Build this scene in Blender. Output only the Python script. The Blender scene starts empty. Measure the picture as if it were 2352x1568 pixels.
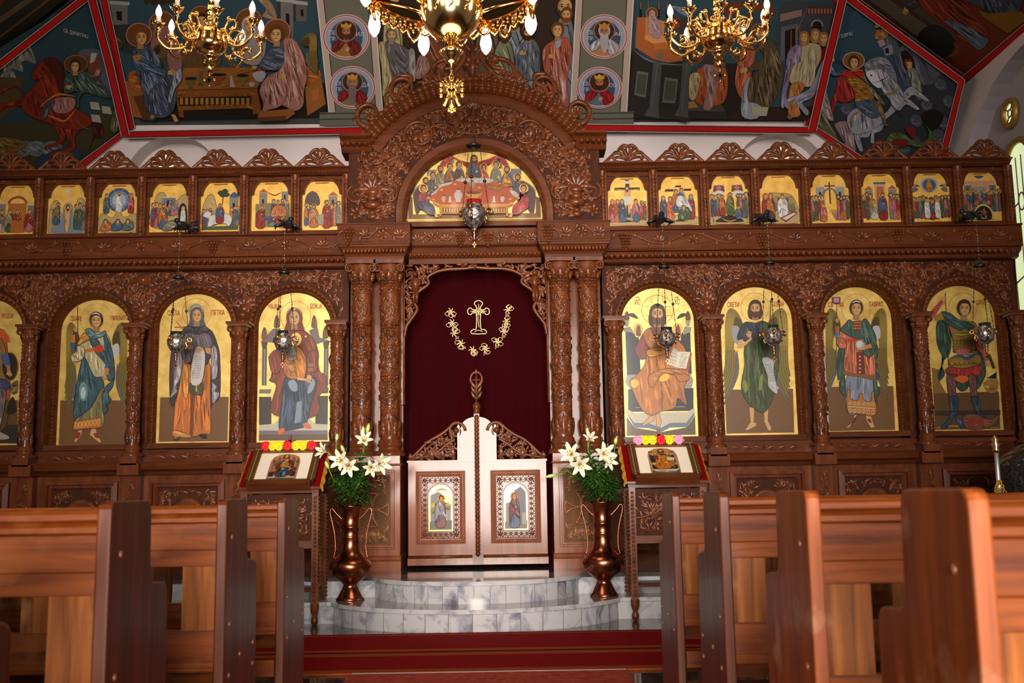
import bpy, math, random
from mathutils import Vector, Matrix
import numpy as np
PI = math.pi
sc = bpy.context.scene
COL = sc.collection

# ------------------------------------------------------------------ camera
FPX, YAW, PITCH, ROLL = 2400.0, 0.00754524, 0.14553555, -0.01566051
CAM = Vector((0.2688, 0.0, 1.0))
_F = Vector((math.sin(YAW) * math.cos(PITCH), math.cos(YAW) * math.cos(PITCH), math.sin(PITCH)))
_R0 = Vector((math.cos(YAW), -math.sin(YAW), 0))
_U0 = _R0.cross(_F)
_R = math.cos(ROLL) * _R0 + math.sin(ROLL) * _U0
_U = -math.sin(ROLL) * _R0 + math.cos(ROLL) * _U0
cam_d = bpy.data.cameras.new('camera')
cam = bpy.data.objects.new('camera', cam_d)
COL.objects.link(cam)
cam.matrix_world = Matrix(((_R.x, _U.x, -_F.x, CAM.x), (_R.y, _U.y, -_F.y, CAM.y), (_R.z, _U.z, -_F.z, CAM.z), (0, 0, 0, 1)))
cam_d.sensor_width = 36.0
cam_d.lens = FPX * 36.0 / 2352.0
cam_d.clip_start = 0.05
cam_d.dof.use_dof = True
cam_d.dof.focus_distance = 10.0
cam_d.dof.aperture_fstop = 5.0
sc.camera = cam

# ------------------------------------------------------------------ world, daylight, exposure
sc.view_settings.view_transform = 'Standard'
sc.view_settings.look = 'None'
sc.view_settings.gamma = 1.0
sc.view_settings.exposure = -0.12
sc.view_settings.use_curve_mapping = False
w = bpy.data.worlds.new('sky'); sc.world = w; w.use_nodes = True
w.node_tree.nodes['Background'].inputs[0].default_value = (0.75, 0.85, 1.0, 1)
w.node_tree.nodes['Background'].inputs[1].default_value = 1.0
sc.cycles.use_denoising = True
sc.cycles.max_bounces = 8
sc.cycles.diffuse_bounces = 4
sc.cycles.glossy_bounces = 4
sc.cycles.sample_clamp_indirect = 6.0
sc.cycles.caustics_reflective = False
sc.cycles.caustics_refractive = False

def area_light(name, loc, target, sx, sy, power, color, spread=PI):
 l = bpy.data.lights.new(name, 'AREA'); l.shape = 'RECTANGLE'; l.size = sx; l.size_y = sy
 l.energy = power; l.color = color; l.spread = spread
 o = bpy.data.objects.new(name, l); COL.objects.link(o); o.location = loc
 o.rotation_euler = (Vector(target) - Vector(loc)).to_track_quat('-Z', 'Y').to_euler()
 return o
ENTRY_Y = -5.0
# daylight through the open entrance doors and the glazed wall round them, behind the pews
area_light('entrance_daylight', (0.1, ENTRY_Y + 0.05, 2.45), (0.1, 10, 2.3), 6.0, 4.7, 300, (1.0, 0.91, 0.82), PI * 0.25)

def ray(px, py):
 return _F + _R * ((px - 1176) / FPX) - _U * ((py - 784) / FPX)
def W(px, py, y):
 d = ray(px, py); t = (y - CAM.y) / d.y
 return (CAM.x + d.x * t, CAM.z + d.z * t)
def WP(px, py, y):
 a = W(px, py, y); return Vector((a[0], y, a[1]))
def WX(px, py, X):
 d = ray(px, py); t = (X - CAM.x) / d.x
 return CAM + d * t
def WPL(px, py, p0, n):
 d = ray(px, py); t = (p0 - CAM).dot(n) / d.dot(n)
 return CAM + d * t
# ------------------------------------------------------------------ colours and materials
def s2l(c):
 c = c / 255.0
 return c / 12.92 if c <= 0.04045 else ((c + 0.055) / 1.055) ** 2.4
def rgb(r, g, b): return (s2l(r), s2l(g), s2l(b), 1.0)

def new_mat(name):
 m = bpy.data.materials.new(name); m.use_nodes = True
 nt = m.node_tree; b = nt.nodes['Principled BSDF']
 return m, nt, b
def simple(name, col, rough=0.5, metal=0.0, coat=0.0, spec=None, bump=0.0, bscale=40.0, sheen=0.0):
 m, nt, b = new_mat(name)
 b.inputs['Base Color'].default_value = col; b.inputs['Roughness'].default_value = rough
 b.inputs['Metallic'].default_value = metal; b.inputs['Coat Weight'].default_value = coat
 b.inputs['Coat Roughness'].default_value = 0.12
 if spec is not None: b.inputs['Specular IOR Level'].default_value = spec
 if sheen: b.inputs['Sheen Weight'].default_value = sheen
 if bump:
  tc = nt.nodes.new('ShaderNodeTexCoord'); n = nt.nodes.new('ShaderNodeTexNoise'); bp = nt.nodes.new('ShaderNodeBump')
  n.inputs['Scale'].default_value = bscale; n.inputs['Detail'].default_value = 4
  bp.inputs['Strength'].default_value = bump; bp.inputs['Distance'].default_value = 0.01
  nt.links.new(tc.outputs['Object'], n.inputs['Vector']); nt.links.new(n.outputs['Fac'], bp.inputs['Height'])
  nt.links.new(bp.outputs['Normal'], b.inputs['Normal'])
 return m
def emis(name, col, st):
 m, nt, b = new_mat(name)
 b.inputs['Base Color'].default_value = col
 b.inputs['Emission Color'].default_value = col; b.inputs['Emission Strength'].default_value = st
 return m
def wood(name, c0, c1, rough=0.32, scale=(3, 3, 22), coat=0.35, bump=0.15, wear=None, spec=0.5):
 """grain stretched along one axis; scale is per axis"""
 m, nt, b = new_mat(name); N = nt.nodes; L = nt.links
 tc = N.new('ShaderNodeTexCoord'); mp = N.new('ShaderNodeMapping'); mp.inputs['Scale'].default_value = scale
 n = N.new('ShaderNodeTexNoise'); n.inputs['Scale'].default_value = 1.6; n.inputs['Detail'].default_value = 6; n.inputs['Roughness'].default_value = 0.6
 n.inputs['Distortion'].default_value = 0.6
 r = N.new('ShaderNodeValToRGB'); r.color_ramp.elements[0].color = c0; r.color_ramp.elements[1].color = c1
 r.color_ramp.elements[0].position = 0.3; r.color_ramp.elements[1].position = 0.72
 L.new(tc.outputs['Object'], mp.inputs['Vector']); L.new(mp.outputs['Vector'], n.inputs['Vector']); L.new(n.outputs['Fac'], r.inputs['Fac'])
 out = r.outputs['Color']
 if wear:
  n2 = N.new('ShaderNodeTexNoise'); n2.inputs['Scale'].default_value = 5.0; n2.inputs['Detail'].default_value = 5
  L.new(tc.outputs['Object'], n2.inputs['Vector'])
  r2 = N.new('ShaderNodeValToRGB'); r2.color_ramp.elements[0].position = 0.56; r2.color_ramp.elements[1].position = 0.70
  mx = N.new('ShaderNodeMix'); mx.data_type = 'RGBA'
  L.new(n2.outputs['Fac'], r2.inputs['Fac']); L.new(r2.outputs['Color'], mx.inputs['Factor'])
  L.new(out, mx.inputs[6]); mx.inputs[7].default_value = wear; out = mx.outputs[2]
 L.new(out, b.inputs['Base Color']); b.inputs['Specular IOR Level'].default_value = spec
 b.inputs['Roughness'].default_value = rough; b.inputs['Coat Weight'].default_value = coat; b.inputs['Coat Roughness'].default_value = 0.13
 bp = N.new('ShaderNodeBump'); bp.inputs['Strength'].default_value = bump; bp.inputs['Distance'].default_value = 0.004
 L.new(n.outputs['Fac'], bp.inputs['Height']); L.new(bp.outputs['Normal'], b.inputs['Normal'])
 return m
def paint_mat(name, rough=0.45, coat=0.0, lo=0.62):
 m, nt, b = new_mat(name)
 a = nt.nodes.new('ShaderNodeAttribute'); a.attribute_name = 'Col'
 tc = nt.nodes.new('ShaderNodeTexCoord'); n = nt.nodes.new('ShaderNodeTexNoise'); n.inputs['Scale'].default_value = 60; n.inputs['Detail'].default_value = 3
 mr = nt.nodes.new('ShaderNodeMapRange'); mr.inputs['To Min'].default_value = lo; mr.inputs['To Max'].default_value = lo + .35
 mx = nt.nodes.new('ShaderNodeMix'); mx.data_type = 'RGBA'; mx.blend_type = 'MULTIPLY'; mx.inputs['Factor'].default_value = 1
 nt.links.new(tc.outputs['Object'], n.inputs['Vector']); nt.links.new(n.outputs['Fac'], mr.inputs['Value'])
 nt.links.new(a.outputs['Color'], mx.inputs[6]); nt.links.new(mr.outputs['Result'], mx.inputs[7])
 nt.links.new(mx.outputs[2], b.inputs['Base Color'])
 b.inputs['Roughness'].default_value = rough; b.inputs['Coat Weight'].default_value = coat; b.inputs['Coat Roughness'].default_value = 0.08
 b.inputs['Specular IOR Level'].default_value = 0.3
 return m
def mottled(name, c0, c1, scale, rough, metal=0.0, coat=0.0, p0=0.35, p1=0.7, bump=0.0, detail=5, bscale=None):
 m, nt, b = new_mat(name)
 tc = nt.nodes.new('ShaderNodeTexCoord'); n = nt.nodes.new('ShaderNodeTexNoise'); n.inputs['Scale'].default_value = scale; n.inputs['Detail'].default_value = detail
 r = nt.nodes.new('ShaderNodeValToRGB'); r.color_ramp.elements[0].color = c0; r.color_ramp.elements[1].color = c1
 r.color_ramp.elements[0].position = p0; r.color_ramp.elements[1].position = p1
 nt.links.new(tc.outputs['Object'],n.inputs['Vector']); nt.links.new(n.outputs['Fac'],r.inputs['Fac']); nt.links.new(r.outputs['Color'],b.inputs['Base Color'])
 b.inputs['Roughness'].default_value = rough; b.inputs['Metallic'].default_value = metal; b.inputs['Coat Weight'].default_value = coat
 if bump:
  n2 = nt.nodes.new('ShaderNodeTexVoronoi'); n2.inputs['Scale'].default_value = bscale or scale * 4
  bp = nt.nodes.new('ShaderNodeBump'); bp.inputs['Strength'].default_value = bump; bp.inputs['Distance'].default_value = 0.004
  nt.links.new(tc.outputs['Object'],n2.inputs['Vector']); nt.links.new(n2.outputs['Distance'],bp.inputs['Height']); nt.links.new(bp.outputs['Normal'],b.inputs['Normal'])
 return m

M = {}
M['carved'] = wood('carved walnut', rgb(66, 30, 13), rgb(118, 61, 29), rough=0.38, scale=(6, 6, 6), coat=0.22, bump=0.2, spec=0.18)
M['flat'] = wood('varnished walnut', rgb(78, 37, 18), rgb(116, 61, 33), rough=0.4, scale=(9, 9, 1.2), coat=0.26, bump=0.05, spec=0.06)
M['flath'] = wood('varnished walnut across', rgb(70, 33, 16), rgb(104, 54, 29), rough=0.4, scale=(1.2, 9, 9), coat=0.2, bump=0.05, spec=0.06)
M['door'] = wood('walnut with painted sheen', rgb(112, 60, 38), rgb(146, 86, 58), rough=0.42, scale=(9, 9, 1.2), coat=0.4, bump=0.03, spec=0.1)  # base colour paled to stand in for reflected entrance light
M['ground'] = wood('carving ground', rgb(44, 19, 8), rgb(76, 36, 17), rough=0.6, scale=(6, 6, 2), coat=0.0, bump=0.1, spec=0.12)  # relief ground darkened, recess shade put into the base colour
M['groundl'] = wood('light carving ground', rgb(78, 50, 28), rgb(116, 78, 46), rough=0.6, scale=(6, 6, 2), coat=0.0, bump=0.1, spec=0.12)
M['lightcarve'] = wood('pale carved walnut', rgb(104, 62, 36), rgb(158, 104, 66), rough=0.4, scale=(6, 6, 6), coat=0.2, bump=0.1, spec=0.2)
M['matte'] = wood('oiled walnut', rgb(80, 35, 17), rgb(112, 54, 29), rough=0.5, scale=(9, 9, 1.2), coat=0.0, bump=0.06, spec=0.25)
M['pew'] = wood('pew wood', rgb(94, 44, 10), rgb(184, 104, 38), rough=0.42, scale=(18, 18, 1.0), coat=0.06, bump=0.12, wear=rgb(176, 118, 62), spec=0.2)
M['pewdark'] = wood('pew end wood', rgb(56, 22, 8), rgb(124, 56, 20), rough=0.40, scale=(14, 14, 0.8), coat=0.08, bump=0.10, spec=0.35)  # darker pew tone, shade of the aisle faces put into the colour
M['pewh'] = wood('pew rail wood', rgb(82, 32, 8), rgb(160, 80, 26), rough=0.42, scale=(1.1, 16, 16), coat=0.06, bump=0.10, wear=rgb(156, 88, 40), spec=0.2)
M['pewwornlit'] = wood('lit worn pew end wood',rgb(122,54,16),rgb(190,98,40),rough=0.42,scale=(12,12,0.9),coat=0.06,bump=0.10,wear=rgb(206,150,112),spec=0.35)  # worn patches are real wear; brighter base paints in the light on these ends
M['paint'] = paint_mat('icon paint', 0.4, 0.25)
M['mural'] = paint_mat('mural paint', 0.75, 0.0, 0.72)
M['goldleaf'] = mottled('gold leaf', rgb(188, 150, 66), rgb(220, 188, 104), 9, 0.36, metal=0.25, coat=0.2)
M['goldflat'] = mottled('gold ground', rgb(214, 162, 66), rgb(238, 190, 92), 14, 0.34, metal=0.15, coat=0.3)
M['brass'] = simple('polished gilt brass', (0.93, 0.56, 0.20, 1), 0.16, 1.0)
M['brassc'] = simple('pale gilt brass', (0.95, 0.68, 0.30, 1), 0.14, 1.0)
M['copper'] = mottled('beaten copper', (0.34, 0.10, 0.05, 1), (0.48, 0.16, 0.085, 1), 7, 0.26, metal=1.0)
M['silver'] = mottled('chased silver', (0.16, 0.14, 0.14, 1), (0.66, 0.60, 0.58, 1), 34, 0.34, metal=0.85, p0=.42, p1=.6, bump=1.0, bscale=45)
M['chrome'] = simple('bright steel', (0.86, 0.85, 0.87, 1), 0.3, 0.8)
M['darkmetal'] = simple('dark bronze', (0.05, 0.045, 0.035, 1), 0.4, 0.8)
M['redglass'] = simple('red glass', (0.30, 0.01, 0.012, 1), 0.08, 0.0, coat=0.5)
M['darkglass'] = simple('dark green glass', (0.012, 0.022, 0.015, 1), 0.08, 0.0, coat=0.5)
M['plaster'] = simple('white plaster', rgb(206, 194, 194), 0.9, bump=0.05, bscale=30)
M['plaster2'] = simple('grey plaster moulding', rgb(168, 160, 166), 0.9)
M['candle'] = simple('candle sleeve', rgb(236, 214, 206), 0.5)
M['bulb'] = emis('lit bulb', (1.0, 0.80, 0.52, 1), 28.0)
M['velvet'] = simple('crimson velvet', rgb(46, 2, 6), 1.0, spec=0.05, sheen=0.03, bump=0.05, bscale=90)
M['gilt_thread'] = simple('gold thread', rgb(226, 196, 140), 0.5, 0.2)
M['dove'] = simple('dark bronze dove', rgb(34, 38, 44), 0.35, 0.3, coat=0.3)
M['petal'] = mottled('lily petal', rgb(222, 220, 180), rgb(242, 240, 222), 20, 0.5)
M['bud'] = simple('green bud', rgb(188, 208, 118), 0.5)
M['stem'] = simple('stem green', rgb(118, 150, 60), 0.5)
M['leaf'] = mottled('leaf green', rgb(44, 92, 30), rgb(98, 148, 62), 12, 0.4)
M['anther'] = simple('anther', rgb(190, 120, 40), 0.6)
M['redleaf'] = simple('dark red leaf', rgb(92, 24, 26), 0.5)
M['fred'] = simple('red petals', rgb(232, 16, 30), 0.6)
M['fpink'] = simple('pink petals', rgb(240, 150, 190), 0.6)
M['fyel'] = simple('yellow petals', rgb(252, 214, 16), 0.6)
M['redcloth'] = simple('red velvet cloth', rgb(112, 4, 8), 1.0, spec=0.05)
M['goldcloth'] = mottled('gold brocade', rgb(196, 128, 34), rgb(232, 172, 62), 40, 0.5, metal=0.2)
M['mat_board'] = simple('cream mat board', rgb(228, 214, 196), 0.7)
M['blackgranite'] = mottled('black granite', (0.008, 0.008, 0.009, 1), (0.05, 0.05, 0.05, 1), 60, 0.08, coat=0.5)
M['chain'] = simple('yellow chain', rgb(206, 158, 30), 0.35, 0.5)
M['bolt'] = simple('wood plug', rgb(140, 84, 56), 0.3, coat=0.4)
M['winframe'] = simple('gilt window frame', rgb(176, 132, 62), 0.4, 0.5)
M['winglass'] = emis('daylit leaded glass', (0.70, 0.82, 0.46, 1), 0.95)
M['winlead'] = simple('window lead', rgb(120, 96, 92), 0.6)

def marble(name, tiles=0, rough=0.12, center=None):
 m, nt, b = new_mat(name); N = nt.nodes; L = nt.links
 g = N.new('ShaderNodeTexCoord'); src = g.outputs['Object']
 add = N.new('ShaderNodeVectorMath'); add.operation = 'ADD'
 L.new(src, add.inputs[0])
 fac = None
 if tiles:
  sp = N.new('ShaderNodeSeparateXYZ'); L.new(src, sp.inputs[0])
  at = N.new('ShaderNodeMath'); at.operation = 'ARCTAN2'; L.new(sp.outputs['X'], at.inputs[0]); L.new(sp.outputs['Y'], at.inputs[1])
  mu = N.new('ShaderNodeMath'); mu.operation = 'MULTIPLY'; mu.inputs[1].default_value = tiles / (2 * PI); L.new(at.outputs[0], mu.inputs[0])
  fl = N.new('ShaderNodeMath'); fl.operation = 'FLOOR'; L.new(mu.outputs[0], fl.inputs[0])
  wn = N.new('ShaderNodeTexWhiteNoise'); wn.noise_dimensions = '1D'; L.new(fl.outputs[0], wn.inputs['W'])
  sc_ = N.new('ShaderNodeVectorMath'); sc_.operation = 'SCALE'; sc_.inputs['Scale'].default_value = 20; L.new(wn.outputs['Color'], sc_.inputs[0])
  L.new(sc_.outputs[0], add.inputs[1])
  fr = N.new('ShaderNodeMath'); fr.operation = 'FRACT'; L.new(mu.outputs[0], fr.inputs[0])
  lt = N.new('ShaderNodeMath'); lt.operation = 'LESS_THAN'; lt.inputs[1].default_value = 0.03; L.new(fr.outputs[0], lt.inputs[0]); fac = lt.outputs[0]
 n = N.new('ShaderNodeTexNoise'); n.inputs['Scale'].default_value = 3.2; n.inputs['Detail'].default_value = 8; n.inputs['Distortion'].default_value = 1.6; n.inputs['Roughness'].default_value = 0.62
 L.new(add.outputs[0], n.inputs['Vector'])
 r = N.new('ShaderNodeValToRGB'); e = r.color_ramp.elements
 e[0].color = rgb(100, 100, 112); e[0].position = 0.30; e[1].color = rgb(196, 193, 194); e[1].position = 0.52
 x = e.new(0.42); x.color = rgb(158, 158, 166)
 L.new(n.outputs['Fac'], r.inputs['Fac']); out = r.outputs['Color']
 if fac:
  mx = N.new('ShaderNodeMix'); mx.data_type = 'RGBA'; L.new(fac,mx.inputs['Factor']); L.new(out,mx.inputs[6]); mx.inputs[7].default_value = rgb(120,116,118); out = mx.outputs[2]
 L.new(out, b.inputs['Base Color']); b.inputs['Roughness'].default_value = rough
 return m
M['marble'] = marble('white veined marble')
M['marble_t'] = marble('marble riser tiles', tiles=44)
M['granite'] = mottled('polished dark floor', rgb(52, 48, 48), rgb(96, 92, 92), 9, 0.06)

def carpet(name):
 m, nt, b = new_mat(name); N = nt.nodes; L = nt.links
 tc = N.new('ShaderNodeTexCoord'); sp = N.new('ShaderNodeSeparateXYZ'); L.new(tc.outputs['Object'], sp.inputs[0])
 n = N.new('ShaderNodeTexNoise'); n.inputs['Scale'].default_value = 60; n.inputs['Detail'].default_value = 6
 mpp = N.new('ShaderNodeMapping'); mpp.inputs['Scale'].default_value = (0.4,3,1); L.new(tc.outputs['Object'],mpp.inputs['Vector']); L.new(mpp.outputs['Vector'],n.inputs['Vector'])
 md = N.new('ShaderNodeMath'); md.operation = 'MULTIPLY_ADD'; md.inputs[1].default_value = 1.0; md.inputs[2].default_value = 0.0; L.new(sp.outputs['Y'],md.inputs[0])
 r = N.new('ShaderNodeValToRGB'); r.color_ramp.interpolation = 'CONSTANT'; e = r.color_ramp.elements
 red = rgb(140, 8, 14); gold = rgb(158, 74, 32); dk = rgb(96, 4, 12)
 stops = [(0.0, gold), (0.06, red), (0.36, gold), (0.43, dk), (0.47, gold), (0.53, red), (0.93, gold), (0.96, red)]
 e[0].position = 0; e[0].color = gold; e[1].position = 0.06; e[1].color = red
 for p, c in stops[2:]:
  q = e.new(p); q.color = c
 L.new(md.outputs[0], r.inputs['Fac'])
 mx = N.new('ShaderNodeMix'); mx.data_type = 'RGBA'; mx.blend_type = 'MULTIPLY'; mx.inputs['Factor'].default_value = 0.8
 L.new(r.outputs['Color'], mx.inputs[6]); 
 mr = N.new('ShaderNodeMapRange'); mr.inputs['To Min'].default_value = 0.4; mr.inputs['To Max'].default_value = 1.5; L.new(n.outputs['Fac'],mr.inputs['Value']); L.new(mr.outputs['Result'],mx.inputs[7])
 L.new(mx.outputs[2], b.inputs['Base Color']); b.inputs['Roughness'].default_value = 1.0; b.inputs['Specular IOR Level'].default_value = 0.1
 return m
M['carpet'] = carpet('red striped carpet')
M['carpet2'] = mottled('orange red carpet', rgb(150, 18, 14), rgb(196, 70, 30), 30, 0.95)

# ------------------------------------------------------------------ mesh builder
class MB:
 def __init__(s): s.v = []; s.f = []; s.m = []; s.s = []
 def add(s, vs, fs, mi=0, smooth=False):
  o = len(s.v); s.v.extend([tuple(p) for p in vs])
  for f in fs: s.f.append([i + o for i in f]); s.m.append(mi); s.s.append(smooth)
 def box(s, x0, x1, y0, y1, z0, z1, mi=0):
  s.add([(x0, y0, z0), (x1, y0, z0), (x1, y1, z0), (x0, y1, z0), (x0, y0, z1), (x1, y0, z1), (x1, y1, z1), (x0, y1, z1)],
              [(0, 3, 2, 1), (4, 5, 6, 7), (0, 1, 5, 4), (1, 2, 6, 5), (2, 3, 7, 6), (3, 0, 4, 7)], mi)
 def quadbox(s, q, y0, y1, mi=0):
  """q: four (x,z) corners"""
  s.prism(q, y0, y1, mi)
 def prism(s, poly, y0, y1, mi=0, back=True):
  n = len(poly)
  a = sum(poly[i][0] * poly[(i + 1) % n][1] - poly[(i + 1) % n][0] * poly[i][1] for i in range(n))
  if a < 0: poly = poly[::-1]
  vs = [(p[0], y0, p[1]) for p in poly] + [(p[0], y1, p[1]) for p in poly]
  fs = [list(range(n))] + [[i, i + n, (i + 1) % n + n, (i + 1) % n] for i in range(n)]
  if back: fs.append(list(range(2 * n - 1, n - 1, -1)))
  s.add(vs, fs, mi)
 def tube(s, pts, r, n=6, mi=0, closed=False, flat=1.0):
  pts = [Vector(p) for p in pts]; k = len(pts)
  if k < 2: return
  rr = r if isinstance(r, (list, tuple)) else [r] * k
  vs = []; up = None
  for i in range(k):
   if closed: t = pts[(i + 1) % k] - pts[i - 1]
   else: t = pts[min(i + 1, k - 1)] - pts[max(i - 1, 0)]
   if t.length < 1e-9: t = Vector((0, 0, 1))
   t.normalize()
   if up is None:
    up = Vector((0, 1, 0)) if abs(t.y) < 0.9 else Vector((1, 0, 0))
   u = up - t * up.dot(t)
   if u.length < 1e-6: u = t.orthogonal()
   u.normalize(); up = u; b = t.cross(u)
   for j in range(n):
    a = 2 * PI * j / n
    vs.append(pts[i] + (u * math.cos(a) * flat + b * math.sin(a)) * rr[i])
  fs = []
  for i in range(k if closed else k - 1):
   i2 = (i + 1) % k
   for j in range(n):
    fs.append((i * n + j, i * n + (j + 1) % n, i2 * n + (j + 1) % n, i2 * n + j))
  if not closed: fs.append(list(range(n - 1, -1, -1))); fs.append(list(range((k - 1) * n, k * n)))
  s.add(vs, fs, mi, True)
 def lathe(s, prof, c=(0, 0, 0), n=24, mi=0, smooth=True, axis='z', a0=0, a1=2 * PI):
  full = abs(a1 - a0 - 2 * PI) < 1e-6; m = n if full else n + 1
  vs = []
  for r, z in prof:
   for j in range(m):
    a = a0 + (a1 - a0) * j / n
    x, y = r * math.cos(a), r * math.sin(a)
    if axis == 'z': vs.append((c[0] + x, c[1] + y, c[2] + z))
    elif axis == 'y': vs.append((c[0] + x, c[1] + z, c[2] + y))
    else: vs.append((c[0] + z, c[1] + x, c[2] + y))
  fs = []
  for i in range(len(prof) - 1):
   for j in range(n if full else n):
    j2 = (j + 1) % m if full else j + 1
    f = (i * m + j, i * m + j2, (i + 1) * m + j2, (i + 1) * m + j)
    fs.append(f if axis != 'y' else f[::-1])
  s.add(vs, fs, mi, smooth)
 def ball(s, c, r, nu=8, nv=6, mi=0, sc_=(1, 1, 1)):
  vs = [(c[0], c[1], c[2] + r * sc_[2])]
  for i in range(1, nv):
   t = PI * i / nv
   for j in range(nu):
    a = 2 * PI * j / nu
    vs.append((c[0] + r * sc_[0] * math.sin(t) * math.cos(a), c[1] + r * sc_[1] * math.sin(t) * math.sin(a), c[2] + r * sc_[2] * math.cos(t)))
  vs.append((c[0], c[1], c[2] - r * sc_[2]))
  fs = [(0, 1 + j, 1 + (j + 1) % nu) for j in range(nu)]
  for i in range(nv - 2):
   for j in range(nu):
    fs.append((1 + i * nu + j, 1 + (i + 1) * nu + j, 1 + (i + 1) * nu + (j + 1) % nu, 1 + i * nu + (j + 1) % nu))
  l = len(vs) - 1; o = 1 + (nv - 2) * nu
  fs += [(l, o + (j + 1) % nu, o + j) for j in range(nu)]
  s.add(vs, fs, mi, True)
 def dome(s, c, r, h, n=7, mi=0, rings=2):
  """half ball on the y plane c.y, bulging to -y by h"""
  vs = [(c[0], c[1] - h, c[2])]
  for i in range(1, rings + 1):
   t = PI / 2 * i / rings
   for j in range(n):
    a = 2 * PI * j / n
    vs.append((c[0] + r * math.sin(t) * math.cos(a), c[1] - h * math.cos(t), c[2] + r * math.sin(t) * math.sin(a)))
  fs = [(0, 1 + j, 1 + (j + 1) % n) for j in range(n)]
  for i in range(rings - 1):
   for j in range(n): fs.append((1 + i * n + j, 1 + (i + 1) * n + j, 1 + (i + 1) * n + (j + 1) % n, 1 + i * n + (j + 1) % n))
  s.add(vs, fs, mi, True)
 def sweep(s, path, prof, mi=0, closed=False, smooth=False):
  """prof [(out, y)] swept along a path of (x,z); 'out' is to the left of travel"""
  k = len(path); n = len(prof); vs = []
  for i in range(k):
   p = path[i]
   a = path[i - 1] if (i > 0 or closed) else p; b = path[(i + 1) % k] if (i < k - 1 or closed) else p
   t1 = Vector((p[0] - a[0], p[1] - a[1])); t2 = Vector((b[0] - p[0], b[1] - p[1]))
   if t1.length < 1e-9: t1 = t2
   if t2.length < 1e-9: t2 = t1
   t1 = t1.normalized(); t2 = t2.normalized(); t = (t1 + t2)
   if t.length < 1e-6: t = t1
   t.normalize(); nrm = Vector((-t.y, t.x)); q = max(0.4, nrm.dot(Vector((-t1.y, t1.x))))
   for o, y in prof: vs.append((p[0] + nrm.x * o / q, y, p[1] + nrm.y * o / q))
  fs = []
  for i in range(k if closed else k - 1):
   i2 = (i + 1) % k
   for j in range(n - 1): fs.append((i * n + j, i * n + j + 1, i2 * n + j + 1, i2 * n + j))
  s.add(vs, fs, mi, smooth)
 def build(s, name, mats, parent=None, loc=None, rot=None, bevel=0, local=False):
  me = bpy.data.meshes.new(name)
  if not isinstance(mats, (list, tuple)): mats = [mats]
  off = Vector(loc) if loc is not None else None
  me.from_pydata(s.v, [], s.f)
  for m in mats: me.materials.append(m)
  me.polygons.foreach_set('material_index', s.m); me.polygons.foreach_set('use_smooth', s.s)
  me.update()
  o = bpy.data.objects.new(name, me); COL.objects.link(o)
  if parent is not None:
   o.parent = parent
   if not local: o.location = -wloc(parent)
  if off is not None: o.location = off
  if rot is not None: o.rotation_euler = rot
  if bevel:
   b = o.modifiers.new('edge', 'BEVEL'); b.width = bevel; b.segments = 2; b.limit_method = 'ANGLE'
  return o

def wloc(o):
 v = Vector((0, 0, 0))
 while o is not None: v += o.location; o = o.parent
 return v
def tag(o, label=None, cat=None, group=None, kind=None):
 if label: o['label'] = label
 if cat: o['category'] = cat
 if group: o['group'] = group
 if kind: o['kind'] = kind
 return o
def empty(name, loc=(0, 0, 0), rz=0.0):
 o = bpy.data.objects.new(name, None); COL.objects.link(o); o.location = loc; o.rotation_euler = (0, 0, rz); o.empty_display_size = 0.1
 return o
def copy_tree(o, parent=None, keep=True):
 c = o.copy(); COL.objects.link(c)
 if parent is not None: c.parent = parent
 for ch in [x for x in bpy.data.objects if x.parent == o]: copy_tree(ch, c)
 return c
def cr(pts, n=6, closed=False):
 """Catmull-Rom through 2D/3D points"""
 P = [np.array(p, float) for p in pts]; k = len(P); out = []
 for i in range(k if closed else k - 1):
  if closed: p0, p1, p2, p3 = P[i - 1], P[i], P[(i + 1) % k], P[(i + 2) % k]
  else: p0, p1, p2, p3 = P[max(i - 1, 0)], P[i], P[i + 1], P[min(i + 2, k - 1)]
  for j in range(n):
   t = j / n
   out.append(tuple(0.5 * ((2 * p1) + (p2 - p0) * t + (2 * p0 - 5 * p1 + 4 * p2 - p3) * t * t + (3 * p1 - p0 - 3 * p2 + p3) * t ** 3)))
 if not closed: out.append(tuple(P[-1]))
 return out
def arc(cx, cz, r, a0, a1, n, rz=None):
 rz = rz or r
 return [(cx + r * math.cos(a0 + (a1 - a0) * i / n), cz + rz * math.sin(a0 + (a1 - a0) * i / n)) for i in range(n + 1)]
def inpoly(p, poly):
 x, y = p; r = False; j = len(poly) - 1
 for i in range(len(poly)):
  xi, yi = poly[i][0], poly[i][1]; xj, yj = poly[j][0], poly[j][1]
  if (yi > y) != (yj > y) and x < (xj - xi) * (y - yi) / (yj - yi) + xi: r = not r
  j = i
 return r
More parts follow.
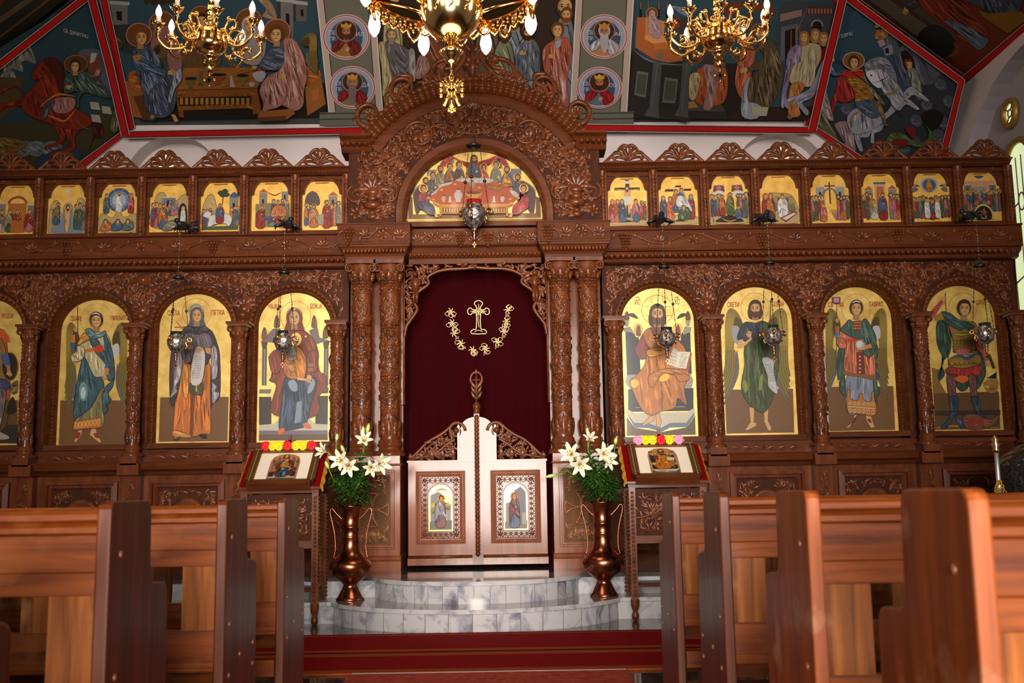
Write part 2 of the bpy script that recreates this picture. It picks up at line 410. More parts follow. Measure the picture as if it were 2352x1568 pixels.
# ------------------------------------------------------------------ wood carving
class Carve:
 """vine scroll relief; mp(x, z, h) places a point h above the carved face"""
 def __init__(s, mp, seed=1): s.b = MB(); s.mp = mp; s.rnd = random.Random(seed)
 def scroll(s, pts, r0, r1=None, h=None, n=4):
  r1 = r0 if r1 is None else r1; k = len(pts); vs = []
  for i in range(k):
   a = pts[max(i - 1, 0)]; b = pts[min(i + 1, k - 1)]
   tx, tz = b[0] - a[0], b[1] - a[1]; l = math.hypot(tx, tz) or 1; nx, nz = -tz / l, tx / l
   r = r0 + (r1 - r0) * i / (k - 1); hh = (h or r0 * 1.3) * (r / r0)
   for j in range(n + 1):
    t = PI * j / n
    vs.append(s.mp(pts[i][0] + nx * r * math.cos(t), pts[i][1] + nz * r * math.cos(t), hh * math.sin(t) + (0 if 0 < j < n else -0.002)))
  m = n + 1
  fs = [(i * m + j, i * m + j + 1, (i + 1) * m + j + 1, (i + 1) * m + j) for i in range(k - 1) for j in range(n)]
  s.b.add(vs, fs, 0, True)
 def leaf(s, x, z, ang, L, w, h, bend=0.0, lobes=3, st=9):
  vs = []; px, pz, a = x, z, ang
  for i in range(st):
   t = i / (st - 1)
   ww = w * (math.sin(PI * min(0.97, 0.08 + 0.92 * t)) ** 0.7) * (0.72 + 0.28 * math.cos(2 * PI * lobes * t + PI))
   nx, nz = -math.sin(a), math.cos(a); hh = h * (0.5 + 0.5 * math.sin(PI * t)) * (1 + 0.5 * t * t)
   for o, q in ((-1, 0.0), (-0.55, 0.8), (0, 0.55), (0.55, 0.8), (1, 0.0)):
    vs.append(s.mp(px + nx * ww * o, pz + nz * ww * o, hh * q))
   a += bend / st; px += math.cos(a) * L / (st - 1); pz += math.sin(a) * L / (st - 1)
  fs = [(i * 5 + j, (i + 1) * 5 + j, (i + 1) * 5 + j + 1, i * 5 + j + 1) for i in range(st - 1) for j in range(4)]
  s.b.add(vs, [f[::-1] for f in fs], 0, True)
 def bead(s, x, z, r, h=None, n=7):
  h = h or r; vs = [s.mp(x, z, h)]
  for i in (1, 2):
   t = PI / 4 * i
   for j in range(n):
    a = 2 * PI * j / n; vs.append(s.mp(x + r * math.sin(t) * math.cos(a), z + r * math.sin(t) * math.sin(a), h * math.cos(t)))
  fs = [(0, 1 + (j + 1) % n, 1 + j)[::-1] for j in range(n)] + [(1 + j, 1 + n + j, 1 + n + (j + 1) % n, 1 + (j + 1) % n) for j in range(n)]
  s.b.add(vs, fs, 0, True)
 def grapes(s, x, z, w):
  r = w / 7.0
  for row, k in enumerate((4, 4, 3, 3, 2, 1)):
   for i in range(k):
    s.bead(x + (i - (k - 1) / 2) * r * 1.9, z + w * 0.45 - row * r * 1.75, r * 1.05, r * 2.0, 6)
 def flower(s, x, z, r, n=6):
  for i in range(n):
   a = 2 * PI * i / n + 0.3
   s.leaf(x + 0.15 * r * math.cos(a), z + 0.15 * r * math.sin(a), a, r * 0.85, r * 0.32, r * 0.30, 0, 1)
  s.bead(x, z, r * 0.28, r * 0.45)
 def spiral(s, x, z, R, d=1, a0=0.0, r=None, turns=1.35):
  n = 22; pts = []
  for i in range(n + 1):
   t = i / n; a = a0 + d * 2 * PI * turns * t; q = R * (1 - 0.72 * t)
   pts.append((x + q * math.cos(a), z + q * math.sin(a)))
  r = r or R * 0.16; s.scroll(pts, r, r * 0.55, r * 1.9)
  return pts[-1]
 def roundel(s, x, z, R, d=1, a0=None, kind=None):
  a0 = s.rnd.uniform(0, 2 * PI) if a0 is None else a0
  s.spiral(x, z, R * 0.86, d, a0)
  kind = kind or s.rnd.choice(('flower', 'leaf', 'grapes', 'flower'))
  if kind == 'flower': s.flower(x, z, R * 0.46)
  elif kind == 'grapes': s.grapes(x, z, R * 0.75)
  else:
   a = s.rnd.uniform(0, 2 * PI)
   for q in (-0.7, 0, 0.7): s.leaf(x - 0.2 * R * math.cos(a), z - 0.2 * R * math.sin(a), a + q, R * 0.6, R * 0.2, R * 0.2, 0.4 * q)
  for i in range(5):
   a = a0 + d * (0.6 + i * 1.25)
   s.leaf(x + R * 0.62 * math.cos(a), z + R * 0.62 * math.sin(a), a + d * 0.75, R * 0.55, R * 0.2, R * 0.2, d * 0.9)
 def sprig(s, x, z, R):
  a = s.rnd.uniform(0, 2 * PI); d = s.rnd.choice((-1, 1))
  for q in (-0.8,0.0,0.8): s.leaf(x - R * 0.6 * math.cos(a),z - R * 0.6 * math.sin(a),a + q,R * (1.5 if q == 0 else 1.1),R * 0.36,R * 0.35,d * 0.5 + q * 0.5)
 def fill(s, inside, box, rmax, rmin, tries=900, mirror=None, placed=None, under=0):
  """pack roundels, then sprigs, then beads into a region"""
  cs = list(placed or []); x0, x1, z0, z1 = box; new = []
  r = rmax
  while r > rmin:
   for _ in range(tries):
    x, z = s.rnd.uniform(x0, x1), s.rnd.uniform(z0, z1)
    if any((x - c[0]) ** 2 + (z - c[1]) ** 2 < (r + c[2]) ** 2 * 0.92 for c in cs): continue
    if not all(inside((x + r * math.cos(k * PI / 4), z + r * math.sin(k * PI / 4))) for k in range(8)): continue
    cs.append((x, z, r)); new.append((x, z, r))
   r *= 0.8
  for x, z, r in new:
   xs = [(x, 1)] + ([(2 * mirror - x, -1)] if mirror is not None else [])
   st = s.rnd.getstate()
   for X, d in xs:
    s.rnd.setstate(st)
    if r > rmax * 0.55: s.roundel(X, z, r, d, a0=(0.6 if d > 0 else PI - 0.6))
    elif r > rmin * 1.5: s.sprig(X, z, r)
    else: s.leaf(X - r * 0.8, z, 0.3 * d, r * 1.7, r * 0.55, r * 0.5, 0.6 * d)
  for _ in range(int(under * (x1 - x0) * (z1 - z0))):
   x, z, a, L = s.rnd.uniform(x0, x1), s.rnd.uniform(z0, z1), s.rnd.uniform(0, 6.28), s.rnd.uniform(.05, .085); q = (x + L * math.cos(a), z + L * math.sin(a))
   if not (inside((x, z)) and inside(q)): continue
   bd = s.rnd.uniform(-1, 1)
   for X, d in [(x, 1)] + ([(2 * mirror - x, -1)] if mirror is not None else []): s.leaf(X, z, a if d > 0 else PI - a, L, L * .26, L * .3, bd * d, 2, 5)
  return cs
 def wave(s, x0, x1, z, amp, n, r, leafL, horiz=True):
  """running vine along x (or z)"""
  k = n * 10; pts = []
  for i in range(k + 1):
   t = i / k; u = x0 + (x1 - x0) * t; v = z + amp * math.sin(2 * PI * n / 2 * t)
   pts.append((u, v) if horiz else (v, u))
  s.scroll(pts, r, r, r * 1.5)
  for i in range(n):
   t = (i + 0.5) / n; u = x0 + (x1 - x0) * t; sg = 1 if i % 2 == 0 else -1; v = z - sg * amp * 0.25
   p = (u, v) if horiz else (v, u)
   k2 = i % 4
   if k2 == 0: s.grapes(p[0], p[1], leafL * 0.95)
   elif k2 == 2: s.flower(p[0], p[1], leafL * 0.5)
   else:
    for q in (-1.0, -0.35, 0.35, 1.0): s.leaf(p[0], p[1] + sg * leafL * 0.3, (-sg * PI / 2) + q, leafL * 0.7, leafL * 0.17, leafL * 0.22, q * 0.4)
   for dd in (-0.35, 0.35):
    u2 = u + dd * (x1 - x0) / n; p = (u2, z + sg * amp * 0.2) if horiz else (z + sg * amp * 0.2, u2)
    s.leaf(p[0], p[1], (0 if horiz else PI / 2) + sg * (1.9 if dd > 0 else 1.2), leafL * 0.55, leafL * 0.15, leafL * 0.2, sg * 0.5)
 def build(s, name, mat, parent): return s.b.build(name, mat, parent)
def flat_map(y): return lambda x, z, h: (x, y - h, z)
def cyl_map(cx, cy, r): return lambda x, z, h: (cx + (r + h) * math.sin(x / r), cy - (r + h) * math.cos(x / r), z)

# ------------------------------------------------------------------ flat painting
class Paint:
 """painted shapes stacked as thin layers of pigment on a face; p2w turns drawing coordinates into a point of the face"""
 def __init__(s, p2w, nrm, step=0.00006, seed=3):
  s.p2w = p2w; s.n = Vector(nrm); s.k = 0; s.v = []; s.f = []; s.c = []; s.m = []; s.step = step; s.ox = s.oy = 0.0; s.sc = 1.0; s.rnd = random.Random(seed)
 def at(s, ox=0.0, oy=0.0, scale=1.0): s.ox, s.oy, s.sc = ox, oy, scale; return s
 def _w(s, p):
  q = s.p2w(s.ox + p[0] * s.sc, s.oy + p[1] * s.sc); return tuple(q + s.n * (s.k * s.step))
 def poly(s, pts, col, mi=0):
  s.k += 1; o = len(s.v); s.v += [s._w(p) for p in pts]; s.f.append(list(range(o, o + len(pts)))); s.c.append(col); s.m.append(mi)
 def blob(s, pts, col, n=5, mi=0): s.poly(cr(pts, n, True), col, mi)
 def ell(s, x, y, rx, ry, col, n=20, rot=0.0, mi=0):
  c, q = math.cos(rot), math.sin(rot); P = []
  for i in range(n):
   a = 2 * PI * i / n; u, v = rx * math.cos(a), ry * math.sin(a); P.append((x + u * c - v * q, y + u * q + v * c))
  s.poly(P, col, mi)
 def line(s, pts, w, col, smooth=True, taper=True):
  if smooth and len(pts) > 2: pts = cr(pts, 4)
  s.k += 1; k = len(pts); o = len(s.v); A = []
  for i in range(k):
   a = pts[max(i - 1, 0)]; b = pts[min(i + 1, k - 1)]; tx, ty = b[0] - a[0], b[1] - a[1]; l = math.hypot(tx, ty) or 1
   ww = 0.5 * w * ((0.25 + 0.75 * math.sin(PI * i / max(1, k - 1))) if taper else 1)
   A.append(((pts[i][0] - ty / l * ww, pts[i][1] + tx / l * ww), (pts[i][0] + ty / l * ww, pts[i][1] - tx / l * ww)))
  for p, q in A: s.v.append(s._w(p)); s.v.append(s._w(q))
  for i in range(k - 1): s.f.append([o + 2 * i, o + 2 * i + 1, o + 2 * i + 3, o + 2 * i + 2]); s.c.append(col); s.m.append(0)
 def ring(s, x, y, rx, ry, w, col, n=28, a0=0, a1=2 * PI):
  s.line([(x + rx * math.cos(a0 + (a1 - a0) * i / n), y + ry * math.sin(a0 + (a1 - a0) * i / n)) for i in range(n + 1)], w, col, False, False)
 def drape(s, pts, base, light, dark, n=12, d=(0.05, 1), L=60, w=3, outline=2.0, smooth=True, edge=None):
  """a robe: flat colour, dark edge and inked and lit folds running along d"""
  P = cr(pts, 4, True) if smooth else list(pts)
  s.poly(P, base)
  xs = [p[0] for p in P]; ys = [p[1] for p in P]; l = math.hypot(*d); d = (d[0] / l, d[1] / l); cx = sum(xs) / len(xs)
  k = 0; tries = 0; mid = tuple(a_ * .45 + b_ * .55 for a_,b_ in zip(light,base)); shd = tuple(a_ * .55 + b_ * .45 for a_,b_ in zip(dark,base)); n = int(n * 1.5); n3 = n // 3
  while k < n and tries < n * 12:
   tries += 1
   x, y = s.rnd.uniform(min(xs), max(xs)), s.rnd.uniform(min(ys), max(ys)); q = L * s.rnd.uniform(0.6, 1.3)
   bx = s.rnd.uniform(-0.12, 0.12) * q + (x - cx) * 0.15
   a = (x - d[0] * q / 2, y - d[1] * q / 2); b = (x + d[0] * q / 2 + bx, y + d[1] * q / 2)
   if not (inpoly(a, P) and inpoly(b, P) and inpoly((x, y), P)): continue
   
   if k < n3: s.line([a, (x + bx * 0.2, y), b], w * s.rnd.uniform(2.2, 4.0), mid if k % 2 else shd)
   else: s.line([a, (x + bx * 0.2, y), b], w * s.rnd.uniform(0.5, 1.3), light if k % 2 else dark)
   k += 1
  if outline: s.line(P + [P[0]], outline, edge or tuple(c * 0.35 for c in dark[:3]) + (1,), False, False)
 def head(s, x, y, r, hair, skin=None, beard=None, veil=None, halo=None, halo_c=None, turn=0.0, longhair=False, crown=None):
  sk = skin or rgb(206, 160, 104); sh = tuple(c * 0.55 for c in sk[:3]) + (1,)
  if halo: s.ell(x, y, halo, halo, halo_c or rgb(226, 176, 70), 26); s.ring(x, y, halo, halo, halo * 0.07, rgb(150, 60, 44))
  if veil: s.ell(x,y + r * 0.05,r * 1.35,r * 1.65,veil,22); s.poly([(x - r * 1.2,y + r * 0.5),(x + r * 1.2,y + r * 0.5),(x + r * 1.7,y + r * 2.1),(x - r * 1.7,y + r * 2.1)],veil)
  else:
   s.ell(x, y - r * 0.1, r * 1.22, r * 1.45, hair, 22)
   if longhair: s.blob([(x - r * 1.1,y),(x + r * 1.1,y),(x + r * 1.2,y + r * 1.5),(x + r * 0.5,y + r * 2.0),(x - r * 0.5,y + r * 2.0),(x - r * 1.2,y + r * 1.5)],hair)
  s.poly([(x - r * 0.42, y + r * 0.6), (x + r * 0.42, y + r * 0.6), (x + r * 0.55, y + r * 2.0), (x - r * 0.55, y + r * 2.0)], sh)
  fx = x + turn * r * 0.25
  s.ell(fx, y + r * 0.12, r * 0.86, r * 1.24, sh, 20); s.ell(fx + r * 0.1, y + r * 0.08, r * 0.68, r * 1.08, sk, 18)
  if not veil: s.blob([(x - r * 1.0,y - r * 0.1),(x - r * 0.75,y - r * 1.2),(x + r * 0.1,y - r * 1.5),(x + r * 0.95,y - r * 1.1),(x + r * 1.0,y - r * 0.2),(x + r * 0.55,y - r * 0.75),(x - r * 0.5,y - r * 0.75)],hair)
  if beard: s.blob([(fx - r * 0.8,y + r * 0.35),(fx - r * 0.35,y + r * 0.62),(fx + r * 0.05,y + r * 0.52),(fx + r * 0.45,y + r * 0.62),(fx + r * 0.85,y + r * 0.35),(fx + r * 0.6,y + r * 1.35),(fx + r * 0.05,y + r * 1.75),(fx - r * 0.55,y + r * 1.35)],beard)
  ink = rgb(52, 28, 16)
  for q in (-0.36, 0.40):
   s.line([(fx + (q - 0.22) * r, y - r * 0.16), (fx + q * r, y - r * 0.28), (fx + (q + 0.22) * r, y - r * 0.18)], r * 0.13, ink)
   s.ell(fx + q * r, y + r * 0.0, r * 0.17, r * 0.10, ink, 10)
  s.line([(fx + r * 0.08, y - r * 0.1), (fx + r * 0.02, y + r * 0.2), (fx + r * 0.1, y + r * 0.42)], r * 0.12, sh)
  s.line([(fx - r * 0.2, y + r * 0.68), (fx + r * 0.05, y + r * 0.64), (fx + r * 0.28, y + r * 0.68)], r * 0.14, rgb(140, 62, 44))
  if crown: s.poly([(x - r * 1.0,y - r * 0.75),(x + r * 1.0,y - r * 0.75),(x + r * 1.15,y - r * 1.7),(x + r * 0.55,y - r * 1.35),(x,y - r * 1.85),(x - r * 0.55,y - r * 1.35),(x - r * 1.15,y - r * 1.7)],crown)
 def hand(s, x, y, r, ang=0.0, skin=None):
  sk = skin or rgb(198, 150, 96); sh = tuple(c * 0.5 for c in sk[:3]) + (1,); c, q = math.cos(ang), math.sin(ang)
  R = lambda u, v: (x + (u * c - v * q) * r, y + (u * q + v * c) * r)
  s.poly([R(-0.7, -0.45), R(0.25, -0.55), R(0.3, 0.5), R(-0.7, 0.45)], sk)
  for i, v in enumerate((-0.42, -0.14, 0.14, 0.42)): s.line([R(0.1, v), R(0.75, v * 1.1), R(1.15 - 0.12 * abs(i - 1), v * 1.15)], r * 0.26, sk)
  s.line([R(-0.3, -0.4), R(0.1, -0.8), R(0.5, -0.9)], r * 0.27, sk)
  for v in (-0.28, 0.0, 0.28): s.line([R(0.1, v), R(0.9, v)], r * 0.07, sh, False)
 def wing(s, x, y, w, h, side, c=None):
  """folded wing hanging down; (x,y) its shoulder, side -1 or 1 the outward side"""
  ol = c or rgb(116, 96, 34); dk = tuple(q * 0.38 for q in ol[:3]) + (1,); lt = tuple(min(1, q * 1.9) for q in ol[:3]) + (1,)
  S = side
  s.blob([(x,y + h * 0.12),(x + S * w * 0.35,y + h * 0.0),(x + S * w * 0.75,y - h * 0.03),(x + S * w,y + h * 0.08),(x + S * w * 1.02,y + h * 0.35),(x + S * w * 0.95,y + h * 0.62),(x + S * w * 0.55,y + h * 0.62),(x + S * w * 0.45,y + h * 0.3),(x,y + h * 0.22)],ol)
  for i in range(6):
   t = i / 5; xa = x + S * w * (0.95 - 0.6 * t); ya = y + h * (0.35 + 0.08 * t)
   xb = x + S * w * (1.12 - 0.05 * t); yb = y + h * (0.70 + 0.30 * t)
   s.line([(xa,ya),(x + S * w * (0.92 - 0.55 * t),y + h * (0.58 + 0.10 * t)),(xb,yb)],w * 0.25,dk); s.line([(xa,ya),(x + S * w * (0.92 - 0.55 * t),y + h * (0.58 + 0.10 * t)),(xb - S * w * 0.03,yb - h * 0.01)],w * 0.19,ol if i < 5 else rgb(96,92,90))
  for i in range(5):
   t = i / 4; s.line([(x + S * w * (0.55 + 0.4 * t),y + h * 0.02),(x + S * w * (0.62 + 0.36 * t),y + h * 0.2),(x + S * w * (0.55 + 0.4 * t),y + h * 0.42)],w * 0.06,lt)
  s.blob([(x, y + h * 0.14), (x + S * w * 0.4, y + h * 0.06), (x + S * w * 0.5, y + h * 0.22), (x + S * w * 0.15, y + h * 0.3)], dk)
 def text(s, string, x, y, h, col, width=None, slant=0.0, dy=0.0):
  cu = bpy.data.curves.new('lettering', 'FONT'); cu.body = string; cu.size = 1.0; cu.resolution_u = 2
  o = bpy.data.objects.new('lettering', cu); COL.objects.link(o)
  me = bpy.data.meshes.new_from_object(o.evaluated_get(bpy.context.evaluated_depsgraph_get()))
  vs = [v.co.copy() for v in me.vertices]; fs = [list(p.vertices) for p in me.polygons]
  bpy.data.objects.remove(o); bpy.data.curves.remove(cu); bpy.data.meshes.remove(me)
  if not vs: return
  xs = [v.x for v in vs]; wd = (max(xs) - min(xs)) or 1; kx = (width / wd) if width else h / 0.72; ky = h / 0.72; mx = (max(xs) + min(xs)) / 2
  s.k += 1; b = len(s.v)
  for v in vs:
   u = (v.x - mx) * kx; s.v.append(s._w((x + u, y - v.y * ky + slant * u)))
  for f in fs: s.f.append([i + b for i in f]); s.c.append(col); s.m.append(0)
 def figure(s, x, yt, yb, w, robe, mantle, hair=None, halo=True, beard=None, veil=None, lean=0.0, halo_c=None):
  """a small standing robed figure of a crowd"""
  H = yb - yt; r = H * 0.068; f = lambda c, k: tuple(min(1, q * k) for q in c[:3]) + (1,)
  hx = x + lean * H * 0.3
  s.drape([(hx - w * 0.22,yt + H * 0.19),(hx + w * 0.22,yt + H * 0.19),(x + w * 0.42,yt + H * 0.34),(x + w * 0.46,yt + H * 0.62),(x + w * 0.40,yb),(x - w * 0.40,yb),(x - w * 0.46,yt + H * 0.6),(x - w * 0.42,yt + H * 0.34)],robe,f(robe,2.2),f(robe,0.35),6,(0.02,1),H * 0.3,w * 0.06,w * 0.04)
  s.drape([(hx - w * 0.25,yt + H * 0.2),(hx + w * 0.05,yt + H * 0.2),(x + w * 0.40,yt + H * 0.55),(x + w * 0.44,yt + H * 0.78),(x - w * 0.1,yt + H * 0.62),(x - w * 0.44,yt + H * 0.85),(x - w * 0.47,yt + H * 0.4)],mantle,f(mantle,2.2),f(mantle,0.35),6,(0.5,1),H * 0.22,w * 0.06,w * 0.04)
  s.hand(x + w * 0.1, yt + H * 0.42, w * 0.12, -0.6)
  s.head(hx, yt + H * 0.10, r, hair or rgb(58, 34, 20), beard=beard, veil=veil, halo=(H * 0.115 if halo else None), halo_c=halo_c)
 def build(s, name, mats, parent=None):
  me = bpy.data.meshes.new(name)
  org = Vector(s.v[0]); me.from_pydata([tuple(Vector(v) - org) for v in s.v], [], s.f)
  for m in (mats if isinstance(mats, (list, tuple)) else [mats]): me.materials.append(m)
  me.polygons.foreach_set('material_index', s.m)
  at = me.color_attributes.new('Col', 'FLOAT_COLOR', 'CORNER'); buf = []
  for f, c in zip(s.f, s.c): buf += list(c) * len(f)
  at.data.foreach_set('color', buf); me.update()
  o = bpy.data.objects.new(name, me); COL.objects.link(o); o.location = org
  if parent is not None: o.parent = parent; o.location = org - wloc(parent)
  return o
# ------------------------------------------------------------------ the room
XL, XR, YB, YI = -5.55, 5.35, 12.0, 10.0
def struct(o): o['kind'] = 'structure'; return o
m = MB(); m.add([(XL, ENTRY_Y, 0), (XR, ENTRY_Y, 0), (XR, YB, 0), (XL, YB, 0)], [(0, 1, 2, 3)]); struct(m.build('floor', M['granite']))
kA = WP(1855, 278, YB); kA2 = WP(300, 288, YB)
kB = WX(2215, 180, XR); kB2 = WX(-63, 189, XL)
q = Vector((1, -1, 0)).normalized(); kT = WPL(1925, -22, Vector((XR, YB, 0)), q); kC = WX(2142, 472, XR); kC.y = YB
q2 = Vector((1, 1, 0)).normalized(); kT2 = WPL(227, -37, Vector((XL, YB, 0)), q2); kC2 = Vector((XL, YB, kC.z))
def tri_fill(name, outer, holes, to3, mat, flip=False):
 import bmesh
 bm = bmesh.new()
 for loop in [outer] + holes:
  vs = [bm.verts.new(to3(p)) for p in loop]
  for i in range(len(vs)): bm.edges.new((vs[i], vs[(i + 1) % len(vs)]))
 bmesh.ops.triangle_fill(bm, edges=bm.edges[:], use_beauty=True)
 me = bpy.data.meshes.new(name); bm.to_mesh(me); bm.free(); me.materials.append(mat)
 o = bpy.data.objects.new(name, me); COL.objects.link(o); return o
def niche(mb, pts, to3, d):
 """reveal of an opening: pts its outline, d the depth vector"""
 n = len(pts); vs = [to3(p) for p in pts] + [to3(p) + d for p in pts]
 mb.add(vs, [[i, (i + 1) % n, n + (i + 1) % n, n + i] for i in range(n)], 0, False)
 return [to3(p) + d for p in pts]
# back wall with two arched niches, each with a round leaded window
to3 = lambda p: Vector((p[0], YB, p[1]))
def archpts(cx, r, z0, zs, n=20): return [(cx - r, z0), (cx + r, z0)] + arc(cx, zs, r, 0, PI, n)
a1 = W(1795, 405, YB); a2 = W(395, 415, YB)
hole1 = archpts(a1[0], 0.56, 2.0, a1[1]); hole2 = archpts(a2[0], 0.56, 2.0, a2[1])
outer = [(XL, 0), (XR, 0), (XR, kC.z), (kA.x, kA.z), (kA2.x, kA2.z), (XL, kC2.z)]
struct(tri_fill('wall_back', outer, [hole1, hole2], to3, M['plaster']))
k = MB()
for h in (hole1, hole2):
 far = niche(k, h, to3, Vector((0, 0.28, 0))); k.add(far, [list(range(len(far)))])
struct(k.build('trim_1', M['plaster']))
rose_px = ((1793, 357), (383, 375))
for i, (c, rp) in enumerate(zip((a1, a2), rose_px)):
 p = WP(rp[0], rp[1], YB + 0.27); f = MB(); f.lathe([(0.10, 0), (0.135, 0), (0.135, -0.03), (0.10, -0.03)], tuple(p), 28, 0, False, 'y')
 for a in range(4): f.tube([p + Vector((0.04 * math.cos(a * PI / 2 + .4),-0.02,0.04 * math.sin(a * PI / 2 + .4))),p + Vector((0.105 * math.cos(a * PI / 2 + .4),-0.02,0.105 * math.sin(a * PI / 2 + .4)))],0.006,5)
 f.lathe([(0.032, -0.025), (0.045, -0.025)], tuple(p), 16, 0, False, 'y')
 fo = struct(f.build('window_%d' % (3 + i), M['winframe']))
 g = MB(); g.lathe([(0.001, 0.0), (0.11, 0.0)], (p[0], p[1] - 0.012, p[2]), 28, 0, False, 'y'); g.build('pane', M['winglass'], fo)
# white cornice blocks beside the pediment
for i, px in enumerate((829, 1368)):
 c0 = WP(px - 20,345,YB - 0.12); c1 = WP(px + 20,276,YB - 0.12); k = MB(); k.box(c0.x,c1.x,YB - 0.12,YB,c0.z - 1.0,c1.z); struct(k.build('trim_%d' % (2 + i),M['plaster']))
# side walls; the right one has an arched niche holding two leaded windows
NX = XR + 0.19; yN = 11.25
to3r = lambda p: Vector((XR, p[0], p[1]))
zN = 3.9; rN = 1.75; cyN = yN - rN
hr = [(cyN - rN, 0.9), (yN, 0.9)] + arc(cyN, zN, rN, 0, PI, 28, 1.35)
hr = [(min(p[0], yN), p[1]) for p in hr]
struct(tri_fill('wall_right', [(ENTRY_Y, 0), (YB, 0), (YB, kC.z), (kB.y, kB.z), (ENTRY_Y, kB.z)], [hr], to3r, M['plaster']))
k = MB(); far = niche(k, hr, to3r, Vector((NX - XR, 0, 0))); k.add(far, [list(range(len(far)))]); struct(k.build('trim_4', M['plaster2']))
to3l = lambda p: Vector((XL, p[0], p[1]))
struct(tri_fill('wall_left', [(ENTRY_Y, 0), (YB, 0), (YB, kC2.z), (kB2.y, kB2.z), (ENTRY_Y, kB2.z)], [], to3l, M['plaster']))
def wall_window(name, cy, cz, ry, rz, arched, mats):
 """leaded window with a gilt frame on the niche plane of the right wall"""
 if arched: loop = [(cy + ry, cz - rz), (cy - ry, cz - rz)] + [(cy - p[0], p[1]) for p in arc(0, cz + rz, ry, 0, PI, 16)][::1]
 else: loop = [(cy + ry * math.cos(2 * PI * i / 28), cz + rz * math.sin(2 * PI * i / 28)) for i in range(28)]
 f = MB(); f.tube([(NX - 0.03, p[0], p[1]) for p in loop], 0.035, 6, 0, True)
 fo = struct(f.build(name, M['winframe']))
 g = MB(); g.add([(NX - 0.02, p[0], p[1]) for p in loop], [list(range(len(loop)))]); g.build('pane', M['winglass'], fo)
 l = MB()
 if arched:
  for dz in (0.0, 0.75, -0.75):
   zc = cz + dz
   l.tube([(NX - 0.03, cy + 0.06 * math.cos(2 * PI * i / 16), zc + 0.09 * math.sin(2 * PI * i / 16)) for i in range(16)], 0.008, 5, 0, True)
   for s_ in (-1, 1): l.tube([(NX - 0.03, cy + s_ * 0.06, zc), (NX - 0.03, cy + s_ * ry, zc - 0.05)], 0.008, 5)
  for s_ in (-0.35, 0.35): l.tube([(NX - 0.03, cy + s_ * ry * 0.6, cz - rz), (NX - 0.03, cy + s_ * ry * 0.6, cz + rz + 0.1)], 0.006, 5)
 else:
  l.tube([(NX - 0.03, cy + 0.04 * math.cos(2 * PI * i / 14), cz + 0.04 * math.sin(2 * PI * i / 14)) for i in range(14)], 0.008, 5, 0, True)
  for a in range(4):
   t = a * PI / 2 + 0.7; l.tube([(NX - 0.03,cy + 0.045 * math.cos(t),cz + 0.045 * math.sin(t)),(NX - 0.03,cy + ry * math.cos(t),cz + rz * math.sin(t))],0.008,5)
 l.build('leading', M['winlead'], fo)
p = WX(2326, 260, NX); wall_window('window_1', p.y, p.z, 0.13, 0.13, False, None)
p0 = WX(2320, 430, NX); p1 = WX(2340, 332, NX); wall_window('window_2', p0.y - 0.27, 3.1, 0.26, 1.12, True, None)
# entrance wall behind the pews: an open doorway to the daylight
DW, DH = 3.2, 4.95
struct(tri_fill('wall_front',[(XL,0),(XR,0),(XR,5.4),(XL,5.4)],[[(-DW + 0.1,0.002),(DW + 0.1,0.002),(DW + 0.1,DH),(-DW + 0.1,DH)]],lambda p: Vector((p[0],ENTRY_Y,p[1])),M['plaster']))
# painted vault: back slope, two corner facets, two side slopes, flat crown
UP = Vector((0, -1.0, (kT.z - kA.z) / max(0.5, (YB - kT.y))))
def facet(name, pts, mat):
 mb = MB(); mb.add([tuple(p) for p in pts], [list(range(len(pts)))]); return struct(mb.build(name, mat))
CZ = 6.75
def raise_to(p, q):  # continue the slope from p in direction q to the crown height
 return p + q * ((CZ - p.z) / q.z)
M['vault'] = simple('dark painted vault', rgb(62, 66, 62), 0.85)
M['vaultblue'] = simple('blue painted vault', rgb(44, 74, 88), 0.85)
ridgeR = Vector((-1, -1, UP.z)); ridgeL = Vector((1, -1, UP.z))
tR = raise_to(kT, ridgeR); tL = raise_to(kT2, ridgeL); tR = Vector((tR.x, tR.y, CZ)); tL = Vector((tL.x, tL.y, CZ))
cB = facet('ceiling', [kA2, kA, kT, tR, tL, kT2], M['vault'])
cR = facet('ceiling', [kB, Vector((XR, ENTRY_Y, kB.z)), Vector((tR.x, ENTRY_Y, CZ)), tR, kT], M['vault'])
cL = facet('ceiling', [kT2, tL, Vector((tL.x, ENTRY_Y, CZ)), Vector((XL, ENTRY_Y, kB2.z)), kB2], M['vault'])
cT = facet('ceiling', [tR, Vector((tR.x, ENTRY_Y, CZ)), Vector((tL.x, ENTRY_Y, CZ)), tL], M['vault'])
cGR = facet('ceiling', [kA, kC, kB, kT], M['vaultblue'])
cGL = facet('ceiling', [kC2, kA2, kT2, kB2], M['vaultblue'])

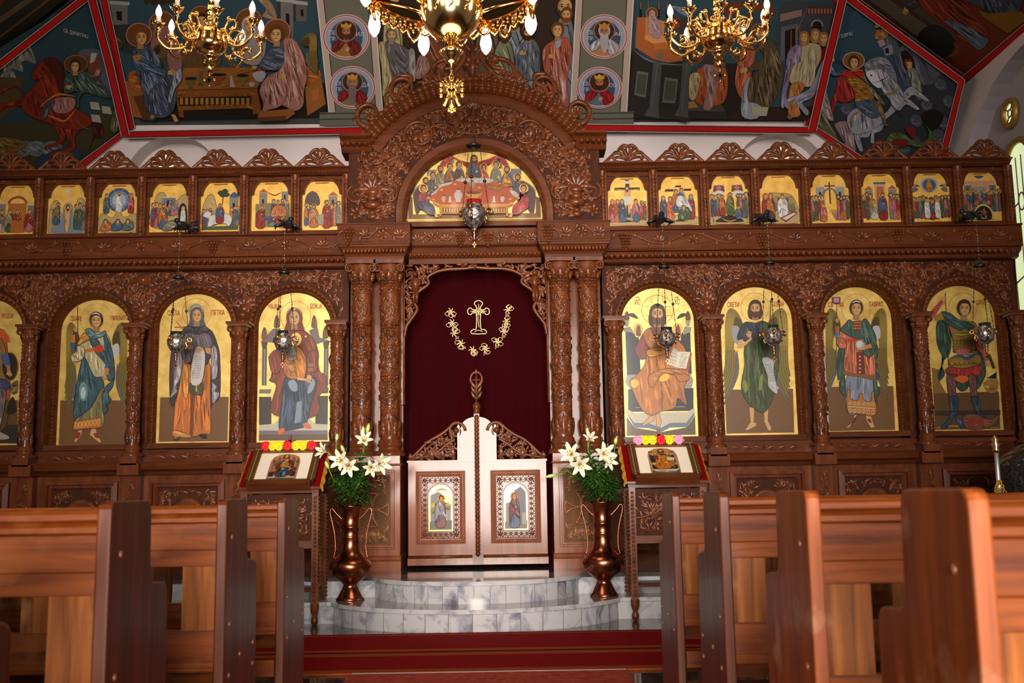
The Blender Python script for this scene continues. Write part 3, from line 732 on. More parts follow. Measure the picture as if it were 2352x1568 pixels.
# raised choir floor with two marble steps, rounded out before the royal doors
Z1, Z2, YS1, YS2, CYC = 0.17, 0.34, 8.62, 8.95, 9.12
k = MB(); k.box(XL, XR, YS1, YB, 0.0, Z1 - 0.03); struct(k.build('marble_step', M['marble']))
k = MB(); k.box(XL, XR, YS1 - 0.025, YB, Z1 - 0.03, Z1); k.build('tread', M['marble'], bpy.data.objects['marble_step'])
k = MB(); k.box(XL, XR, YS2, YB, Z1, Z2 - 0.03); o2 = struct(k.build('marble_step', M['marble']))
k = MB(); k.box(XL, XR, YS2 - 0.025, YB, Z2 - 0.03, Z2); k.build('tread', M['granite'], o2)
def round_step(r, z0, z1, y_back, topm):
 n = 60; e = empty('marble_step', (0.01, CYC, z0)); e['kind'] = 'structure'
 k = MB(); pr = []
 a0 = -math.asin(min(1, max(-1, (y_back - CYC) / r)))
 P = [(r * math.cos(a), -r * math.sin(a)) for a in [(-a0 if False else 0) + PI * i / n for i in range(n + 1)]]
 h = z1 - z0 - 0.03
 P = [p for p in P]
 vs = [(p[0], p[1], 0) for p in P] + [(p[0], p[1], h) for p in P]
 k.add(vs, [(i + 1, i, n + 1 + i, n + 2 + i) for i in range(n)], 0, True)
 k.build('riser', M['marble_t'], e, local=True)
 k = MB(); ro = r + 0.025; Q = [(ro * math.cos(PI * i / n), -ro * math.sin(PI * i / n)) for i in range(n + 1)]
 vs = [(p[0], p[1], h) for p in Q] + [(p[0], p[1], h + 0.032) for p in Q]
 k.add(vs, [(i + 1, i, n + 1 + i, n + 2 + i) for i in range(n)] + [list(range(n + 1))], 0, False)
 k.add([(p[0], p[1], h + 0.032) for p in Q], [list(range(n, -1, -1))], 1)
 k.build('tread', [M['marble'], topm], e, local=True)
M['tread'] = mottled('polished grey marble', rgb(116, 110, 108), rgb(176, 170, 168), 5, 0.07)
round_step(1.25, 0.0, Z1, YS1, M['tread']); round_step(0.87, Z1, Z2, YS2, M['tread'])
# ------------------------------------------------------------------ painted vault pictures
def plane_of(a, b, c):
 n = (b - a).cross(c - a).normalized()
 if n.dot(CAM - a) < 0: n = -n
 return a, n
def facet_paint(a, b, c, step=0.0001, seed=5):
 p0, n = plane_of(a, b, c); q0 = p0 + n * 0.05
 return Paint(lambda px, py: WPL(px, py, q0, n), n, step, seed)
RED, PALE, INK = rgb(186, 12, 14), rgb(206, 178, 170), rgb(26, 18, 14)
SKY,GREY,GREYD,GREYL,OCH,OCHD,OCHL = rgb(48,76,88),rgb(112,112,112),rgb(52,54,56),rgb(168,166,164),rgb(150,92,36),rgb(92,52,20),rgb(206,148,66)
BROWN, BLK = rgb(50, 30, 18), rgb(28, 20, 16)
HALO = rgb(112, 68, 26)
PB = facet_paint(kA, kA2, kT)
# --- left scene: three guests at a table
PB.at()
PB.poly([(225, -30), (745, -30), (752, 268), (322, 278)], SKY)
PB.poly([(300, 205), (750, 190), (752, 268), (322, 278)], BLK)
PB.at(240, 0, 520 / 2352)
def tower(P, x, y, w, h, c, cd, win=True):
 P.poly([(x, y), (x + w, y + 20), (x + w, y + h), (x, y + h)], c); P.poly([(x - w * .3, y), (x, y), (x, y + h), (x - w * .25, y + h)], cd)
 P.poly([(x - w * .35, y - 30), (x + w * 1.1, y - 10), (x + w * 1.1, y + 25), (x - w * .35, y + 8)], GREYL)
 if win: P.poly([(x + w * .4, y + h * .35), (x + w * .7, y + h * .36), (x + w * .72, y + h * .75), (x + w * .45, y + h * .7)], INK)
tower(PB, 40, 30, 200, 250, GREY, GREYD); PB.poly([(70, 260), (280, 250), (330, 560), (200, 560)], GREYD)
tower(PB, 1830, 5, 130, 380, GREY, GREYD); tower(PB, 1990, 30, 110, 190, rgb(96, 90, 86), GREYD)
PB.drape([(1600, 0), (1720, 10), (1790, 190), (1640, 170), (1680, 90)], rgb(150, 126, 96), rgb(196, 176, 150), rgb(70, 52, 36), 6, (1, 1), 50, 6)
for x,y,a,b in ((560,10,90,45),(700,0,60,40),(470,0,60,50)): PB.blob([(x - a,y),(x,y - b),(x + a,y),(x + a * .5,y + b),(x,y + b * .5),(x - a * .6,y + b)],rgb(54,42,24))
# benches and cushions
PB.poly([(200, 830), (440, 880), (510, 1250), (300, 1210)], OCH); PB.poly([(300, 1000), (440, 980), (510, 1250), (400, 1240)], OCHD)
PB.poly([(2080, 900), (2250, 800), (2300, 1080), (2110, 1200)], OCH); PB.poly([(2150, 950), (2220, 910), (2230, 1020), (2160, 1060)], rgb(180, 96, 50))
PB.drape([(250, 760), (370, 740), (400, 930), (280, 920)], rgb(168, 88, 34), OCHL, OCHD, 8, (1, .3), 70, 8)
PB.drape([(2060, 690), (2200, 690), (2250, 800), (2100, 880)], rgb(168, 88, 34), OCHL, OCHD, 8, (1, .3), 70, 8)
# guests behind the table
for x, y, r in ((600, 250, 135), (1010, 190, 130), (1500, 220, 135)): PB.ell(x, y, r, r, HALO, 26); PB.ring(x, y, r, r, 9, rgb(190, 110, 110))
PB.drape([(500,330),(720,300),(800,720),(520,700)],rgb(140,96,90),rgb(200,160,150),rgb(60,36,36),10); PB.head(560,250,50,rgb(110,96,86),beard=rgb(150,140,130))
PB.drape([(880, 330), (1130, 330), (1200, 680), (820, 680)], rgb(96, 66, 40), rgb(160, 120, 70), rgb(40, 24, 16), 10); PB.head(1010, 210, 55, rgb(60, 34, 18))
PB.drape([(1400,300),(1660,300),(1640,640),(1420,620)],rgb(150,140,140),rgb(206,196,196),rgb(70,60,64),10); PB.head(1500,250,55,rgb(140,130,130),veil=rgb(172,164,168))
# table
PB.drape([(402 * 0 + 735, 925), (1590, 905), (1690, 690), (830, 690)], OCH, rgb(176, 118, 52), rgb(110, 62, 24), 40, (1, -.25), 120, 5, smooth=False)
PB.drape([(735,925),(1590,905),(1640,1160),(1550,1180),(1540,1110),(820,1135),(830,1210),(780,1200)],rgb(134,78,26),rgb(190,132,48),rgb(82,44,14),40,(.8,1),60,5,smooth=False)
PB.poly([(770, 1000), (1530, 980), (1530, 1065), (780, 1085)], rgb(48, 28, 12))
for i in range(14): PB.poly([(790 + i * 53, 1003), (820 + i * 53, 1002), (820 + i * 53, 1070), (790 + i * 53, 1072)], rgb(176, 120, 46))
for x, y, w, c in ((900, 830, 65, rgb(96, 88, 44)), (1440, 800, 65, rgb(120, 96, 44)), (1180, 790, 90, rgb(134, 66, 30))):
 PB.poly([(x - w,y - 30),(x + w,y - 30),(x + w * .6,y + 25),(x + w * .25,y + 40),(x + w * .4,y + 70),(x - w * .4,y + 70),(x - w * .25,y + 40),(x - w * .6,y + 25)],c); PB.ell(x,y - 30,w,16,INK)
PB.poly([(985,730),(1020,730),(1030,800),(1040,870),(980,870),(985,800)],rgb(92,84,40)); PB.poly([(1310,770),(1330,770),(1345,840),(1365,890),(1310,890)],rgb(160,160,170)); PB.ell(1535,860,28,26,rgb(160,166,176))
PB.blob([(1545, 750), (1620, 720), (1680, 750), (1640, 830), (1580, 820)], rgb(170, 168, 176)); PB.line([(1360, 740), (1460, 680)], 10, rgb(190, 180, 170))
# left angel
PB.wing(190, 380, 105, 400, -1, rgb(112, 92, 40)); PB.wing(520, 440, -130, 330, -1, rgb(84, 66, 30))
PB.ell(365, 345, 132, 122, HALO, 28); PB.ring(365, 345, 132, 122, 9, rgb(196, 120, 120))
PB.drape([(330,470),(440,450),(560,560),(700,720),(740,760),(700,860),(760,960),(700,1160),(560,1130),(430,1090),(420,980),(340,740),(300,560)],rgb(74,84,104),rgb(150,160,180),rgb(28,32,46),46,(.4,1),150,9)
PB.drape([(520,870),(640,850),(720,980),(690,1160),(560,1200),(440,1080)],rgb(66,70,92),rgb(140,146,170),rgb(26,28,40),22,(.3,1),110,8)
PB.drape([(300,560),(380,540),(520,640),(640,700),(620,790),(480,750),(330,680)],rgb(66,86,108),rgb(140,160,180),rgb(24,32,46),16,(1,.5),100,8); PB.poly([(300,560),(370,540),(395,590),(320,610)],rgb(180,110,46))
PB.drape([(740,740),(800,680),(810,800),(740,900),(700,1040),(670,1010),(700,880)],rgb(140,144,160),rgb(200,204,214),rgb(60,62,80),12,(.2,1),80,8)
PB.hand(700,730,44,0.1); PB.head(385,360,62,rgb(120,66,28),turn=.6); PB.poly([(700,1160),(740,1160),(780,1230),(740,1240)],rgb(190,140,96)); PB.ell(505,1185,45,40,rgb(70,64,50)); PB.ell(505,1185,22,20,rgb(130,130,110))
# right angel
PB.wing(2060, 330, 150, 420, 1, rgb(116, 92, 40))
PB.ell(1800, 295, 135, 125, HALO, 28); PB.ring(1800, 295, 135, 125, 9, rgb(196, 120, 120))
PB.drape([(1760,450),(1860,400),(1900,600),(1800,700),(1620,670),(1660,560)],rgb(72,80,100),rgb(140,150,172),rgb(28,32,44),16,(1,.3),110,8)
PB.drape([(1870,380),(1980,380),(2080,560),(2110,760),(2080,900),(2070,1060),(1980,1120),(1840,1060),(1700,1110),(1640,1170),(1660,1060),(1620,900),(1700,760),(1820,700),(1880,560)],rgb(164,112,98),rgb(222,186,172),rgb(88,44,36),56,(.15,1),150,8)
PB.drape([(1700,760),(1820,780),(1900,900),(1840,1060),(1700,1110),(1640,1150),(1660,1040),(1620,900)],rgb(170,118,104),rgb(226,192,178),rgb(90,46,38),26,(.25,1),130,8)
PB.hand(1860, 755, 46, 3.0); PB.head(1800, 320, 64, rgb(96, 52, 24), turn=-.7); PB.hand(1570, 660, 30, 3.0)
PB.poly([(1610, 1120), (1960, 1090), (1990, 1140), (1900, 1200), (1600, 1220)], OCH); PB.poly([(1600, 1180), (1890, 1165), (1900, 1210), (1600, 1225)], OCHD)
# --- right scene: elders before a temple with a curved screen
PB.at()
PB.poly([(1450, -30), (1915, -30), (1852, 268), (1448, 262)], SKY); PB.poly([(1440, 240), (1880, 235), (1852, 268), (1448, 262)], BROWN)
PB.at(1430, 0, 500 / 2352)
for x in (190, 270, 385, 475): PB.line([(x, -20), (x - 5, 160)], 26, INK, False, False); PB.line([(x, -20), (x, 60)], 16, rgb(130, 90, 50), False, False)
PB.poly([(150,150),(240,145),(450,190),(440,380),(700,620),(500,640),(330,600),(130,470)],rgb(178,98,52)); PB.poly([(240,145),(450,190),(440,350),(240,350)],rgb(206,130,70))
PB.poly([(240,340),(440,350),(480,420),(340,440),(230,380)],rgb(222,150,92)); PB.poly([(340,430),(480,415),(490,490),(340,490)],rgb(190,112,50))
PB.ell(310,105,62,62,HALO); PB.ring(310,105,62,62,6,rgb(200,120,120)); PB.drape([(280,140),(340,130),(410,250),(390,370),(300,350),(270,250)],rgb(170,140,146),rgb(220,196,200),rgb(90,60,66),12,(.2,1),60,5); PB.head(312,105,24,rgb(150,130,130),veil=rgb(180,156,160))
PB.drape([(520,20),(700,40),(760,10),(740,130),(640,120)],rgb(120,130,150),rgb(180,190,200),rgb(50,56,70),8,(1,.3),50,5); PB.drape([(480,180),(640,150),(600,260),(500,270)],rgb(150,50,36),rgb(200,96,70),rgb(70,18,14),8,(1,-.3),50,6)
PB.poly([(600,150),(1000,120),(1000,640),(640,640)],rgb(66,56,50)); PB.poly([(1040,-20),(1600,-20),(1640,120),(1450,200),(1040,80)],rgb(110,54,34)); PB.ell(1450,130,50,60,SKY); PB.ell(1300,90,44,70,SKY); PB.ell(1050,240,100,105,HALO); PB.ring(1050,240,100,105,7,rgb(190,110,110)); PB.ell(1470,300,95,90,HALO); PB.ring(1470,300,95,90,7,rgb(190,110,110))
# temple on the right
PB.poly([(1700,-20),(2290,-20),(2200,420),(1960,600),(1640,420),(1660,200)],rgb(62,62,70)); PB.poly([(1700,250),(1880,210),(1880,560),(1690,620)],rgb(92,94,104)); PB.poly([(1740,290),(1850,260),(1850,560),(1740,600)],INK)
PB.poly([(1690, 110), (1920, 60), (1920, 130), (1690, 190)], rgb(128, 124, 128)); PB.poly([(1970, 30), (2260, 40), (2250, 120), (1970, 110)], rgb(70, 40, 36))
for i in range(8): PB.poly([(1990 + i * 34, 48), (2008 + i * 34, 48), (2008 + i * 34, 105), (1990 + i * 34, 105)], rgb(164, 96, 84))
for i in range(7): PB.poly([(1700 + i * 31,118 - i * 6),(1716 + i * 31,116 - i * 6),(1716 + i * 31,170 - i * 6),(1700 + i * 31,174 - i * 6)],rgb(164,96,84))
PB.ring(2085,240,60,65,16,rgb(130,130,140),20,PI,2 * PI); PB.ell(2085,240,50,55,INK); PB.line([(1980,40),(1860,300)],14,rgb(150,148,156),False)
# dark balustrade
PB.blob([(110,480),(230,580),(400,640),(720,660),(720,1230),(560,1240),(300,1230),(120,1180),(50,1120),(80,800)],rgb(44,40,38)); PB.line([(110,490),(230,585),(400,640),(700,660)],16,rgb(120,124,122))
for a in ([(150,720),(270,740),(240,1010),(120,980)],[(450,790),(590,810),(560,1070),(420,1060)]): PB.poly(a,rgb(104,106,100)); PB.poly([(p[0] * .8 + (a[0][0] + a[2][0]) * .1,p[1] * .8 + (a[0][1] + a[2][1]) * .1) for p in a],rgb(72,74,70))
for x in (370, 690):
 PB.poly([(x - 45,620),(x + 45,640),(x + 10,1120),(x + 20,1230),(x - 140,1200),(x - 90,1110)],rgb(78,78,80)); PB.line([(x,640),(x - 60,1120)],10,rgb(140,142,146),False)
PB.ell(398, 555, 32, 32, rgb(110, 110, 112))
PB.poly([(700,1040),(1010,1040),(1120,1160),(1100,1240),(700,1230)],rgb(74,72,66)); PB.poly([(700,1150),(1110,1160),(1100,1240),(700,1230)],rgb(46,42,40)); PB.poly([(1110,640),(1240,640),(1270,1120),(1120,1200),(1060,1080)],rgb(40,32,28))
# figures
PB.drape([(800, 700), (1100, 690), (1080, 1060), (780, 1050)], rgb(170, 80, 36), rgb(214, 130, 76), rgb(90, 34, 16), 18, (0, 1), 120, 9)
PB.drape([(860,660),(1000,680),(1020,830),(960,1110),(860,1120),(900,900)],rgb(160,118,120),rgb(214,180,180),rgb(86,54,58),20,(.1,1),120,7)
PB.drape([(720,760),(830,760),(780,1010),(710,1000)],rgb(178,160,120),rgb(220,206,170),rgb(100,80,50),12,(.1,1),90,6); PB.poly([(700,1050),(760,1040),(810,1110),(700,1120)],rgb(176,120,60))
PB.drape([(1290,460),(1420,480),(1360,800),(1280,1010),(1200,850),(1230,640)],rgb(170,84,56),rgb(220,140,108),rgb(92,34,22),20,(-.1,1),120,8)
PB.drape([(1320, 820), (1500, 800), (1480, 1190), (1270, 1190)], rgb(146, 150, 164), rgb(200, 204, 214), rgb(66, 70, 84), 18, (0, 1), 130, 8)
PB.drape([(1440,420),(1600,380),(1680,560),(1720,780),(1660,960),(1560,1120),(1440,1060),(1340,1020),(1360,800),(1460,700),(1340,720),(1380,640),(1520,560)],rgb(84,68,46),rgb(146,126,96),rgb(36,26,16),44,(.1,1),150,9)
PB.poly([(1380,1090),(1560,1100),(1540,1195),(1390,1195)],rgb(170,164,140)); PB.hand(1300,700,46,2.9); PB.head(1470,300,50,rgb(90,80,70),beard=rgb(120,110,100)); PB.head(1040,250,50,rgb(80,50,30),beard=rgb(70,40,24))
PB.drape([(1780,480),(1920,420),(2000,600),(1800,760),(1740,1080),(1690,1060),(1740,700)],rgb(132,112,140),rgb(190,170,196),rgb(64,48,72),16,(-.1,1),120,8)
PB.drape([(1930,420),(2100,420),(2120,560),(2060,700),(2030,870),(1790,830),(1830,640),(1900,600)],rgb(176,160,128),rgb(220,208,180),rgb(104,84,56),24,(-.1,1),110,7)
PB.drape([(1800, 850), (1950, 850), (1870, 1010), (1900, 1180), (1770, 1170)], rgb(176, 110, 56), rgb(216, 160, 100), rgb(96, 48, 22), 12, (0, 1), 90, 7)
PB.drape([(1740,1010),(1990,900),(2130,600),(2160,620),(2050,960),(1920,1040),(1990,1130),(1960,1180),(1820,1020),(1760,1110)],rgb(140,140,160),rgb(200,200,216),rgb(70,68,90),16,(1,-.6),90,7)
for x, y in ((1940, 335), (2060, 310), (2150, 345)): PB.head(x, y, 44, rgb(150, 96, 46), turn=-.3, longhair=True)
PB.line([(1800,260),(1795,480)],12,rgb(150,70,40),False,False); PB.line([(1890,220),(1890,420)],10,rgb(150,70,40),False,False); PB.ell(1785,1195,26,26,rgb(110,100,84))
# --- centre crowd
PB.at(); PB.poly([(870, -30), (1330, -30), (1312, 262), (880, 262)], rgb(54, 40, 30))
for x,yt,yb,w_,a,b,br in ((1000,-40,240,60,rgb(96,60,40),rgb(120,70,46),1),(1060,-50,240,64,rgb(90,70,60),rgb(80,60,50),0),(1120,-10,250,60,rgb(110,90,80),rgb(96,84,60),1),(905,-60,230,48,rgb(170,150,100),rgb(186,170,120),0),(1180,0,240,56,rgb(150,150,156),rgb(120,124,130),1),(1296,-30,250,52,rgb(110,116,124),rgb(120,126,136),1),(1158,40,240,52,rgb(120,116,96),rgb(134,134,106),1),(1212,30,260,62,rgb(120,124,130),rgb(140,144,152),1)):
 PB.figure(x, yt, yb, w_, a, b, halo=False, beard=(rgb(70, 46, 30) if br else None))
PB.at(740, 0, 320 / 1792)
PB.drape([(740,470),(830,470),(880,800),(830,1060),(790,1120),(780,800)],rgb(176,160,112),rgb(222,210,170),rgb(100,84,50),14,(.1,1),120,7)
PB.drape([(820,450),(920,430),(1100,520),(1200,600),(1190,880),(1040,960),(1000,1020),(940,980),(880,760)],rgb(96,90,92),rgb(164,160,166),rgb(40,34,36),14,(.5,1),120,8)
for i in range(7): PB.line([(940 + i * 8,560 + i * 55),(1080,700 + i * 45),(1130,600 + i * 52)],14,rgb(150,146,152) if i % 2 else rgb(60,54,58),False)
PB.drape([(1130, 540), (1200, 560), (1210, 900), (1170, 930), (1130, 800)], rgb(150, 146, 140), rgb(204, 200, 196), rgb(70, 66, 62), 8, (0, 1), 120, 7)
PB.drape([(1240,640),(1330,600),(1400,780),(1280,900),(1210,880)],rgb(150,110,104),rgb(206,176,172),rgb(80,46,42),12,(-.3,1),100,7); PB.head(900,340,60,rgb(96,90,84),beard=rgb(130,124,116),turn=.5)
PB.at(1100, 0, 360 / 1946)
PB.drape([(820,460),(960,380),(1080,360),(1140,480),(1130,660),(1090,900),(1100,1220),(960,1120),(850,960),(800,740),(780,560)],rgb(166,84,62),rgb(222,160,140),rgb(86,30,20),44,(.1,1),170,9)
PB.drape([(930,640),(1040,660),(1080,900),(1060,1180),(960,960)],rgb(176,110,92),rgb(232,200,190),rgb(92,36,24),14,(.15,1),160,9); PB.hand(890,590,44,.1); PB.poly([(940,400),(1020,380),(1000,470),(950,500)],rgb(150,154,172)); PB.head(970,260,66,rgb(100,60,28),turn=-.3)
PB.head(1080, 70, 62, rgb(110, 62, 30), beard=rgb(120, 64, 30), turn=-.5)
PB.drape([(450,500),(560,400),(680,380),(750,520),(730,700),(700,880),(560,850),(470,720)],rgb(96,100,110),rgb(170,176,186),rgb(36,38,44),26,(.1,1),120,8); PB.hand(530,545,40,.1); PB.head(610,290,60,rgb(50,34,24),beard=rgb(52,36,26),turn=-.3)
# --- painted pilasters with two medallions each
def medal(P, x, y, rx, ry, hair, beard, robe, mant, crown, tw, ta, tb):
 P.ell(x,y,rx * 1.09,ry * 1.09,rgb(196,176,172),40); P.ell(x,y,rx * 1.04,ry * 1.04,rgb(168,22,26),40); P.ell(x,y,rx,ry,rgb(206,180,184),40); P.ell(x,y,rx * .95,ry * .95,rgb(150,154,172),40); P.ell(x,y + ry * .05,rx * .74,ry * .84,rgb(62,74,100),36)
 P.blob([(x - rx * .22,y + ry * .1),(x + rx * .22,y + ry * .1),(x + rx * .62,y + ry * .38),(x + rx * .66,y + ry * .66),(x + rx * .3,y + ry * .9),(x - rx * .3,y + ry * .9),(x - rx * .66,y + ry * .66),(x - rx * .62,y + ry * .38)],robe)
 P.drape([(x,y + ry * .12),(x + rx * .3,y + ry * .12),(x + rx * .66,y + ry * .42),(x + rx * .62,y + ry * .72),(x + rx * .25,y + ry * .9),(x + rx * .12,y + ry * .5)],mant,tuple(min(1,c * 2.2) for c in mant[:3]) + (1,),tuple(c * .3 for c in mant[:3]) + (1,),8,(.3,1),ry * .4,rx * .03,rx * .02)
 P.drape([(x - rx * .3,y + ry * .12),(x - rx * .02,y + ry * .14),(x - rx * .3,y + ry * .6),(x - rx * .62,y + ry * .7),(x - rx * .64,y + ry * .4)],mant,tuple(min(1,c * 2.2) for c in mant[:3]) + (1,),tuple(c * .3 for c in mant[:3]) + (1,),8,(-.4,1),ry * .3,rx * .03,rx * .02)
 P.hand(x + rx * .05, y + ry * .6, rx * .12, -.9)
 P.ell(x, y - ry * .3, rx * .47, ry * .50, rgb(66, 36, 16), 30); P.ring(x, y - ry * .3, rx * .47, ry * .50, rx * .03, rgb(200, 130, 130))
 P.head(x, y - ry * .28, rx * .22, hair, skin=rgb(176, 116, 76), beard=beard, crown=crown)
 if tw: P.blob([(x - rx * .17,y - ry * .05),(x + rx * .17,y - ry * .05),(x + rx * .14,y + ry * .5),(x,y + ry * .78),(x - rx * .14,y + ry * .5)],beard); [P.line([(x + d * rx,y),(x + d * rx * .9,y + ry * .6)],rx * .025,tuple(c * .45 for c in beard[:3]) + (1,)) for d in (-.09,0,.09)]
 P.text(ta,x - rx * .63,y - ry * .12,ry * .2,rgb(206,204,206),rx * .3); P.text('ПР.',x - rx * .60,y + ry * .16,ry * .18,rgb(206,204,206),rx * .28); P.text(tb,x + rx * .63,y - ry * .05,ry * .19,rgb(206,204,206),rx * .34)
PIL, PILT, PILD = rgb(108, 106, 92), rgb(186, 164, 152), rgb(50, 48, 42)
PB.at()
for (t0, t1, b0, b1, plinth) in ((732, 862, 760, 882, (738, 882)), (1322, 1452, 1308, 1436, (1308, 1452))):
 PB.poly([(t0,-30),(t1,-30),(b1,240),(b0,240)],PILT); PB.poly([(t0 + 14,-30),(t1 - 14,-30),(b1 - 14,240),(b0 + 14,240)],PILD); PB.poly([(t0 + 16,-30),(t1 - 16,-30),(b1 - 16,240),(b0 + 16,240)],PIL)
 for a in ((t0, b0), (t1, b1)): PB.line([(a[0], -30), (a[1], 240)], 2.5, rgb(216, 206, 200), False, False)
 PB.poly([(plinth[0], 236), (plinth[1], 234), (plinth[1], 266), (plinth[0], 268)], PIL)
 for yy in (239, 252): PB.line([(plinth[0], yy), (plinth[1], yy - 2)], 2.5, PILD, False, False)
GR, LG = rgb(150, 140, 140), rgb(170, 164, 172)
medal(PB, 799, 63, 50, 48, rgb(70, 40, 22), rgb(80, 46, 26), rgb(150, 104, 52), rgb(104, 34, 24), rgb(190, 140, 60), 0, 'СВ.', 'ИЛ')
medal(PB, 813, 178, 49, 45, rgb(130, 116, 112), rgb(120, 98, 96), rgb(120, 108, 74), rgb(128, 24, 22), rgb(196, 142, 58), 1, 'СВ.', 'ДА')
medal(PB, 1385, 61, 50, 47, LG, LG, rgb(176, 120, 76), rgb(160, 158, 166), rgb(180, 130, 40), 1, 'СВ.', 'АР')
medal(PB, 1374, 177, 48, 44, rgb(80, 36, 20), rgb(50, 26, 18), rgb(90, 104, 124), rgb(140, 20, 22), rgb(200, 160, 50), 0, 'СВ.', 'СО')
def border(P, pts, w=14):
 P.line(pts, w + 7, PALE, False, False); P.line(pts, w + 3.5, INK, False, False); P.line(pts, w, RED, False, False)
border(PB,[(298,284),(820,274),(1340,268),(1858,274)],11); border(PB,[(298,286),(262,125),(222,-30)],13); border(PB,[(1858,274),(1892,120),(1926,-30)],13)
PB.build('mural', M['mural'], cB)
# --- right corner facet: rider on a white horse
def facet2(a, b, c): return facet_paint(a, b, c, 0.0001, 9)
PG = facet2(kA, kC, kT)
PG.at(1860, 0, 492 / 2030)
PG.poly([(290, 0), (430, 0), (1450, 750), (1250, 1480), (440, 1490), (10, 1160)], rgb(46, 74, 90))
PG.poly([(20, 1150), (240, 1000), (600, 1050), (1000, 850), (1240, 620), (1450, 750), (1250, 1500), (440, 1500)], rgb(48, 50, 58))
PG.drape([(650,380),(760,320),(960,350),(1300,640),(1160,800),(900,820),(880,780),(780,520)],rgb(74,78,92),rgb(140,142,156),rgb(34,36,46),24,(.4,1),120,7,smooth=False)
PG.poly([(640,390),(690,350),(720,420),(670,450)],rgb(160,140,146)); PG.poly([(690,450),(770,420),(790,510),(720,530)],rgb(134,132,146)); PG.poly([(710,460),(745,450),(755,500),(722,505)],INK)
PG.poly([(830,390),(860,385),(880,440),(850,445)],INK); PG.blob([(870,500),(920,480),(980,560),(1000,660),(900,640)],INK); PG.poly([(900,560),(960,560),(970,620),(900,620)],rgb(130,26,30))
PG.drape([(930,650),(1000,650),(1050,780),(1070,930),(1010,920),(950,760)],rgb(112,122,112),rgb(180,188,170),rgb(50,54,46),12,(.2,1),70,5); PG.head(945,620,24,rgb(150,110,50),crown=rgb(190,150,60))
PG.drape([(640,290),(720,270),(750,330),(690,370),(620,360)],rgb(150,104,46),rgb(206,160,80),rgb(76,40,20),8,(.3,1),40,5); PG.head(640,240,26,rgb(60,34,20),crown=rgb(196,150,60),beard=rgb(60,34,20))
for x,y,a in ((1240,800,60),(1110,990,60),(1320,960,60),(1010,1140,60),(1270,1160,60),(1220,1290,70),(1000,1340,60),(900,1400,60),(350,1030,60)): PG.blob([(x - a,y),(x - a * .4,y - a),(x + a * .6,y - a * .7),(x + a,y + a * .4),(x,y + a)],rgb(70,74,86)); PG.ring(x,y,a * .6,a * .5,8,rgb(112,116,128),14,0.5,4)
PG.blob([(1060, 1080), (1180, 1030), (1270, 1100), (1200, 1220), (1100, 1200)], INK)
PG.drape([(60,1020),(120,1030),(240,1240),(270,1330),(180,1290),(80,1160)],rgb(96,92,60),rgb(176,166,140),rgb(40,40,24),6,(.5,1),120,8); PG.drape([(100,830),(150,830),(190,960),(230,1130),(170,1110),(90,980)],rgb(150,130,128),rgb(206,190,188),rgb(80,58,56),12,(.3,1),60,6)
# horse
WH, WHL, WHD = rgb(150, 150, 162), rgb(206, 206, 214), rgb(70, 70, 84)
PG.drape([(300,1140),(380,1160),(420,1300),(440,1420),(360,1390),(290,1270),(240,1180)],rgb(140,112,116),rgb(200,176,180),rgb(76,50,56),16,(.3,1),110,6)
PG.drape([(440,1200),(600,1180),(560,1290),(490,1300),(510,1420),(470,1410),(430,1290)],WH,WHL,WHD,8,(.1,1),70,6); PG.drape([(600,1150),(720,1100),(690,1220),(620,1260),(620,1340),(580,1340),(590,1240)],WH,WHL,WHD,8,(.1,1),70,6)
PG.drape([(890,880),(960,810),(1030,850),(1130,930),(1110,950),(990,890),(930,930)],WH,WHL,WHD,6,(1,.5),50,6); PG.drape([(820,960),(860,900),(960,940),(1045,1020),(1010,1030),(920,980),(850,1040)],WH,WHL,WHD,6,(1,.5),50,6)
PG.drape([(370,1080),(460,1010),(600,1080),(720,1060),(780,960),(700,860),(660,760),(640,800),(560,730),(530,620),(620,560),(720,600),(840,780),(900,890),(880,980),(740,1110),(600,1220),(440,1260),(370,1180)],WH,WHL,WHD,34,(.3,1),110,8)
PG.drape([(520,600),(600,540),(720,530),(800,620),(840,760),(760,700),(700,640),(560,640)],rgb(120,120,134),rgb(186,186,198),rgb(58,58,72),24,(1,.5),80,6)
PG.blob([(540,680),(620,660),(690,790),(660,820),(600,780)],WHL); PG.ell(592,700,10,8,INK); PG.line([(600,780),(700,740),(760,700)],6,INK); PG.line([(700,880),(780,870),(860,820)],22,rgb(140,110,50)); PG.line([(380,1160),(420,1080),(480,1040)],20,rgb(140,110,50))
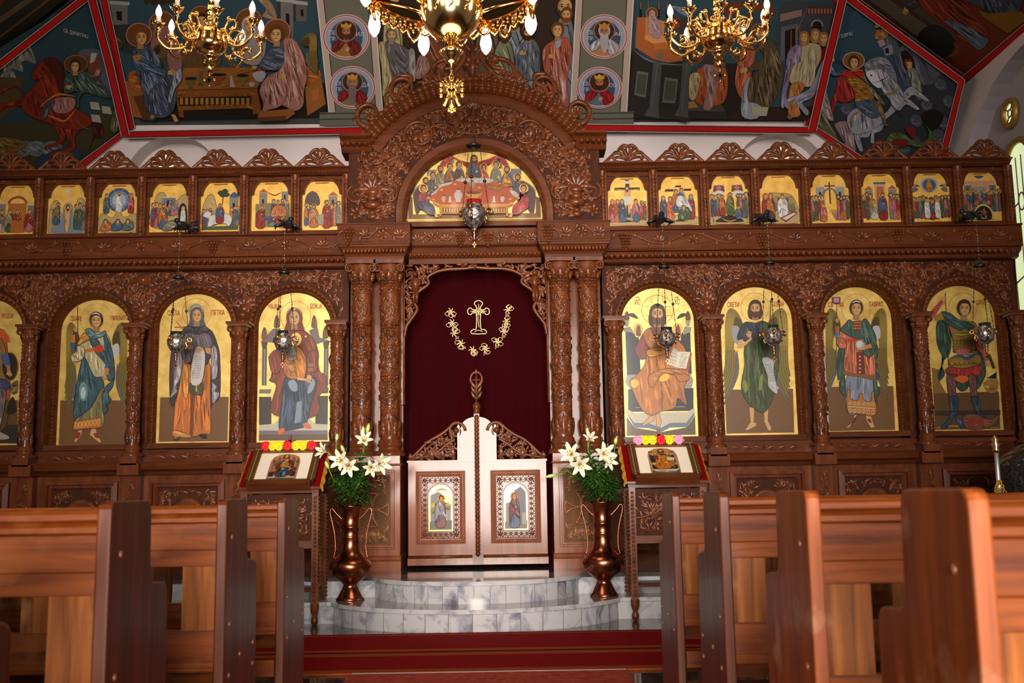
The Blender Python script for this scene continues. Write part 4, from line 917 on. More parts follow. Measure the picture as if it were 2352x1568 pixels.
# rider
PG.drape([(280,720),(360,690),(440,800),(430,920),(330,960),(270,940),(230,1050),(215,960),(260,820)],rgb(150,34,24),rgb(206,84,60),rgb(72,10,10),18,(.1,1),120,7); PG.drape([(360,660),(500,650),(560,760),(600,860),(610,930),(450,960),(440,860),(380,760)],rgb(150,100,34),rgb(212,160,70),rgb(76,42,14),24,(1,.2),50,7)
PG.drape([(340,650),(500,640),(520,690),(440,720),(320,700)],rgb(176,40,26),rgb(220,100,70),rgb(90,16,12),8,(1,.3),60,6); PG.drape([(440,960),(610,920),(680,1000),(660,1090),(560,1080)],rgb(70,84,104),rgb(130,146,166),rgb(30,36,50),10,(1,.4),70,6); PG.drape([(620,950),(690,960),(740,1150),(790,1170),(720,1170),(690,1080)],rgb(120,92,60),rgb(180,150,100),rgb(56,40,24),8,(.3,1),60,6)
PG.drape([(520,700),(580,780),(640,850),(720,960),(690,960),(580,840)],rgb(130,110,84),rgb(200,176,140),rgb(60,44,30),4,(.5,1),60,6); PG.drape([(190,610),(240,600),(260,660),(330,680),(250,700),(190,660)],rgb(80,100,126),rgb(150,170,190),rgb(36,46,60),6,(.4,1),40,6); PG.hand(238,545,26,-1.5); PG.line([(190,480),(350,610),(700,880),(900,1100)],7,INK,False,False)
PG.ell(430, 555, 102, 80, rgb(122, 84, 34), 28); PG.ring(430, 555, 102, 80, 7, rgb(206, 160, 150)); PG.head(430, 570, 44, rgb(70, 36, 18), turn=.3)
# beast
GRN = rgb(70, 92, 50)
PG.drape([(720,1360),(760,1260),(850,1230),(940,1270),(1030,1330),(1120,1300),(1140,1220),(1100,1150),(1180,1240),(1170,1320),(1060,1370),(940,1350),(860,1370),(830,1440),(730,1420)],GRN,rgb(130,156,90),rgb(30,44,20),26,(1,.4),50,6); PG.blob([(830,1290),(950,1320),(900,1370),(800,1340)],rgb(116,24,22)); PG.blob([(920,1180),(1010,1190),(1000,1290),(940,1230)],rgb(116,24,22))
PG.at(1860, 0, 492 / 2030); PG.text('СВ. ГЕОРГИЈ', 332, 335, 34, rgb(206, 208, 210), 175, -.28)
PG.at(); border(PG, [(1927, -28), (1860, 280), (1980, 362), (2100, 440)], 12); border(PG, [(1927, -28), (2212, 182), (2150, 430)], 12)
PG.build('mural', M['mural'], cGR)
# --- right slope: robed figure and brown ground
PR = facet2(kB, Vector((XR, ENTRY_Y, kB.z)), kT); PR.at(1860, 0, 492 / 2030)
PR.poly([(440,-40),(2100,-40),(2100,200),(1480,720)],rgb(112,46,20)); PR.poly([(440,-40),(800,-40),(1380,380),(1330,600)],rgb(64,44,32)); PR.poly([(520,-40),(700,-40),(1140,260),(1050,370)],rgb(92,84,70)); PR.poly([(800,-40),(900,-40),(1380,340),(1360,390)],rgb(70,66,52))
PR.blob([(1130,240),(1270,260),(1380,400),(1340,500),(1260,540),(1020,370)],rgb(26,30,34)); PR.line([(1280,560),(1400,480),(1360,400)],30,rgb(120,70,24))
PR.drape([(1020,-30),(1440,-30),(1560,130),(1700,310),(1540,420),(1300,260),(1120,120)],rgb(122,44,22),rgb(180,84,44),rgb(56,16,10),30,(.8,.7),160,9); PR.drape([(1270,190),(1440,220),(1640,330),(1700,380),(1600,470),(1440,330)],rgb(96,104,124),rgb(160,168,184),rgb(40,44,56),12,(.8,.6),110,7)
PR.drape([(1480,-30),(1990,-30),(1960,160),(1880,190),(1620,70)],rgb(60,66,84),rgb(120,128,148),rgb(24,26,36),18,(.5,1),90,8); PR.poly([(1600,90),(1700,120),(2020,100),(2060,180),(1880,310),(1640,150)],rgb(134,92,30)); PR.hand(910,90,40,1.8); PR.drape([(900,30),(1010,-10),(1030,50),(940,80)],rgb(60,60,72),rgb(110,110,124),rgb(24,24,30),4,(1,-.3),40,6)
PR.at(); border(PR, [(1940, -20), (2215, 180)], 12); border(PR, [(2213, 184), (2352, 66), (2400, 26)], 12); PR.build('mural', M['mural'], cR)
# --- left corner facet: rider on a red horse
PD = facet2(kA2, kC2, kT2); PD.at(0, 0, 310 / 1279)
PD.poly([(-400,700),(830,-60),(1190,1190),(780,1510),(-400,1700)],rgb(40,66,76)); PD.poly([(-400,1150),(230,1160),(520,1100),(850,1100),(1120,960),(1190,1190),(780,1510),(300,1700),(-400,1700)],rgb(62,56,30))
for y0,x0 in ((540,90),(720,60),(460,210)): PD.drape([(x0 - 60,y0),(x0 + 40,y0 - 60),(x0 + 90,y0),(x0 + 130,y0 + 140),(x0 + 20,y0 + 110),(x0 - 50,y0 + 180)],rgb(112,112,100),rgb(176,176,166),rgb(50,50,44),10,(.2,1),90,8)
PD.poly([(-100,720),(230,740),(170,1000),(-100,1240)],rgb(78,62,32)); PD.drape([(1100,980),(1130,1020),(1110,1240),(1040,1200)],rgb(96,94,66),rgb(160,160,130),rgb(44,40,24),6,(-.1,1),90,7)
PD.blob([(740,490),(880,460),(1000,520),(1050,700),(960,760),(820,640)],rgb(84,86,104)); PD.poly([(960,640),(1040,620),(1130,940),(1000,900),(960,760)],rgb(92,92,112)); PD.poly([(800,520),(960,540),(940,680),(840,690)],rgb(120,60,40)); PD.poly([(860,500),(920,500),(890,580),(850,600)],rgb(176,176,170))
for x, y in ((850, 960), (960, 1000), (860, 1080)): PD.poly([(x, y), (x + 80, y + 8), (x + 100, y + 80), (x + 10, y + 70)], rgb(168, 164, 150))
for x in (200,320,470): PD.drape([(x - 60,1350),(x + 60,1330),(x + 120,1400),(x + 40,1480),(x - 80,1440)],rgb(96,106,110),rgb(166,176,176),rgb(40,46,50),8,(1,.5),60,6)
PD.drape([(-20,1300),(150,1310),(250,1350),(180,1420),(0,1460)],rgb(110,84,36),rgb(176,146,70),rgb(50,36,14),10,(1,.3),60,7); PD.line([(0,1480),(60,1440),(160,1440)],30,rgb(140,50,20)); PD.blob([(340,1520),(560,1400),(760,1420),(700,1540),(420,1600)],rgb(40,54,84))
HB, HBL, HBD = rgb(124, 34, 14), rgb(176, 66, 32), rgb(58, 12, 6)
PD.drape([(860, 1160), (960, 1170), (970, 1290), (880, 1310), (840, 1420), (890, 1250)], HBD, HB, BLK, 8, (0, 1), 80, 7)
PD.drape([(100,960),(240,890),(180,830),(120,820),(-60,900),(-60,880),(100,800),(190,850),(260,900),(220,990),(60,1000),(-10,1060),(0,980)],HB,HBL,HBD,10,(1,-.4),80,7)
PD.drape([(500,1180),(600,1190),(600,1330),(440,1400),(420,1380),(560,1310)],HB,HBL,HBD,8,(.2,1),70,7); PD.drape([(600,1150),(800,1140),(700,1290),(700,1410),(480,1470),(470,1440),(650,1380),(620,1270)],HB,HBL,HBD,12,(.1,1),90,7)
PD.drape([(240,880),(330,780),(400,720),(320,745),(290,700),(360,590),(440,560),(540,600),(590,780),(560,900),(680,1000),(820,1080),(860,1160),(740,1220),(600,1200),(400,1140),(260,1080),(190,980)],HB,HBL,HBD,40,(.4,1),120,9)
PD.blob([(400,560),(500,530),(580,600),(600,800),(560,860),(500,700)],rgb(72,18,8)); PD.ell(390,640,12,9,INK); PD.line([(300,830),(400,920),(500,900)],14,rgb(50,50,20)); PD.line([(680,1080),(760,1180),(850,1220)],12,rgb(90,90,40))
PD.drape([(490,930),(680,910),(700,1000),(610,1060),(500,1040)],rgb(160,106,100),rgb(214,170,164),rgb(90,46,44),12,(.1,1),80,6); PD.line([(370,1000),(480,910),(560,880),(700,900)],22,rgb(180,110,40)); PD.line([(430,1070),(520,1110),(610,1130),(710,1020)],22,rgb(180,110,40)); PD.drape([(420,960),(510,940),(440,1080),(380,1120)],rgb(70,66,80),rgb(130,130,146),rgb(30,28,40),6,(-.2,1),70,6)
PD.drape([(620,690),(840,670),(960,780),(1040,910),(900,890),(800,860),(740,920),(740,1000),(710,1000),(720,850),(600,870)],rgb(58,76,66),rgb(136,156,150),rgb(22,32,26),26,(.7,1),100,7); PD.drape([(820,700),(920,710),(940,640),(900,640),(880,690)],rgb(170,110,96),rgb(214,160,146),rgb(90,50,44),4,(1,.2),40,6); PD.hand(640,805,30,3)
PD.ell(706,590,110,82,rgb(84,54,22),28); PD.ring(706,590,110,82,7,rgb(170,90,76)); PD.head(700,610,44,rgb(52,30,18),turn=-.3); PD.text('СВ. ДИМИТРИЈ',705,318,34,rgb(200,200,200),230,.27)
PD.at(); border(PD,[(228,-36),(-20,157),(-63,189)],12); border(PD,[(228,-36),(298,288),(195,368),(100,440)],12); PD.build('mural',M['mural'],cGL)
PL = facet2(kB2,Vector((XL,ENTRY_Y,kB2.z)),kT2); PL.at(); PL.poly([(-60,-40),(190,-40),(0,125),(-60,160)],rgb(56,50,42)); PL.poly([(-60,-40),(40,-40),(-10,30)],rgb(110,52,30)); PL.line([(-20,60),(110,-30)],12,rgb(112,96,76),False,False); PL.line([(-20,100),(150,-30)],5,rgb(120,90,60),False,False); border(PL,[(225,-36),(-60,184)],12); PL.build('mural',M['mural'],cL)
# ------------------------------------------------------------------ iconostasis
from mathutils.geometry import tessellate_polygon
def plate(mb, outer, hole, y0, y1, mi=0):
 """slab with one opening, front at y0, back at y1"""
 P = [Vector((p[0], p[1], 0)) for p in outer]; H = [Vector((p[0], p[1], 0)) for p in hole]
 tris = tessellate_polygon([P, H]); A = outer + hole
 vs = [(p[0], y0, p[1]) for p in A]; fs = []
 for t in tris:
  a, b, c = (A[i] for i in t); ar = (b[0] - a[0]) * (c[1] - a[1]) - (c[0] - a[0]) * (b[1] - a[1])
  fs.append(t if ar > 0 else t[::-1])
 mb.add(vs, fs, mi)
 for L, inv in ((outer, 1), (hole, -1)):
  n = len(L); ar = sum(L[i][0] * L[(i + 1) % n][1] - L[(i + 1) % n][0] * L[i][1] for i in range(n)) * inv
  vs = [(p[0], y0, p[1]) for p in L] + [(p[0], y1, p[1]) for p in L]
  fs = [[i, n + i, n + (i + 1) % n, (i + 1) % n] for i in range(n)]
  if ar < 0: fs = [f[::-1] for f in fs]
  mb.add(vs, fs, mi)
def extx(mb, prof, x0, x1, mi=0):
 """profile [(y,z)] drawn out along x, ends closed"""
 n = len(prof); vs = [(x0, p[0], p[1]) for p in prof] + [(x1, p[0], p[1]) for p in prof]
 a = sum(prof[i][0] * prof[(i + 1) % n][1] - prof[(i + 1) % n][0] * prof[i][1] for i in range(n))
 fs = [[i, (i + 1) % n, n + (i + 1) % n, n + i] for i in range(n)] + [list(range(n - 1, -1, -1)), list(range(n, 2 * n))]
 if a > 0: fs = [f[::-1] for f in fs]
 fs = [f[::-1] for f in fs]
 mb.add(vs, fs, mi)
def zz(py, y, px=1176): return W(px, py, y)[1]
def xx(px, py, y): return W(px, py, y)[0]

ICO = empty('iconostasis', (0, YI, Z2)); tag(ICO, 'tall carved wooden icon screen of columns, arches and vine carving across the choir', 'icon screen')
FL = Z2
XE0, XE1 = -5.48, 5.24
# big icon rectangles, measured on the screen: (name, y, bottom-left, bottom-right, spring-left, spring-right, apex)
BIG = {}
def big(key, y, bl, br, tl, tr, ap):
 a, b, c, d, e = (W(*p, y) for p in (bl, br, tl, tr, ap))
 BIG[key] = dict(y=y, x0=(a[0] + c[0]) / 2, x1=(b[0] + d[0]) / 2, z0=(a[1] + b[1]) / 2, zs=(c[1] + d[1]) / 2, za=e[1])
YD = 10.07
big('archer', YD, (128, 1023.5), (292, 1022.5), (141, 757), (301, 755), (222, 688))
big('nun', YI, (358.5, 1018.4), (526, 1016.6), (365, 750), (533, 752), (447, 675))
big('mother', YI, (588, 1016.5), (758, 1015), (594, 750), (761, 745), (678, 672))
big('teacher', YI, (1435, 1005), (1604, 1002.6), (1427, 738), (1595, 738), (1510, 661))
big('baptist', YI, (1665, 1000), (1833, 999), (1654, 737), (1820, 735), (1734, 659))
big('herald', YD, (1904, 993.5), (2065, 991), (1889, 725), (2047, 728), (1965, 659))
big('soldier', YI, (2144.5, 990), (2303, 989), (2130, 755), (2288, 735), (2209, 656))
g = BIG['soldier']; BIG['guard'] = dict(y=YI, x0=-g['x1'], x1=-g['x0'], z0=g['z0'], zs=g['zs'], za=g['za'])
zb = sum(BIG[k]['z0'] for k in ('nun', 'mother', 'teacher', 'baptist')) / 4
for k in BIG: BIG[k]['zs'] = BIG[k]['za'] - (BIG[k]['x1'] - BIG[k]['x0']) / 2 * 0.93
def arch_outline(k, off=0.0, n=24):
 g = BIG[k]; cx = (g['x0'] + g['x1']) / 2; r = (g['x1'] - g['x0']) / 2
 return [(g['x0'] - off, g['z0'] - off), (g['x1'] + off, g['z0'] - off)] + arc(cx, g['zs'], r + off, 0, PI, n, g['za'] - g['zs'] + off)
# ---- heights
YF, YEN, YAR = 9.72, 9.72, 9.93          # front of frieze, of the small columns' entablature, of the arcade
zA = (zz(612, YAR, 560) + zz(606, YAR, 1620)) / 2     # top of arcade
zF1 = (zz(541, YF, 560) + zz(521, YF, 1620)) / 2; zF0 = (zz(584, YF, 560) + zz(573, YF, 1620)) / 2
zM0 = (zz(605, YF, 560) + zz(598, YF, 1620)) / 2
zR0 = zF1                                            # foot of the row of small icons
zR1 = (zz(399, 9.88, 560) + zz(391, 9.88, 1620)) / 2
zC1 = (zz(381, 9.80, 560) + zz(370, 9.80, 1620)) / 2
zL1 = (zz(1055, 9.75, 540) + zz(1042, 9.75, 1640)) / 2   # top of the ledge under the columns
zL0 = (zz(1078, 9.75, 540) + zz(1064, 9.75, 1640)) / 2
XIL, XIR = xx(800, 700, 9.9), xx(1385, 700, 9.9)         # inner ends of the side wings
OPX = 0.695
SIDES = {'L': (XE0, XIL), 'R': (XIR, XE1)}
BAYS = {'L': ('guard', 'archer', 'nun', 'mother'), 'R': ('teacher', 'baptist', 'herald', 'soldier')}
mats2 = [M['flath'], M['carved'], M['flat'], M['ground']]
for S, (sx0, sx1) in SIDES.items():
 # boards behind everything
 k = MB(); k.box(sx0, sx1, 10.14, 10.22, FL, zC1 - 0.02); k.build('back_board', M['flat'], ICO)
 # arcade slab with arched openings
 bays = BAYS[S]; mo = 0.055
 outl = [(sx0, zA), (sx0, zb - 0.10)]
 k = MB(); holes = []
 edges = [sx0] + [0.5 * (BIG[a]['x1'] + BIG[b]['x0']) for a, b in zip(bays, bays[1:])] + [sx1]
 for i, key in enumerate(bays):
  g = BIG[key]; h = arch_outline(key, mo); h[0] = (h[0][0], zb - 0.05); h[1] = (h[1][0], zb - 0.05)
  h = [(max(edges[i] + 0.01, min(edges[i + 1] - 0.01, p[0])), p[1]) for p in h]
  o = [(edges[i], zb - 0.14), (edges[i + 1], zb - 0.14), (edges[i + 1], zA), (edges[i], zA)]
  plate(k, o, h, YAR, 10.15, 0)
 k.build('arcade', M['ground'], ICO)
 # mouldings round every icon: outer band, scalloped edge, beaded inner slip
 for key in bays:
  g = BIG[key]; dy = g['y'] - YI; door = key in ('archer', 'herald')
  k = MB()
  o = arch_outline(key, 0.0)
  path = o[1:] + [o[0]]
  k.sweep(path,[(-0.075,YAR + 0.0),(-0.07,YAR - 0.03),(-0.05,YAR - 0.035),(-0.045,YAR - 0.01),(-0.03,YAR + 0.02 + dy * .6),(-0.02,YAR + 0.02 + dy),(0.004,g['y'] - 0.003)],0,False)
  b0 = arch_outline(key, 0.0); k.box(b0[0][0] - 0.05, b0[1][0] + 0.05, YAR - 0.02, g['y'] + 0.01, b0[0][1] - 0.05, b0[0][1])
  k.build('icon_surround', M['flath'], ICO)
  k = MB(); pts = path; L = 0.0
  for i in range(len(pts) - 1):
   a, b = pts[i], pts[i + 1]; d = math.hypot(b[0] - a[0], b[1] - a[1]); m_ = max(1, int(round(d / 0.034)))
   nx, nz = -(b[1] - a[1]) / d, (b[0] - a[0]) / d
   for j in range(m_):
    t = (j + 0.5) / m_; k.dome((a[0] + (b[0] - a[0]) * t - nx * 0.024, YAR + 0.018 + dy, a[1] + (b[1] - a[1]) * t - nz * 0.024), 0.013, 0.014, 6)
  cxm = (g['x0'] + g['x1']) / 2; rr = (g['x1'] - g['x0']) / 2 + 0.05
  for i in range(25):
   a = PI * i / 24; k.dome((cxm + rr * math.cos(a), YAR - 0.022, g['zs'] + (g['za'] - g['zs'] + 0.05) * math.sin(a)), 0.022, 0.02, 7)
  k.build('scalloped_edge', M['carved'], ICO)
 # carved spandrels over and between the arches
 cv = Carve(flat_map(YAR - 0.002), 11 if S == 'L' else 12)
 def ins(p, bays=bays, edges=edges, sx0=sx0, sx1=sx1):
  if not (sx0 + 0.03 < p[0] < sx1 - 0.06 and p[1] < zA - 0.02): return False
  for key in bays:
   g = BIG[key]; cx = (g['x0'] + g['x1']) / 2; r = (g['x1'] - g['x0']) / 2 + 0.085
   if abs(p[0] - cx) < r:
    zt = g['zs'] + (g['za'] - g['zs'] + 0.085) * math.sqrt(max(0, 1 - ((p[0] - cx) / r) ** 2))
    if p[1] < zt: return False
  return p[1] > zcap + 0.0
 zcap = (zz(745, YAR, 553) + zz(742, YAR, 1635)) / 2
 pl = []
 cen = 0.5 * (sx0 + sx1)
 cv.fill(ins, (sx0, sx1, zcap, zA), 0.115, 0.02, 500, placed=pl, under=1100)
 # urn over each middle column, rosette at the middle of the wing
 for e in edges[1:-1]:
  z0 = zcap + 0.03
  for (r, h, zc) in ((0.05, 0.02, 0.0), (0.03, 0.02, 0.03), (0.055, 0.045, 0.085), (0.06, 0.02, 0.15)): cv.bead(e, z0 + zc, r, h * 1.6, 10)
  for a in (-1.0, -0.5, 0, 0.5, 1.0): cv.leaf(e, z0 + 0.16, PI / 2 + a, 0.14, 0.03, 0.03, a * 0.8)
 cv.bead(0.5 * (edges[2] + edges[2]) + (0.0), zA - 0.10, 0.062, 0.045, 14)
 cv.build('spandrel_carving', M['carved'], ICO)
 # main cornice
 k = MB(); extx(k,[(10.15,zA - 0.005),(YAR - 0.02,zA - 0.005),(YAR - 0.04,zA + 0.02),(YAR - 0.06,zM0 - 0.01),(YF + 0.1,zM0),(YF + 0.09,zM0 + 0.03),(YF + 0.04,zF0 - 0.045),(YF + 0.03,zF0 - 0.015),(YF - 0.01,zF0 - 0.012),(YF,zF0 + 0.01),(YF,zF1 - 0.02),(YF - 0.03,zF1 - 0.012),(YF - 0.03,zF1),(10.15,zF1)],sx0,sx1)
 k.build('entablature', M['flath'], ICO)
 k = MB(); n = int((sx1 - sx0) / 0.055)
 for i in range(n):
  x = sx0 + (i + 0.5) * (sx1 - sx0) / n; k.ball((x, YF + 0.045, zM0 + 0.055), 0.024, 6, 5, 0, (0.85, 1, 1.2))
 n = int((sx1 - sx0) / 0.032)
 for i in range(n):
  x = sx0 + (i + 0.5) * (sx1 - sx0) / n; k.dome((x, YF - 0.0, zF0 + 0.022), 0.010, 0.012, 6)
 k.build('egg_moulding', M['carved'], ICO)
 cv = Carve(flat_map(YF - 0.001), 21); nn = 12
 cv.wave(sx0 + 0.05, sx1 - 0.05, (zF0 + zF1) / 2 + 0.005, 0.05, nn, 0.011, 0.12); cv.build('frieze_carving', M['carved'], ICO)
 # row of small icons: upper cornice
 k = MB(); extx(k,[(10.15,zR1),(9.90,zR1),(9.87,zR1 + 0.015),(9.84,zR1 + 0.04),(9.80,zR1 + 0.055),(9.80,zC1 - 0.01),(9.82,zC1),(10.15,zC1)],sx0 if S == 'L' else xx(1375,390,9.85),xx(803,390,9.85) if S == 'L' else sx1 + 0.02)
 k.build('upper_cornice', M['flath'], ICO)
 k = MB(); n = int((sx1 - sx0) / 0.03)
 for i in range(n): k.dome((sx0 + (i + 0.5) * (sx1 - sx0) / n, 9.862, zR1 + 0.022), 0.011, 0.012, 6)
 k.build('bead_moulding', M['carved'], ICO)
 # lower part: sill with carving, ledge, panels
 k = MB(); k.box(sx0, sx1, 9.90, 10.15, zL1, zb - 0.06); k.build('sill_board', M['flath'], ICO)
 k = MB(); extx(k,[(10.15,zL0 - 0.03),(9.86,zL0 - 0.03),(9.83,zL0),(9.78,zL0 + 0.02),(9.76,zL1 - 0.02),(9.78,zL1),(10.15,zL1)],sx0,sx1); k.build('ledge',M['flath'],ICO)
 k = MB(); extx(k, [(10.15, FL), (9.82, FL), (9.82, FL + 0.10), (9.85, FL + 0.13), (10.15, FL + 0.13)], sx0, sx1); k.build('skirting', M['flath'], ICO)
 k = MB(); k.box(sx0, sx1, 9.90, 10.15, FL + 0.1, zL0 - 0.02); k.build('dado_board', M['flat'], ICO)
 for i, key in enumerate(bays):
  g = BIG[key]; cx = (g['x0'] + g['x1']) / 2; hw = (g['x1'] - g['x0']) / 2
  cv = Carve(flat_map(9.898), 31 + i); zc = (zL1 + zb - 0.06) / 2
  for s_ in (-1, 1):
   for q in range(3):
    cv.spiral(cx + s_ * hw * (0.2 + 0.3 * q),zc,0.035,s_,PI / 2 + PI / 2 * s_); cv.leaf(cx + s_ * hw * (0.05 + 0.3 * q),zc - 0.02,PI / 2 - s_ * 0.9,0.09,0.02,0.02,-s_ * .8)
  cv.flower(cx, zc, 0.035); cv.build('sill_carving', M['carved'], ICO)
  # dado panel: stepped frame, carving with a plain round boss
  z0, z1 = FL + 0.2, zL0 - 0.08
  k = MB(); fr = [(cx - hw, z0), (cx + hw, z0), (cx + hw, z1), (cx - hw, z1)]
  k.sweep(fr, [(-0.0, 9.90), (-0.0, 9.86), (0.03, 9.85), (0.035, 9.88), (0.06, 9.87), (0.075, 9.895)], 0, True); k.build('dado_frame', M['matte'], ICO)
  k = MB(); k.box(cx - hw + 0.07, cx + hw - 0.07, 9.893, 9.9, z0 + 0.07, z1 - 0.07)
  cv = Carve(flat_map(9.893), 41 + i); rb = 0.16; zc = (z0 + z1) / 2
  cv.fill(lambda p: abs(p[0] - cx) < hw - 0.08 and z0 + 0.08 < p[1] < z1 - 0.08 and math.hypot(p[0] - cx,p[1] - zc) > rb + 0.02,(cx,cx + hw,z0,z1),0.075,0.02,160,mirror=cx,under=700)
  cv.b.lathe([(rb, 0), (rb - 0.01, -0.02), (rb - 0.03, -0.015), (0.001, -0.02)], (cx, 9.893, zc), 28, 0, True, 'y')
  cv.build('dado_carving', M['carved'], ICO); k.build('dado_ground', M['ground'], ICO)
 # pilaster blocks under the columns
 for e in [sx0 + 0.08] * (S == 'L') + edges[1:-1] + [sx1 - 0.08]:
  k = MB(); k.box(e - 0.085,e + 0.085,9.80,9.9,FL,zL0 - 0.02); k.box(e - 0.075,e + 0.075,9.70,9.9,zL1 - 0.03,zL1 + 0.05); k.box(e - 0.10,e + 0.10,9.70,9.9,zL0 - 0.03,zL1 - 0.015)
  k.build('column_pedestal', M['flat'], ICO)
  cv = Carve(flat_map(9.799),7); cv.fill(lambda p: abs(p[0] - e) < 0.062 and FL + 0.16 < p[1] < zL0 - 0.08,(e - 0.07,e + 0.07,FL + 0.1,zL0),0.055,0.015,120,under=500); cv.build('pedestal_carving',M['carved'],ICO)
 SIDES[S] = (sx0, sx1, edges)

# ---- columns
def column(name, cx, cy, z0, z1, r, seed, par):
 """turned base, vine-carved shaft and scrolled leaf capital"""
 H = z1 - z0; zb_ = z0 + r * 1.5; zc_ = z1 - r * 2.1
 sh = MB(); sh.lathe([(r * 0.86, 0), (r * 0.86, zc_ - zb_)], (cx, cy, zb_), 24, 0)
 cv = Carve(cyl_map(cx, cy, r * 0.86), seed); cv.b = sh
 u = r * 0.86 * 2.3
 z = zb_ + r * 0.2
 for a in (-1.4, -0.7, 0, 0.7, 1.4): cv.leaf(a * r * 0.86, z, PI / 2, r * 1.5, r * 0.32, r * 0.22, 0)
 for a in (-1.0, -0.35, 0.35, 1.0): cv.leaf(a * r * 0.86, z + r * 0.9, PI / 2 + a * 0.3, r * 1.7, r * 0.34, r * 0.24, a * .8)
 cv.fill(lambda p: abs(p[0]) < u / 2 + 0.02 and zb_ + r * 2.6 < p[1] < zc_ - r * 0.9,(-u / 2,u / 2,zb_ + r * 2.2,zc_ - r),r * 0.62,r * 0.16,160,under=900)
 n = int((zc_ - zb_) / (r * 4.6))
 for i in range(n): cv.grapes(0, zb_ + r * (5.2 + 4.6 * i), r * 1.1)
 sh.lathe([(r * 0.9, 0), (r * 0.98, r * .1), (r * 0.9, r * .2)], (cx, cy, zc_ - r * 0.9), 20, 0)
 for i in range(7): cv.bead((i - 3) * r * 0.36, zc_ - r * 0.4, r * 0.18, r * 0.16)
 so = sh.build(name, M['carved'], par)
 b = MB(); b.lathe([(r * 1.35,0),(r * 1.4,r * .22),(r * 1.3,r * .42),(r * 1.0,r * .52),(r * 0.95,r * .8),(r * 1.1,r * .95),(r * 1.12,r * 1.1),(r * 1.0,r * 1.18),(r * 1.02,r * 1.35),(r * 0.88,r * 1.5)],(cx,cy,z0),24,0); b.build('column_base',M['flat'],so)
 c = MB(); c.lathe([(r * 0.86, 0), (r * 1.0, r * .12), (r * 0.9, r * .25), (r * 0.95, r * .9), (r * 1.15, r * 1.6), (r * 1.2, r * 1.75)], (cx, cy, zc_), 20, 0)
 c.box(cx - r * 1.35, cx + r * 1.35, cy - r * 1.35, cy + r * 1.2, z1 - r * 0.32, z1)
 cc = Carve(cyl_map(cx, cy, r * 0.95), 3); cc.b = c
 for a in (-1.2, -0.6, 0, 0.6, 1.2): cc.leaf(a * r * 0.95, zc_ + r * 0.25, PI / 2, r * 1.05, r * 0.3, r * 0.45, 0)
 cf = Carve(flat_map(cy - r * 1.15), 3); cf.b = c
 for s_ in (-1, 1):
  cf.spiral(cx + s_ * r * 1.0, z1 - r * 0.72, r * 0.42, -s_, PI / 2, r * 0.13, 1.5)
  c.tube([(cx + s_ * r * (0.55 + 0.45 * t), cy - r * 0.95, zc_ + r * (0.5 + 1.3 * t)) for t in (0, .5, 1)], [r * .12, r * .16, r * .18], 6)
 c.build('capital', M['carved'], so)
 return so
zcs = zcap
rs = 0.07
first = None
zc0 = zL1 + 0.05
for S in ('L', 'R'):
 sx0, sx1, edges = SIDES[S]
 pos = ([(edges[1])] + edges[2:-1] + [sx1 - 0.085]) if S == 'L' else ([sx0 + 0.085] + edges[1:-1] + [sx1 - 0.085])
 for e in pos:
  if first is None: first = column('column', e, 9.80, zc0, zcs, rs, 5, ICO); fx = e
  else: c = copy_tree(first, ICO); c.location = first.location + Vector((e - fx, 0, 0))
for e in [e for S in ('L','R') for e in ([SIDES[S][2][1]] + SIDES[S][2][2:-1] + [SIDES[S][1] - 0.085] if S == 'L' else [SIDES[S][0] + 0.085] + SIDES[S][2][1:-1] + [SIDES[S][1] - 0.085])]:
 k = MB(); k.box(e - 0.11, e + 0.11, 9.70, 9.94, zcs, zcs + 0.022); k.build('impost', M['flath'], ICO)
# ---- small icon row: frames, twisted colonettes, pierced crests
xl1 = 0.5 * (xx(693.3,527.9,YI) + xx(786.3,527,YI)); xl6 = 0.5 * (xx(107.1,540.2,YI) + xx(197,539.2,YI)); xr1 = 0.5 * (xx(1396,519,YI) + xx(1489.3,519.1,YI)); xr7 = 0.5 * (xx(2095.5,516.5,YI) + xx(2182.5,515,YI))
SP = ((xl1 - xl6) / 5 + (xr7 - xr1) / 6) / 2
FEAST_X = {'L': [xl1 - SP * i for i in range(7)], 'R': [xr1 + SP * i for i in range(8)]}
zfi = (zz(528, YI, 740) + zz(519, YI, 1441) + zz(539, YI, 155) + zz(516, YI, 2137)) / 4
fw = (xx(786.3, 500, YI) - xx(695, 500, YI)) / 2
zfs = (zz(448.5, YI, 740) + zz(440.5, YI, 1441)) / 2; zfa = (zz(409, YI, 740) + zz(400.5, YI, 1441)) / 2
def feast_hole(cx,off=0.0): return [(cx - fw - off,zfi - off),(cx + fw + off,zfi - off),(cx + fw + off,zfs),(cx + fw - 0.018 + off,zfs + 0.01)] + arc(cx,zfs + 0.01,fw - 0.024 + off,0,PI,16,zfa - zfs - 0.01 + off)[0:] + [(cx - fw + 0.018 - off,zfs + 0.01),(cx - fw - off,zfs)]
fr0 = col0 = cr0 = None
